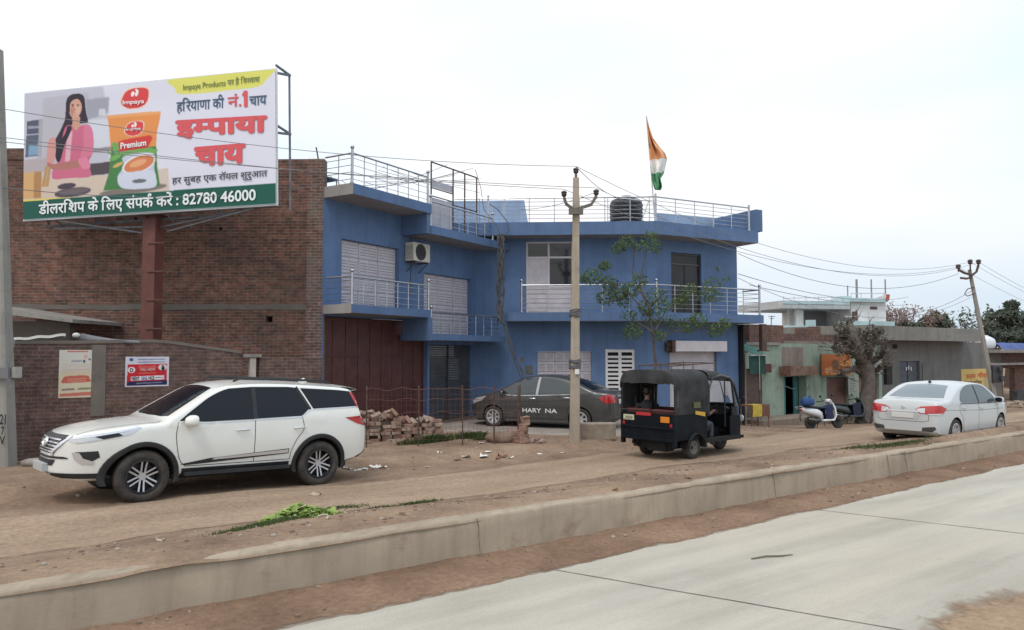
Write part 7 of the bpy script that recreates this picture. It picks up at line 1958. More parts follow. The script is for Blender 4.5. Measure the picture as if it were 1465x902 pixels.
def pollard():
    # lopped roadside tree with a few tufts, before the orange board
    b = PY(1233, 590, 30.2); b.z = zat(b) - .05; Y = b.y
    T = thing('lopped_tree', 'lopped grey brown tree with stubby limbs before the shops', 'tree', b)
    I = WM[T].inverted(); J = lambda x, y, dy=0: I @ PY(x, y, Y + dy)
    rr = random.Random(5); mb = MB(); tips = []
    mb.tube([Vector((0, 0, -.2)), J(1240, 568), J(1243, 548), J(1240, 530), J(1232, 515)], [.33, .27, .25, .30, .26], 9)
    for pts, r in ((((1236, 522), (1226, 505), (1212, 492), (1204, 478)), .20), (((1234, 516), (1228, 498), (1222, 482), (1216, 466)), .20), (((1238, 520), (1244, 500), (1250, 486), (1257, 474)), .18), (((1238, 525), (1256, 512), (1268, 500)), .14), (((1236, 535), (1222, 528), (1205, 533)), .14), (((1226, 505), (1208, 503), (1196, 497)), .12), (((1240, 535), (1255, 530), (1262, 522)), .12), (((1228, 498), (1236, 484), (1240, 474)), .12)):
        P_ = [J(x, y, .5 * math.sin(x * .3 + i)) for i, (x, y) in enumerate(pts)]; n = len(P_)
        mb.tube(P_, [r * (1 - .35 * i / n) for i in range(n)], 7)
        for p in P_[1:]:
            for _ in range(5): branch(mb, p, Vector((rr.gauss(0, 1), rr.gauss(0, 1), rr.gauss(.25, .8))), rr.uniform(.25, .7), .03, 1, rr, tips, .8, 0, (2, 3), .1)
    mb.build('trunk', mat('bark_grey', (.115, .095, .082), .95, var=.4, vscale=5, bump=.7, bscale=16), T, smooth=60)
    mb = MB()
    for (x, y, r, w) in ((1202, 470, 9, 10), (1212, 465, 10, 12), (1204, 484, 11, 12), (1216, 487, 12, 13), (1228, 480, 11, 9), (1225, 500, 13, 14), (1238, 495, 12, 10), (1250, 482, 9, 8), (1257, 474, 8, 8), (1246, 470, 7, 4), (1214, 503, 11, 9), (1200, 502, 9, 6), (1248, 507, 11, 8), (1262, 505, 10, 6), (1260, 488, 8, 5), (1196, 497, 7, 4), (1203, 534, 7, 4), (1232, 512, 10, 6)):
        leaf_cloud(mb, [(J(x, y, rr.uniform(-.6, .6)), r * Y / 1100)], 8 * w, .075, rr, 0, 0, 1)
    mb.build('crown', M_leafb, T)
pollard()

def bushy_tree(px, py_base, Y, blobs, name, label, leaf, bark=M_bark, size=.22, dens=1.0, seed=1, grp=None, zb=None):
    b = PY(px, py_base, Y); b.z = (zb if zb is not None else -.5)
    T = thing(name, label, 'tree', b, 0, grp); I = WM[T].inverted(); J = lambda x, y, dy=0: I @ PY(x, y, Y + dy); rr = random.Random(seed)
    mb = MB(); ctr = J(px, sum(q[1] for q in blobs) / len(blobs)); k = Y / 1100
    mb.tube([Vector((0, 0, 0)), ctr * .5 + Vector((.2, 0, 0)), ctr], [.28, .22, .12], 7)
    for (x, y, r) in blobs: c = J(x, y); mb.tube([ctr * .55, (ctr * .55 + c) / 2 + Vector((0, 0, -.3)), c], [.13, .08, .03], 5)
    mb.build('trunk', bark, T, smooth=60)
    mb = MB()
    for (x, y, r) in blobs:
        c = J(x, y, rr.uniform(-1, 1)); rw = r * k; sub = [(c, rw * .8)]
        for _ in range(7):
            v = Vector((rr.gauss(0, 1), rr.gauss(0, 1), rr.gauss(0, .8))).normalized() * rw * rr.uniform(.5, .95); sub.append((c + v, rw * rr.uniform(.28, .5)))
        leaf_cloud(mb, sub, int(dens * 240 * (rw / size / 5) ** 1.6) + 120, size, rr, 0, .25, .9)
    mb.build('crown', leaf, T)
def bare_tree(px, py, Y, h, name, label, leaf, seed, spread=.55, lean=0, n=500, size=.10):
    b = PY(px, py, Y); b.z = -.5; T = thing(name, label, 'tree', b); rr = random.Random(seed); mb = MB(); tips = []
    hh = PY(px, py - h, Y).z + .5
    mb.tube([(0, 0, 0), (.1, 0, hh * .3), (.15 + lean, .1, hh * .45)], [.16, .12, .10], 6)
    for _ in range(8): branch(mb, Vector((.12 + lean * .7, 0, hh * rr.uniform(.28, .45))), Vector((rr.gauss(0, .8), rr.gauss(0, .8), 1)), hh * rr.uniform(.22, .34), .05, 3, rr, tips, spread, 0, (2, 3), .25)
    mb.build('trunk', mat('bark_red_grey', (.13, .095, .085), .95, var=.3), T)
    mb = MB(); t = [p for p, d in tips if d < 2]
    for p in t: leaf_cloud(mb, [(p, .3)], max(1, n // len(t) + 1), size, rr, 0, 0, 1)
    mb.build('crown', leaf, T)
def far_trees():
    M_redleaf = leaf_mat('leaf_russet', (.24, .165, .145), (.36, .27, .24)); M_far = leaf_mat('leaf_far_green_hazed', (.085, .11, .08), (.13, .15, .105)); M_far2 = leaf_mat('leaf_far_deep_hazed', (.065, .085, .066), (.105, .122, .092))  # far greens are lightened, putting haze into the leaf colour
    bare_tree(1285, 476, 62, 44, 'sparse_tree', 'sparse russet tree right beside the white house', M_redleaf, 3, n=900, size=.13)
    bare_tree(1308, 476, 64, 40, 'sparse_tree', 'second sparse russet tree, left of the round green tree', M_redleaf, 4, n=900, size=.13)
    bare_tree(1268, 476, 66, 34, 'sparse_tree', 'faint russet tree partly behind the white house', M_redleaf, 8, n=600, size=.12)
    bushy_tree(1337, 480, 66, [(1325, 462, 14), (1338, 457, 14), (1350, 461, 13), (1330, 470, 13), (1346, 470, 13)], 'round_tree', 'round dark green tree behind the grey house roof', M_far2, size=.26, dens=1.5, seed=5)
    bushy_tree(1300, 478, 60, [(1290, 468, 9), (1306, 468, 9), (1316, 469, 8)], 'low_tree', 'low green tree peeping over the grey roof parapet', M_far, size=.22, dens=1.2, seed=15)
    bare_tree(1398, 478, 58, 46, 'sparse_tree', 'thin sparse tree just left of the leaning pole', M_far, 9, n=380, size=.14)
    bushy_tree(1440, 490, 60, [(1446, 436, 9), (1443, 450, 14), (1425, 462, 17), (1455, 462, 17), (1430, 480, 20), (1452, 482, 20), (1468, 470, 16)], 'tall_tree', 'tall dark green tree with a pointed top at the right edge', M_far2, size=.28, dens=1.5, seed=6)
    bushy_tree(1420, 492, 52, [(1418, 478, 13), (1432, 485, 14), (1450, 487, 14), (1466, 484, 14)], 'low_tree', 'low green tree above the blue tarpaulin', M_far2, size=.22, dens=1.5, seed=16)
    bushy_tree(1480, 490, 64, [(1480, 455, 20), (1490, 470, 24), (1472, 476, 18)], 'tall_tree', 'broad dark tree cut off by the right picture edge', M_far2, size=.28, dens=1.4, seed=26)
far_trees()

# ------------------------------------------------------------------ the shop row and the houses on the right
RO = Vector((11.5, 31.0, 0)); RDd = Vector((.815, .579, 0)).normalized()
RF = frame((RO.x - RDd.x * 6, RO.y - RDd.y * 6, 0), RDd); RFi = RF.inverted(); RNn = Vector((-RDd.y, RDd.x, 0))
def rst(px, py, t=0.0):
    q = RFi @ ONP(px, py, RF @ Vector((0, t, 0)), RNn); return q.x, q.z
def rbox(mb, x0, y0, x1, y1, t0, t1, mi=0):
    """box whose front (t0) fills the photograph rectangle x0..x1, y0..y1"""
    a = rst(x0, (y0 + y1) / 2, t0)[0]; b = rst(x1, (y0 + y1) / 2, t0)[0]; xm = (x0 + x1) / 2
    z1 = rst(xm, y0, t0)[1]; z0 = rst(xm, y1, t0)[1]; mb.box(a, b, t0, t1, z0, z1, mi); return a, b, z0, z1
def shops():
    green = plaster_mat('pale_green_limewash', (.285, .355, .285), stain=(.16, .155, .13), amt=.8, streak=.6, worn=(.20, .175, .145))
    drab = plaster_mat('worn_plaster', (.24, .20, .17), stain=(.10, .085, .075), amt=.7, streak=.6)
    brown = mat('brown_shutter', (.15, .095, .08), .6, var=.3, vscale=4); wood = mat('dark_red_wood', (.10, .035, .025), .7, var=.4, vscale=5)
    T = thing('shop_row', 'pale green limewashed shop row with a dark open doorway', 'shop', M=RF); F = RF
    X = lambda px, py=560, t=0: rst(px, py, t)[0]; Z = lambda px, py, t=0: rst(px, py, t)[1]
    x0, x1 = X(1052), X(1262); top = Z(1150, 492)
    d0, d1, dz = X(1123), X(1152), Z(1137, 539); s0, s1, sz = X(1061), X(1091), Z(1075, 528); o0, o1, oz = X(1183), X(1214), Z(1198, 540)
    e0, e1 = X(1229), X(1258)
    mb = MB(); mb.wall_open(x0, x1, -1.0, top, 0, .3, [(s0, s1, -1.0, sz), (d0, d1, -.62, dz), (o0, o1, -1.0, oz), (e0, e1, -1, Z(1243, 535))], 0, 0)
    mb.build('shop_wall', green, T, F)
    mb = MB(); mb.box(x0, x1, .3, 6, top - .12, top); mb.build('roof', drab, T, F)
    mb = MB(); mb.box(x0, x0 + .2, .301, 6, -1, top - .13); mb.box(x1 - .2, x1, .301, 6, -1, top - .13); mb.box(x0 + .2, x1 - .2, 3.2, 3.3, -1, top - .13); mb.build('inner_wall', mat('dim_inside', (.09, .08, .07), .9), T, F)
    mb = MB(); a = .12
    z = -.9
    while z < sz - .05: mb.box(s0 + .005, s1 - .005, a, a + .03, z, z + .075); z += .085
    mb.build('shutter', brown, T, F)
    mb = MB(); z = -.9
    while z < oz - .05: mb.box(o0 + .005, o1 - .005, a, a + .03, z, z + .075); z += .085
    mrb = mat('rust_brown_shutter', (.17, .085, .065), .6, var=.3, vscale=4); mb.build('shutter', mrb, T, F); mb = MB(); z = -.9
    while z < oz - .05: mb.box(e0 + .005, e1 - .005, a, a + .03, z, z + .075); z += .085
    mb.build('shutter', mrb, T, F)
    # doorway: turquoise leaf standing open, dark room behind
    mb = MB(); mb.box(d1 - .32, d1 - .02, .32, .36, -.6, dz - .03); mb.box(d0 - .06, d0 - .001, -.02, .05, -.62, dz); mb.box(d1 + .001, d1 + .06, -.02, .05, -.62, dz); mb.build('door', mat('turquoise_door', (.06, .20, .20), .6, var=.3), T, F)
    mb = MB(); mb.tube([(d0 + .05, .2, dz - .3), ((d0 + d1) / 2, .15, dz - .5), (d1 - .3, .2, dz - .48)], .012, 5); mb.build('curtain_cord', mat('pale_cord', (.4, .42, .42), .8), T, F)
    mb = MB(); mb.box(d0 - .35, d1 + .35, -.35, -.003, Z(1137, 537), Z(1137, 524)); rbox(mb, 1083, 521, 1104, 533, -.22, -.003); mb.box(s0 - .2, s0 - .01, -.2, -.003, sz, sz + .28)
    mb.build('sunshade', mat('sunshade_wood', (.19, .12, .09), .8, var=.4, vscale=4), T, F)
    mb = MB(); rbox(mb, 1120, 524, 1131, 537, -.36, -.353); rbox(mb, 1083, 521, 1104, 533.5, -.226, -.2205); mb.build('rusty_tin', wood, T, F)
    mb = MB(); rbox(mb, 1119, 497, 1149, 523.5, -.02, -.003); mb.build('plaster_patch', drab, T, F)
    # brick parapets above
    mb = MB(); xa, xb, za, zb = rbox(mb, 1072, 465, 1121, 492, .1, .4); rbox(mb, 1068, 490, 1117, 494, -.1, .6, 1); mb.build('brick_parapet', [M_brick3, M_conc], T, F)
    mb = MB(); rbox(mb, 1122, 479, 1245, 489, .9, 1.2); rbox(mb, 1146, 470, 1156, 479, .9, 1.2); rbox(mb, 1164, 468, 1174, 479, .9, 1.2); mb.build('brick_parapet', M_brick3, T, F)
    mb = MB(); rbox(mb, 1118, 489, 1250, 496, .5, .9); mb.build('parapet_base', drab, T, F)
    # dark green sheet awning and bamboo poles at the left shop
    mb = MB(); a, b = X(1072, 495, -.8), X(1092, 495, -.8); mb.face([(a, -.9, Z(1080, 506, -.9)), (b, -.9, Z(1090, 506, -.9)), (b, -.01, Z(1090, 493, 0)), (a, -.01, Z(1080, 493, 0))]); mb.face([(a, -.91, Z(1080, 506, -.9)), (b, -.91, Z(1090, 506, -.9)), (b, -.03, Z(1090, 492, 0)), (a, -.03, Z(1080, 492, 0))]); mb.build('awning', mat('green_tarp', (.03, .12, .10), .8, var=.3), T, F)
    for px in (1066, 1090):
        mb = MB(); q = F.inverted() @ PY(px, 600, (F @ Vector((X(px), -.9, 0))).y); mb.tube([(X(px, 560, -.9), -.9, -.62), (X(px, 560, -.9) + .03, -.9, Z(px, 506, -.9))], .035, 6); mb.build('awning_pole', mat('pale_bamboo', (.33, .27, .22), .8, var=.3), T, F, smooth=60)
    mb = MB(); x0_, x1_ = X(1050), X(1264); mb.box(x0_, x1_, -1.3, -.002, -1.2, Z(1150, 598, -1.3)); mb.build('plinth', mat('shop_plinth', (.22, .175, .14), .9, var=.3, bump=.3), T, F)
    # boards
    S = thing('signboard', 'faded orange signboard over a brown shutter', 'sign', M=F @ Matrix.Translation((X(1175, 522, -.25), -.25, Z(1196, 537, -.25))))
    w = X(1217, 522, -.25) - X(1175, 522, -.25); h = Z(1196, 507, -.25) - Z(1196, 537, -.25); M = WM[S]
    P = Paint(w, h, 80, 60, (.72, .40, .20)); rr = random.Random(2)
    P.poly([(0, 0), (1, 0), (1, .3), (0, .3)], (.76, .45, .24), 8); P.ell((.18, .78), (.07, .06), (.85, .62, .42), 3); P.ell((.30, .74), (.06, .06), (.82, .58, .40), 3); P.poly([(.62, .35), (.97, .32), (.97, .55), (.62, .60)], (.85, .62, .36), 4); P.ell((.45, .5), (.12, .10), (.42, .30, .20), 6, .8); P.poly([(.3, .88), (.85, .84), (.85, .95), (.3, .98)], (.80, .58, .34), 3)
    for k in range(6): P.poly([(.65 + k * .05, .38), (.675 + k * .05, .38), (.68 + k * .05, .5), (.655 + k * .05, .5)], (.60, .30, .14), 1)
    P.mesh('board_face', M @ Matrix.Rotation(math.pi / 2, 4, 'X') @ Matrix.Translation((0, 0, .012)), S, print_mat('board_print', .7, .75))
    mb = MB(); mb.box(0, w, 0, .06, 0, h); mb.build('board', M_rust, S, M)
    for (a, b, c, d, lab, nm) in ((1213, 539, 1227, 565, 'narrow white painted board beside the lopped tree trunk', (.62, .64, .60)), (1238, 511, 1261, 529, 'white square board hanging right of the lopped tree', (.60, .63, .60))):
        za = Z((a + c) / 2, d, -.3); xa = X(a, b, -.3); S = thing('signboard', lab, 'sign', M=F @ Matrix.Translation((xa, -.3, za))); w = X(c, b, -.3) - xa; h = Z((a + c) / 2, b, -.3) - za; M = WM[S]
        P = Paint(w, h, 50, 60, nm)
        for k in range(9): y = .1 + .09 * k; P.poly([(.12 + .1 * rr.random(), y), (.5 + .4 * rr.random(), y), (.5 + .4 * rr.random(), y + .04), (.12, y + .04)], (.36, .38, .38), 1, .6)
        P.mesh('board_face', M @ Matrix.Rotation(math.pi / 2, 4, 'X') @ Matrix.Translation((0, 0, .012)), S, print_mat('board_print_white', .7, .8))
        mb = MB(); mb.box(0, w, 0, .05, 0, h); mb.build('board', M_rust, S, M)
    # table with a yellow cloth
    tx = X(1080, 590, -1.9); tz = zat(F @ Vector((tx, -1.9, 0)))
    T2 = thing('table', 'small wooden table with thin legs before the brown shop shutter', 'table', M=F @ Matrix.Translation((tx, -1.9, tz))); M = WM[T2]
    wd = mat('table_wood', (.16, .07, .04), .7, var=.3)
    mb = MB(); mb.box(-.48, .48, -.25, .25, .70, .74); mb.box(-.48, .48, -.25, -.22, .34, .70); mb.build('table_top', wd, T2, M)
    for (a, b) in ((-.45, -.22), (.45, -.22), (-.45, .22), (.45, .22)):
        mb = MB(); mb.tube([(a, b, -.05), (a, b, .70)], .022, 5); mb.build('leg', wd, T2, M)
    C = thing('yellow_cloth', 'yellow cloth hanging over the front of the small table', 'cloth', M=M @ Matrix.Translation((-.2, -.26, .36)))
    P = []; mb = MB()
    for k in range(8): z = .395 - .40 * k / 7; P.append([(-.28 + .5 * i / 10, -.012 - .012 * math.sin(i * 1.9 + k * .5), z) for i in range(11)])
    mb.grid([[(x, .3, z) for x, y, z in P[0]]] + P); mb.build('cloth', mat('yellow_print_cloth', (.48, .36, .05), .85, var=.35, vscale=9), C, WM[C], smooth=60)
shops()

def passage():
    # narrow dark gap between the blue house and the green shop
    T = thing('side_stair', 'dark side passage with a brown post beside the blue house', 'passage', M=FB @ Matrix.Translation((bst(1057, 500)[0] + .02, 0, 0))); M = WM[T]
    mb = MB(); mb.box(.0, 1.3, 1.4, 1.5, -.8, 3.2); mb.box(.0, .04, -.2, 1.4, -.8, 3.2); mb.build('dark_sheet', mat('dark_sheet', (.016, .018, .022), .8), T, M)  # near-black panels carry the passage's shade in their colour
    mb = MB()
    for k in range(7): z = .2 + .4 * k; mb.box(.041, .80, 1.2 - .16 * k if k < 6 else .3, 1.39, z, z + .05)
    mb.build('steps', mat('step_dark', (.05, .05, .055), .8), T, M)
    mb = MB(); mb.box(.55, .78, -.55, -.4, 2.3, 3.21); mb.box(.50, .82, -.62, -.35, 2.25, 2.299); mb.build('brown_post', mat('brown_board', (.10, .06, .045), .8, var=.3), T, M)
    mb = MB(); mb.box(.04, .8, -.45, -.42, 1.45, 2.1); mb.build('green_curtain', mat('dark_green_cloth', (.012, .05, .04), .9, var=.3), T, M)
    mb = MB(); mb.tube([(.03, -.5, 2.1), (.8, -.5, 2.1), (.45, -.5, 2.1), (.45, -.5, .9)], .016, 5); mb.build('rail', M_steel, T, M)
passage()

def grey_house():
    conc = plaster_mat('grey_plaster', (.17, .165, .16), stain=(.085, .085, .08), amt=.5, streak=.5, worn=(.21, .20, .175))
    T = thing('grey_house', 'low grey plastered house with a deep flat roof band', 'house', M=RF); F = RF
    X = lambda px, py=540, t=.4: rst(px, py, t)[0]; Z = lambda px, py, t=.4: rst(px, py, t)[1]
    t = .4; x0, x1 = X(1258), X(1412); top = Z(1340, 489)
    w0, w1, wz0, wz1 = X(1264), X(1277), Z(1270, 551), Z(1270, 520); d0, d1, dz0, dz1 = X(1287), X(1316), Z(1300, 547), Z(1300, 517)
    v0, v1 = X(1278), X(1285)
    mb = MB(); mb.wall_open(x0, x1, -1.2, top, t, .3, [(w0, w1, wz0, wz1), (d0, d1, dz0, dz1), (v0, v1, Z(1281, 499), Z(1281, 493))], 0, 0); mb.box(x1 - .25, x1 - .001, t + .301, 8, -1.2, top); mb.build('wall', conc, T, F)
    z0, z1 = Z(1340, 488, t - .9), Z(1340, 469, t - .9)
    mb = MB(); mb.box(X(1240, 480, -.5), X(1405, 480, -.5), t - .9, 8, z0, z1); mb.build('roof_band', plaster_mat('roof_band_concrete', (.235, .225, .205), stain=(.12, .115, .105), amt=.6, streak=.7), T, F)
    mb = MB(); mb.box(w0, w1, t + .28, t + .29, wz0, wz1); mb.box(v0, v1, t + .28, t + .29, Z(1281, 499), Z(1281, 493)); mb.build('window', M_dark, T, F)
    mb = MB(); mb.box(d0 + .01, d1 - .01, t + .1, t + .14, dz0 + .01, dz1 - .01); xm = (d0 + d1) / 2
    for (a, b) in ((d0 + .01, d0 + .07), (xm - .04, xm + .04), (d1 - .07, d1 - .01)): mb.box(a, b, t + .06, t + .0995, dz0 + .01, dz1 - .01)
    for k in range(3): z = dz0 + (dz1 - dz0) * (.33 * k + .02); mb.box(d0 + .071, d1 - .071, t + .07, t + .0993, z, z + .05)
    o = mb.build('window_shutter', mat('slate_shutter', (.075, .085, .105), .6, var=.2), T, F)
    mb = MB()
    for k in range(3): x = xm - .25 + .22 * k; mb.box(x, x + .1, t + .05, t + .0585, dz0 + (dz1 - dz0) * .55 + .05 * (k % 2), dz0 + (dz1 - dz0) * .55 + .17 + .05 * (k % 2))
    mb.build('paper_slip', mat('slip_white', (.6, .6, .6), .8), o, F)
    mb = MB(); mb.tube([(X(1320), t - .03, -1), (X(1320), t - .03, Z(1320, 520))], .04, 6); mb.build('drain_pipe', mat('pipe_grey', (.2, .2, .2), .7), T, F)
    # painted yellow notice
    a, b = X(1375, 545, t), X(1419, 545, t); zb, zt = Z(1397, 572), Z(1397, 528)
    S = thing('wall_notice', 'yellow painted notice with red letters on the grey house wall', 'notice', M=F @ Matrix.Translation((a, t - .012, zb)) @ Matrix.Rotation(math.pi / 2, 4, 'X')); M = WM[S]
    w, h = b - a, zt - zb; P = Paint(w, h, 80, 70, (.86, .74, .46)); P.poly([(.7, .3), (1, .2), (1, 1), (.8, 1)], (.72, .66, .50), 6); P.poly([(.05, .55), (.7, .55), (.7, .6), (.05, .6)], (.66, .52, .28), 2, .7); P.poly([(.05, .68), (.8, .66), (.8, .70), (.05, .72)], (.66, .52, .28), 2, .7)
    s = P.mesh('painted_panel', M, S, print_mat('notice_print', .85, .82)); L = MB()
    put_text(L, 'उ½ततम', Matrix.Translation((0, 0, .004)), w * .14, w * .46, h * .70, h * .82, 0, .04); put_text(L, 'चौक', Matrix.Translation((0, 0, .004)), w * .52, w * .84, h * .72, h * .84, 0, .04)
    put_text(L, 'सेल व सर्विस'.replace('र्वि', 'िव'), Matrix.Translation((0, 0, .004)), w * .07, w * .66, h * .52, h * .60, 1, .03)
    L.build('lettering', [mat('notice_red', (.50, .11, .04), .8), mat('notice_brown', (.12, .07, .04), .8)], s, M)
    # old tyre leaning under it
    p = F @ Vector((X(1407, 563, -.15), -.15, Z(1407, 576, -.15))); T3 = thing('old_tyre', 'big black tyre leaning on the wall under the yellow notice', 'tyre', M=F @ Matrix.Translation((X(1407, 563, -.15), -.15, zat(p) + .45)) @ Matrix.Rotation(R(12), 4, 'X'))
    mb = MB(); mb.lathe([(.27, -.10), (.42, -.12), (.50, -.08), (.50, .08), (.42, .12), (.27, .10)], 30, axis='y', close=True); mb.build('tyre', M_tyre, T3, WM[T3], smooth=40)
grey_house()

def right_end():
    F = RF; X = lambda px, py=540, t=1.0: rst(px, py, t)[0]; Z = lambda px, py, t=1.0: rst(px, py, t)[1]
    T = thing('brick_shop', 'small red brick shop with dark doorway at the right edge', 'shop', M=RF)
    x0 = X(1413); x1 = X(1500); top = Z(1440, 505); d0, d1 = X(1435), X(1452)
    mb = MB(); mb.wall_open(x0, x1, -1.4, top, 1.0, .3, [(d0, d1, -1.4, Z(1444, 527))], 0, 0); mb.box(x0, x0 + .3, 1.301, 7, -1.4, top); mb.build('wall', M_brick3, T, F)
    mb = MB(); mb.box(x0 - .1, X(1432), .97, .999, -1.4, top); mb.build('plaster_pier', plaster_mat('brown_grey_plaster', (.19, .165, .14), amt=.6), T, F)
    mb = MB(); mb.box(x0 - .3, x1, .2, 1.6, top, top + .18); mb.box(X(1418, 522, .4), x1, .4, .99, Z(1445, 522), Z(1445, 519)); mb.build('roof_slab', M_conc, T, F)
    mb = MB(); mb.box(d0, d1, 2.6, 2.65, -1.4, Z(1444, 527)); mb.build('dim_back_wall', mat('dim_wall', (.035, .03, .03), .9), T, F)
    mb = MB(); rbox(mb, 1455, 558, 1490, 578, .6, .99); mb.build('counter', mat('dark_counter', (.05, .05, .05), .8, var=.4), T, F)
    # tank and tarpaulin on its roof
    p = PY(1410, 497, 43.5); p.z = Z(1410, 501); T2 = thing('water_tank', 'small white water tank on the roof beside the leaning pole', 'water tank', M=Matrix.Translation(p) @ Matrix.Rotation(R(35), 4, 'Z'))
    mb = MB(); mb.loft([(-.62, 0, .36, .22, .22, 2.2), (-.55, 0, .38, .34, .34, 2.4), (-.2, 0, .40, .37, .38, 2.4), (.2, 0, .40, .37, .38, 2.4), (.5, 0, .38, .34, .34, 2.4), (.6, 0, .36, .2, .2, 2.2)], 18); mb.lathe([(.02, .74), (.16, .74), (.16, .82), (.02, .84)], 14); mb.build('tank_body', mat('white_polythene', (.70, .71, .73), .5), T2, smooth=50)
    T3 = thing('tarpaulin', 'blue tarpaulin spread over the low roof at the right edge', 'tarpaulin', M=F @ Matrix.Translation((X(1425, 495, 2.5), 2.5, top + .05))); rows = []
    for k in range(7): rows.append([(i * .35, k * .5 - .6, .25 + .30 * math.sin(k / 6 * 3.1) + .06 * math.sin(i * 1.3 + k) - (.25 if k == 0 else 0)) for i in range(16)])
    mb = MB(); mb.grid(rows); mb.build('sheet', mat('blue_tarp', (.03, .06, .22), .6, var=.3), T3, smooth=60)
    T4 = thing('rubble_heap', 'small heap of pale rubble beside the far roadside shop', 'rubble', GG(1455, 583)); rr = random.Random(4); mb = MB()
    for _ in range(45):
        a = rr.uniform(0, 6.28); q = rr.uniform(0, .7); mb.ball((q * math.cos(a), q * math.sin(a), .25 * (1 - q) + .02), rr.uniform(.05, .14), 6, 0, (1, rr.uniform(.6, 1), rr.uniform(.5, .9)))
    mb.build('rubble', mat('pale_rubble', (.34, .28, .23), .9, var=.3, vscale=8), T4)
right_end()

def white_house():
    Y = 58; c = PY(1200, 470, Y)
    d = Vector((.97, .24, 0)).normalized(); F = frame((c.x, c.y, 0), d); n = Vector((-d.y, d.x, 0))
    st = lambda px, py, t=0: (lambda q: (q.x, q.z))(F.inverted() @ ONP(px, py, F @ Vector((0, t, 0)), n))
    def bx(mb, x0, y0, x1, y1, t0, t1, mi=0):
        a, b = st(x0, y0, t0)[0], st(x1, y0, t0)[0]; mb.box(a, b, t0, t1, st((x0 + x1) / 2, y1, t0)[1], st((x0 + x1) / 2, y0, t0)[1], mi)
    white = plaster_mat('white_limewash', (.66, .65, .64), stain=(.40, .39, .38), amt=.3, streak=.35); tq = plaster_mat('turquoise_paint', (.43, .58, .60), stain=(.34, .43, .44), amt=.4)
    T = thing('white_house', 'distant two storey white house with turquoise bands and a deep porch', 'house', M=F)
    mb = MB(); bx(mb, 1217, 430, 1267, 470, .0, 6); bx(mb, 1150, 440, 1216.5, 470, 3.0, 6); bx(mb, 1140, 443, 1149, 470, .3, .6); bx(mb, 1129, 443, 1134, 470, 1.5, 1.8); mb.box(st(1120, 490)[0], st(1280, 490)[0], .5, 6, -.5, st(1200, 468)[1]); mb.build('wall', white, T, F)
    mb = MB(); bx(mb, 1120, 431, 1216, 442, -.3, 6); mb.build('roof_slab', plaster_mat('roof_slab_pale', (.46, .49, .50), amt=.4), T, F)
    mb = MB(); bx(mb, 1216.5, 427, 1270, 432, -.35, 6); bx(mb, 1120, 432.5, 1216, 435.5, -.34, -.301); bx(mb, 1121, 466, 1165, 474, -1.0, .4); bx(mb, 1175, 467, 1200, 474, -1.0, .4); bx(mb, 1212, 460, 1280, 467, -.8, .4); mb.build('turquoise_band', tq, T, F)
    mb = MB(); bx(mb, 1157, 458, 1167, 470, -1.0, -.6); bx(mb, 1203, 424, 1218, 433, .5, 1.5); mb.build('roof_box', tq, T, F)
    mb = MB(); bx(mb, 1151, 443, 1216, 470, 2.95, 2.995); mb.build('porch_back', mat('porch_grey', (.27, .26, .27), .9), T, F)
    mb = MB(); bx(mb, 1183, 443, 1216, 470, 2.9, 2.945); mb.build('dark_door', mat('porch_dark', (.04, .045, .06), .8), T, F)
    mb = MB(); bx(mb, 1245, 439, 1255, 443, -.03, -.003); bx(mb, 1219, 446, 1227, 459, -.03, -.003); mb.build('window', mat('shutter_maroon', (.10, .05, .05), .6), T, F)
    mb = MB()
    for x in (1121, 1136, 1153, 1171, 1190, 1203): a = st(x, 430, -.2); mb.tube([(a[0], -.2, st(x, 432, -.2)[1]), (a[0], -.2, st(x, 424, -.2)[1])], .03, 5)
    mb.tube([(st(1121, 425, -.2)[0], -.2, st(1121, 427, -.2)[1]), (st(1204, 424, -.2)[0], -.2, st(1204, 425, -.2)[1])], .03, 5)
    for x in (1218, 1232, 1248, 1265): a = st(x, 430, -.2); mb.tube([(a[0], -.2, st(x, 428, -.2)[1]), (a[0], -.2, st(x, 419, -.2)[1])], .03, 5)
    mb.tube([(st(1218, 419, -.2)[0], -.2, st(1218, 420, -.2)[1]), (st(1265, 419, -.2)[0], -.2, st(1265, 420, -.2)[1])], .03, 5)
    for x in (1212, 1220, 1228): mb.tube([(st(x, 460, -.7)[0], -.7, st(x, 461, -.7)[1]), (st(x, 452, -.7)[0], -.7, st(x, 452, -.7)[1])], .03, 5)
    mb.tube([(st(1208, 453, -.7)[0], -.7, st(1208, 453, -.7)[1]), (st(1230, 453, -.7)[0], -.7, st(1230, 453, -.7)[1])], .03, 5)
    mb.build('railing', mat('white_rail', (.55, .56, .57), .5), T, F)
    mrod = mat('rod_grey', (.25, .24, .24), .8)
    for x, yt, r in ((1213, 409, .05), (1226, 400, .09), (1247, 400, .06), (1267, 400, .06)): mb = MB(); mb.tube([(st(x, 430, 1)[0], 1, st(x, 432, 1)[1]), (st(x, 430, 1)[0], 1, st(x, yt, 1)[1])], r, 6); mb.build('column_rod', mrod, T, F)
    mb = MB(); a = st(1250, 428, 1)[0]; b = st(1266, 420, 1)[0]; mb.prism([(a, st(1250, 427.5, 1)[1]), (b, st(1266, 427.5, 1)[1]), (b, st(1266, 421, 1)[1])], .9, 1.1, axis='y'); mb.build('stair_wall', white, T, F)
    mb = MB(); a = st(1268, 430, -.3)[0]; mb.tube([(a, -.4, st(1268, 430, -.3)[1]), (a + .1, -.4, st(1268, 422, -.3)[1])], .14, 6); mb.build('red_pipe', mat('red_cap', (.34, .08, .07), .7), T, F)
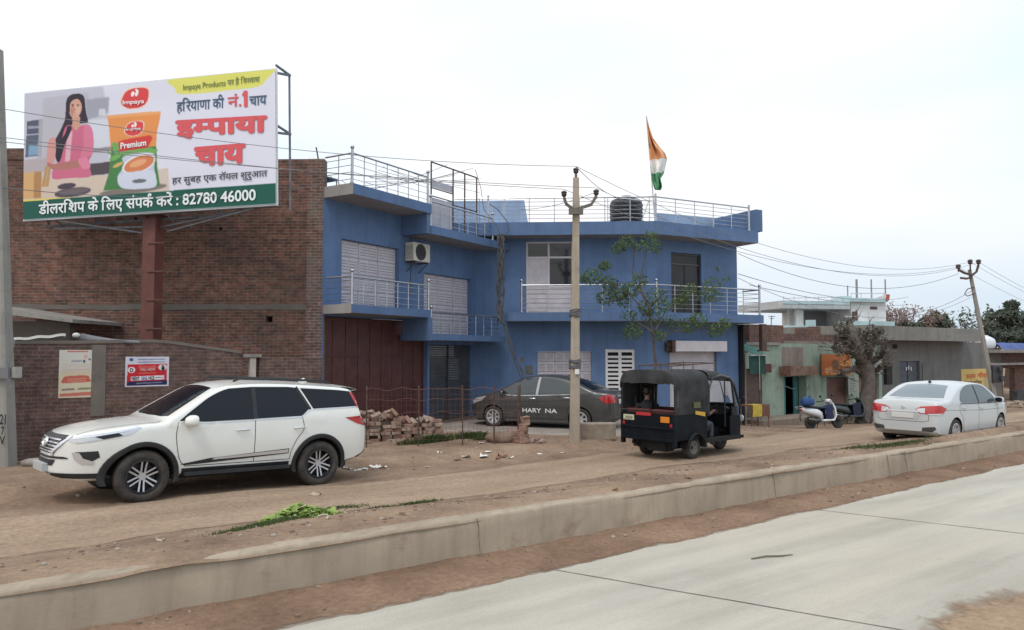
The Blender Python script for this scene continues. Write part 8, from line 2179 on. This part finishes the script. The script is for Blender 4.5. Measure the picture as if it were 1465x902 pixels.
    # antenna on a far roof
    p = PY(1103, 470, 70); A = thing('antenna', 'thin far antenna mast above the brick parapet', 'antenna', p); I = WM[A].inverted(); mb = MB(); mb.tube([Vector((0, 0, 0)), I @ PY(1104, 452, 70)], .04, 5); mb.tube([I @ PY(1099, 453, 70), I @ PY(1109, 453, 70)], .03, 5); mb.tube([I @ PY(1101, 456, 70), I @ PY(1107, 456, 70)], .03, 5); mb.build('mast', M_wire, A)
white_house()

def left_shed():
    # slab roofed shed and sheet roof behind the low wall
    T = thing('shed', 'dark shed with a thin concrete roof behind the low wall', 'shed', PY(60, 490, 17.6)); T.location.z = 0; WM[T] = Matrix.Translation((T.location.x, T.location.y, 0)); T.matrix_basis = WM[T]
    Y = 17.4; J = lambda x, y, t=0: PY(x, y, Y + t); I = WM[T].inverted(); mb = MB()
    a, b, c, d = J(-40, 434), J(104, 457), J(104, 462), J(-40, 444)
    q = [a, b, c, d]; mb.face([I @ p for p in q]); mb.face([I @ (p + Vector((0, 2.2, 0))) for p in q])
    for i in range(4): mb.face([I @ q[i], I @ q[(i + 1) % 4], I @ (q[(i + 1) % 4] + Vector((0, 2.2, 0))), I @ (q[i] + Vector((0, 2.2, 0)))])
    mb.build('roof_slab', M_conc, T)
    mb = MB(); a, b = I @ J(-40, 460, .4), I @ J(100, 460, .4); mb.box(a.x, b.x, a.y, a.y + .2, 0, b.z); mb.build('wall', plaster_mat('sooty_plaster', (.12, .10, .085), amt=.5), T)
    T2 = thing('tin_sheet', 'pale bent tin sheet lying on top of the low wall', 'sheet', J(50, 486, -1.2)); I = WM[T2].inverted(); rows = []
    for k in range(4): rows.append([I @ (PY(x, 491 - (x + 20) * .085 + .8 * math.sin(x * .2) - k * 1.3, 15.9 + k * .45)) for x in range(-20, 97, 6)])
    mb = MB(); mb.grid(rows); mb.grid([[p - Vector((0, 0, .02)) for p in r] for r in rows]); mb.build('sheet', mat('galvanised_sheet', (.50, .49, .47), .5, .2, var=.3), T2)
    T3 = thing('tarp_roll', 'grey folded tarpaulin lump on top of the low wall', 'tarpaulin', PY(130, 488, 16.3)); I = WM[T3].inverted(); mb = MB()
    secs = []
    mb.tube([I @ PY(x, y, 16.2) for x, y in ((108, 482), (118, 484), (135, 487), (160, 489), (200, 490))], [.06, .10, .09, .06, .03], 8); mb.build('roll', mat('grey_tarp', (.14, .14, .15), .8, var=.4), T3, smooth=60)
    q = MB(); q.ball(I @ PY(109, 480, 16.1), .07, 8, 0, (1.2, 1, .8)); q.build('white_end', mat('white_plastic', (.65, .64, .62), .6), T3, smooth=60)
left_shed()
# ------------------------------------------------------------------ bricks, stones, wire fence, grass, litter
def brick_pile():
    m1 = mat('loose_brick', (.27, .165, .125), .95, var=.35, vscale=9, bump=.4, bscale=40, coords='Object'); m2 = mat('loose_brick_pale', (.33, .25, .20), .95, var=.3, vscale=9, bump=.4, bscale=40)
    protos = []
    for m in (m1, m2):
        mb = MB(); mb.box(-.115, .115, -.055, .055, -.0375, .0375); protos.append(mb.data('brick', m, bevel=.006))
    a = GG(516, 633); b = GG(625, 628); a = Vector((a.x, a.y, 0)); b = Vector((b.x, b.y, 0)); d = (b - a).normalized(); nrm = Vector((-d.y, d.x, 0)); L = (b - a).length; rr = random.Random(9)
    ang = math.atan2(d.y, d.x); cnt = 0
    lab = 'rough brick stacked in the broken pile behind the white suv'
    def put(x, y, z, rx, ry, rz, k):
        p = a + d * x + nrm * y
        o = bpy.data.objects.new('brick', protos[k]); COL.objects.link(o)
        o.matrix_basis = Matrix.Translation((p.x, p.y, z)) @ Matrix.Rotation(ang + rz, 4, 'Z') @ Matrix.Rotation(rx, 4, 'X') @ Matrix.Rotation(ry, 4, 'Y')
        tag(o, lab, 'brick', 'bricks in the broken pile')
    z0 = zat(a + d * L / 2) - .01
    hs = lambda u: .62 - .10 * u + .10 * noise.noise(Vector((u * 6, 1, 0))) if u < .45 else .46 - .06 * (u - .45)
    for row in range(2):
        x = 0; u = 0
        while x < L:
            u = x / L; n = int(hs(u) / .081) - (1 if row == 0 and rr.random() < .35 else 0) + (1 if row else 0)
            for k in range(n):
                gone = rr.random() < .06 and k > 0
                if gone: continue
                head = rr.random() < .45
                put(x + .12 + rr.gauss(0, .008), row * .25 + rr.gauss(0, .012), z0 + .038 + k * .079, rr.gauss(0, .03), rr.gauss(0, .03), (math.pi / 2 if head else 0) + rr.gauss(0, .07), int(rr.random() < .5))
                cnt += 1
                if head: put(x + .005 + rr.gauss(0, .008), row * .25 + rr.gauss(0, .012), z0 + .038 + k * .079, rr.gauss(0, .03), rr.gauss(0, .03), math.pi / 2 + rr.gauss(0, .07), int(rr.random() < .5)); cnt += 1
            x += .255
    for _ in range(26):
        x = rr.uniform(0, L * .95); u = x / L; put(x, rr.uniform(-.02, .3), z0 + hs(u) + .02 + rr.uniform(-.03, .05), rr.gauss(0, .4), rr.gauss(0, .35), rr.uniform(0, 3.1), int(rr.random() < .5)); cnt += 1
    for _ in range(7): put(rr.uniform(0, L + .4), rr.uniform(-.45, -.2), z0 + .03, rr.gauss(0, .2), rr.gauss(0, .2), rr.uniform(0, 3.1), int(rr.random() < .5)); cnt += 1
    # little stack of broken blocks by the fence post
    rr = random.Random(21)
    st = [(744, 633, .0, .26, .14), (750, 632, .0, .30, .2), (757, 634, .0, .24, .12), (748, 627, .14, .24, .16), (749, 621, .26, .26, .18), (751, 613, .42, .20, .2), (766, 632, .0, .22, .1), (775, 634, .0, .24, .07)]
    for (px, py, z, w, h) in st:
        p = GG(px, 634); mb = MB(); mb.cbox((0, 0, h / 2), (w, w * .7, h))
        me = mb.data('broken_block', m1 if rr.random() < .4 else m2, bevel=.02)
        for v in me.vertices: v.co += Vector((rr.gauss(0, .012), rr.gauss(0, .012), rr.gauss(0, .012)))
        o = link('broken_block', me, None, Matrix.Translation((p.x, p.y, zat(p) + z)) @ Matrix.Rotation(rr.uniform(0, 3), 4, 'Z')); tag(o, 'broken buff brick block in the small stack by the fence post', 'brick', 'broken blocks by the fence post')
    p = GG(716, 633); T = thing('boulder', 'smooth brown boulder beside the stack of broken blocks', 'stone', p)
    mb = MB(); mb.ball((0, 0, .10), .30, 16, 0, (1.2, .8, .52)); me = mb.data('stone', mat('boulder_stone', (.23, .155, .115), .9, var=.3, vscale=4, bump=.4, bscale=12), smooth=60, merge=True)
    for v in me.vertices: v.co *= 1 + .12 * noise.noise(v.co * 4)
    link('stone', me, T)
    p = GG(733, 630); T = thing('boulder', 'smaller dark stone wedged behind the smooth boulder', 'stone', p); mb = MB(); mb.ball((0, 0, .12), .17, 12, 0, (1.1, .9, .8)); me = mb.data('stone', m1, smooth=60, merge=True)
    for v in me.vertices: v.co *= 1 + .18 * noise.noise(v.co * 6)
    link('stone', me, T)
    print('bricks', cnt)
brick_pile()

def wire_fence():
    T = thing('wire_fence', 'thin rusty wire fence running before the maroon gate', 'fence', GG(640, 634)); I = WM[T].inverted()
    a, b = GG(524, 640), GG(742, 634); h = 1.30
    posts = [a.lerp(b, t) for t in (0, .33, .62, .83, 1.0)]; rr = random.Random(4)
    for k, p in enumerate(posts):
        q = MB(); q.tube([I @ p - Vector((0, 0, .1)), I @ p + Vector((rr.gauss(0, .02), 0, h + .06))], .018 if k < 4 else .032, 6); q.build('post', M_rust, T, smooth=60)
    mb = MB()
    for z in (.35, .75, 1.06, 1.30):
        pts = []
        for k in range(33):
            p = a.lerp(b, k / 32); pts.append(I @ p + Vector((0, 0, z + .02 * math.sin(k * 1.1 + z * 5) - .03 * math.sin(k / 32 * 3.14 * 4) ** 2)))
        mb.tube(pts, .008 if z > 1.2 else .0055, 4)
    n = 34
    for k in range(n): p = a.lerp(b, (k + .5) / n); mb.tube([I @ p + Vector((0, 0, .05)), I @ p + Vector((rr.gauss(0, .02), 0, 1.3))], .0028, 3)
    for k in range(9): p = a.lerp(b, .5); z = .15 + .125 * k; mb.tube([I @ a + Vector((0, 0, z)), I @ p + Vector((0, 0, z + rr.gauss(0, .015))), I @ b + Vector((0, 0, z))], .0028, 3)
    mb.build('wires', mat('rusty_wire', (.16, .07, .055), .8), T)
wire_fence()

def platform():
    # broken concrete apron under the grey sedan
    mb = MB(); ps = [GG(640, 640), GG(690, 622), GG(880, 640), GG(905, 618), GG(880, 604), GG(640, 604)]
    c = Vector((.9, 22.2, 0)); rows = []
    def lift(p): return Vector((p.x, p.y, zat(p) + .025))
    A = [(-2.2, 20.9), (-.6, 20.25), (1.0, 19.75), (2.9, 19.55), (4.3, 20.4), (4.9, 22.4), (4.3, 24.9), (.5, 25.2), (-1.2, 24.6), (-2.4, 22.6)]
    P = [Vector((x, y, 0)) for x, y in A]; n = 60; out = []
    for k in range(n):
        t = k / n * len(P); i = int(t); p = P[i % len(P)].lerp(P[(i + 1) % len(P)], t - i); p += (p - c).normalized() * .18 * noise.noise(p * 1.5); out.append(p)
    for s in (.2, .4, .6, .8, .97, 1.0): rows.append([lift(c.lerp(p, s)) - Vector((0, 0, .09 if s == 1.0 else 0)) for p in out])
    mb.grid(rows, closed=True); mb.face([rows[0][k] for k in range(n)])
    tag(mb.build('concrete_apron', plaster_mat('apron_concrete', (.29, .25, .215), stain=(.16, .12, .095), amt=.6, streak=.3, worn=(.21, .155, .12)), smooth=60), kind='structure')
platform()

def grass_patch(name, label, pts, n, h, c1, c2, seed, spread=.25):
    """blades scattered along a line of photograph pixels (x, y, weight)"""
    rr = random.Random(seed); mb = MB(); tot = sum(p[2] for p in pts)
    for (px, py, w) in pts:
        c = GG(px, py)
        for _ in range(int(n * w / tot)):
            p = c + RD * rr.gauss(0, spread * 1.6) + ND * rr.gauss(0, spread * .5); z = zat(p) - .01
            a = rr.uniform(0, 6.28); u = Vector((math.cos(a), math.sin(a), 0)); hh = h * rr.uniform(.4, 1.25); wd = .006 + .004 * rr.random(); ln = Vector((rr.gauss(0, .5), rr.gauss(0, .5), 0)) * hh
            i = [mb.vert((p.x - u.x * wd, p.y - u.y * wd, z)), mb.vert((p.x + u.x * wd, p.y + u.y * wd, z)), mb.vert((p.x + ln.x * .4 + u.x * wd * .7, p.y + ln.y * .4 + u.y * wd * .7, z + hh * .6)), mb.vert((p.x + ln.x, p.y + ln.y, z + hh)), mb.vert((p.x + ln.x * .4 - u.x * wd * .7, p.y + ln.y * .4 - u.y * wd * .7, z + hh * .6))]
            mb.idx(i)
    tag(mb.build(name, leaf_mat('grass_' + str(seed), c1, c2)), label, 'grass', kind='stuff')
grass_patch('grass', 'short green grass on the raised median near the leaf heap', [(352, 757, 2), (375, 752, 4), (392, 748, 4), (415, 744, 3), (468, 730, 3), (490, 728, 4), (505, 728, 2), (545, 727, 1), (595, 721, 4), (612, 718, 1), (330, 762, 1)], 3600, .045, (.06, .085, .03), (.12, .16, .055), 1, .09)
grass_patch('grass', 'thin grass patch on the median before the white sedan', [(1215, 642, 2), (1232, 641, 3), (1250, 640, 3), (1268, 638, 4), (1285, 636, 5), (1300, 634, 4), (1318, 632, 2), (1335, 630, 1)], 2600, .05, (.06, .075, .03), (.12, .14, .05), 2, .16)
grass_patch('grass', 'green weeds growing under the wire fence', [(583, 636, 1), (602, 635, 2), (618, 632, 6), (628, 631, 5), (668, 627, 5), (682, 627, 6), (694, 629, 4), (655, 628, 1)], 2600, .16, (.035, .065, .02), (.075, .125, .035), 3, .10)

def leaf_heap():
    p = GG(428, 742); T = thing('leaf_heap', 'heap of bright green cut leaves dumped on the median', 'leaves', p); rr = random.Random(8); mb = MB()
    for k in range(520):
        x = rr.gauss(0, .19); y = rr.gauss(0, .085); r = math.hypot(x / .5, y / .2); z = max(0, .15 * (1 - r)) * rr.uniform(.2, 1.2) + .015
        w = RD * x + ND * y; a = rr.uniform(0, 6.28); tl = rr.gauss(0, .5); s = rr.uniform(.03, .07)
        u = Vector((math.cos(a), math.sin(a), tl * .6)); v = Vector((-math.sin(a), math.cos(a), rr.gauss(0, .4)))
        q = w + Vector((0, 0, z)); mb.grid([[q - u * s - v * s * .3, q - u * s * .9 + Vector((0, 0, .008)), q - u * s + v * s * .3], [q - v * s * .6 + Vector((0, 0, .012)), q, q + v * s * .6 + Vector((0, 0, .012))], [q + u * s - v * s * .3, q + u * s * .95 + Vector((0, 0, .008)), q + u * s + v * s * .3]], 0 if k > 40 else 1)
    mb.build('leaves', [leaf_mat('cut_leaf', (.24, .36, .07), (.42, .52, .18)), leaf_mat('leaf_stalk', (.38, .42, .24), (.50, .50, .34))], T, smooth=60)
    for k, (px, py) in enumerate(((462, 741), (470, 743))):
        q = GG(px, py); o = thing('leaf_stalk', ('pale leaf stalk lying just right of the leaf heap', 'second pale stalk lying farthest right of the leaf heap')[k], 'leaf', (q.x, q.y, zat(q) + .015), .5 + k); m2 = MB(); m2.tube([(-.07, 0, 0), (0, .01, .012), (.07, 0, 0)], [.012, .014, .006], 6); m2.build('stalk', mat('pale_stalk', (.46, .42, .30), .7), o, smooth=60)
leaf_heap()

def litter():
    rr = random.Random(31); wm = mat('paper_scrap_white', (.66, .64, .60), .85); tm = mat('paper_scrap_tan', (.42, .33, .24), .9); dm = mat('dry_leaf_brown', (.16, .075, .04), .9)
    items = [(493, 671, .07, 0), (500, 672, .05, 0), (512, 674, .06, 0), (522, 672, .08, 0), (534, 669, .10, 0), (546, 670, .10, 0), (541, 668, .06, 0), (667, 657, .10, 1), (692, 655, .13, 0), (697, 652, .08, 0), (730, 656, .07, 0), (687, 635, .07, 0), (691, 634, .05, 0), (450, 709, .09, 1), (772, 651, .06, 0), (171, 883, .03, 0), (629, 649, .05, 0), (610, 669, .05, 1), (804, 649, .05, 1), (380, 842, .02, 1), (455, 842, .03, 1), (720, 655, .10, 2), (713, 657, .08, 2), (655, 659, .07, 2), (985, 685, .06, 2), (908, 682, .05, 2), (575, 736, .04, 2), (230, 775, .05, 1), (1306, 668, .04, 2), (1163, 700, .05, 2), (880, 702, .05, 2), (1104, 690, .05, 1), (1010, 721, .04, 0), (330, 858, .03, 2)]
    names = {0: ('paper_scrap', 'small white paper scrap lying on the dirt', 'litter', 'white paper scraps on the dirt'), 1: ('card_scrap', 'small tan cardboard scrap lying on the dirt', 'litter', 'tan scraps on the dirt'), 2: ('dry_leaf', 'small curled brown dry leaf on the dirt', 'leaf', 'dry leaves on the dirt')}
    for (px, py, s, k) in items:
        p = GG(px, py); r, n = rn(p); z = zat(p)
        if n < 8.0: p = G(px, py, ZR + .03); z = ZR + .035
        mb = MB(); rows = []
        for i in range(4): rows.append([((i / 3 - .5) * s * 2 + rr.gauss(0, s * .12), (j / 3 - .5) * s * 1.2 + rr.gauss(0, s * .12), abs(rr.gauss(0, s * .28)) + .006) for j in range(4)])
        mb.grid(rows); nm, lab, cat, g = names[k]
        o = mb.build(nm, (wm, tm, dm)[k], None, Matrix.Translation((p.x, p.y, z)) @ Matrix.Rotation(rr.uniform(0, 3.1), 4, 'Z'), smooth=40); tag(o, lab, cat, g)
    # pebbles and clods scattered on the earth: far too many to count
    mb = MB()
    for _ in range(1800):
        if rr.random() < .5: n = rr.uniform(8.25, 9.7); r = rr.uniform(-3, 22)
        elif rr.random() < .75: n = rr.uniform(12.6, 17.0); r = rr.uniform(-4, 22)
        else: n = rr.uniform(7.1, 7.75); r = rr.uniform(-2, 20)
        s = rr.choice((.006, .008, .010, .012, .015, .02, .03)) * rr.uniform(.7, 1.3); z = zg(r, n) if n > 8 else ZR + .01 + .05 * sm(0, 1, (n - 6.95) / 1.05); p = RN(r, n, z + s * .25)
        mb.ball(p, s, 6, 0 if rr.random() < .7 else 1, (1, rr.uniform(.6, 1), rr.uniform(.45, .8)))
    tag(mb.build('pebbles', [mat('clod_earth', (.20, .14, .105), .95), mat('pebble_pale', (.34, .29, .25), .9)], smooth=60), 'scattered pebbles and earth clods on the bare ground', 'pebbles', kind='stuff')
    p = G(1075, 801, ZR); q = G(1134, 795, ZR); T = thing('twig', 'thin dry twig lying on the concrete road', 'twig', p); I = WM[T].inverted(); m2 = MB(); m2.tube([I @ p + Vector((0, 0, .012)), I @ p.lerp(q, .35) + Vector((.01, .02, .02)), I @ p.lerp(q, .7) + Vector((0, -.012, .014)), I @ q + Vector((0, 0, .012))], [.008, .011, .010, .006], 5); m2.build('stick', mat('twig_brown', (.14, .115, .08), .9), T, smooth=60)
    p = GG(44, 668); T = thing('stone', 'flat pale stone lying at the foot of the left concrete pole', 'stone', p); m2 = MB(); m2.ball((.05, .1, .06), .2, 10, 0, (1.6, .7, .45)); m2.build('stone', mat('pale_stone', (.28, .25, .22), .9, var=.3, vscale=6), T, smooth=60)
litter()
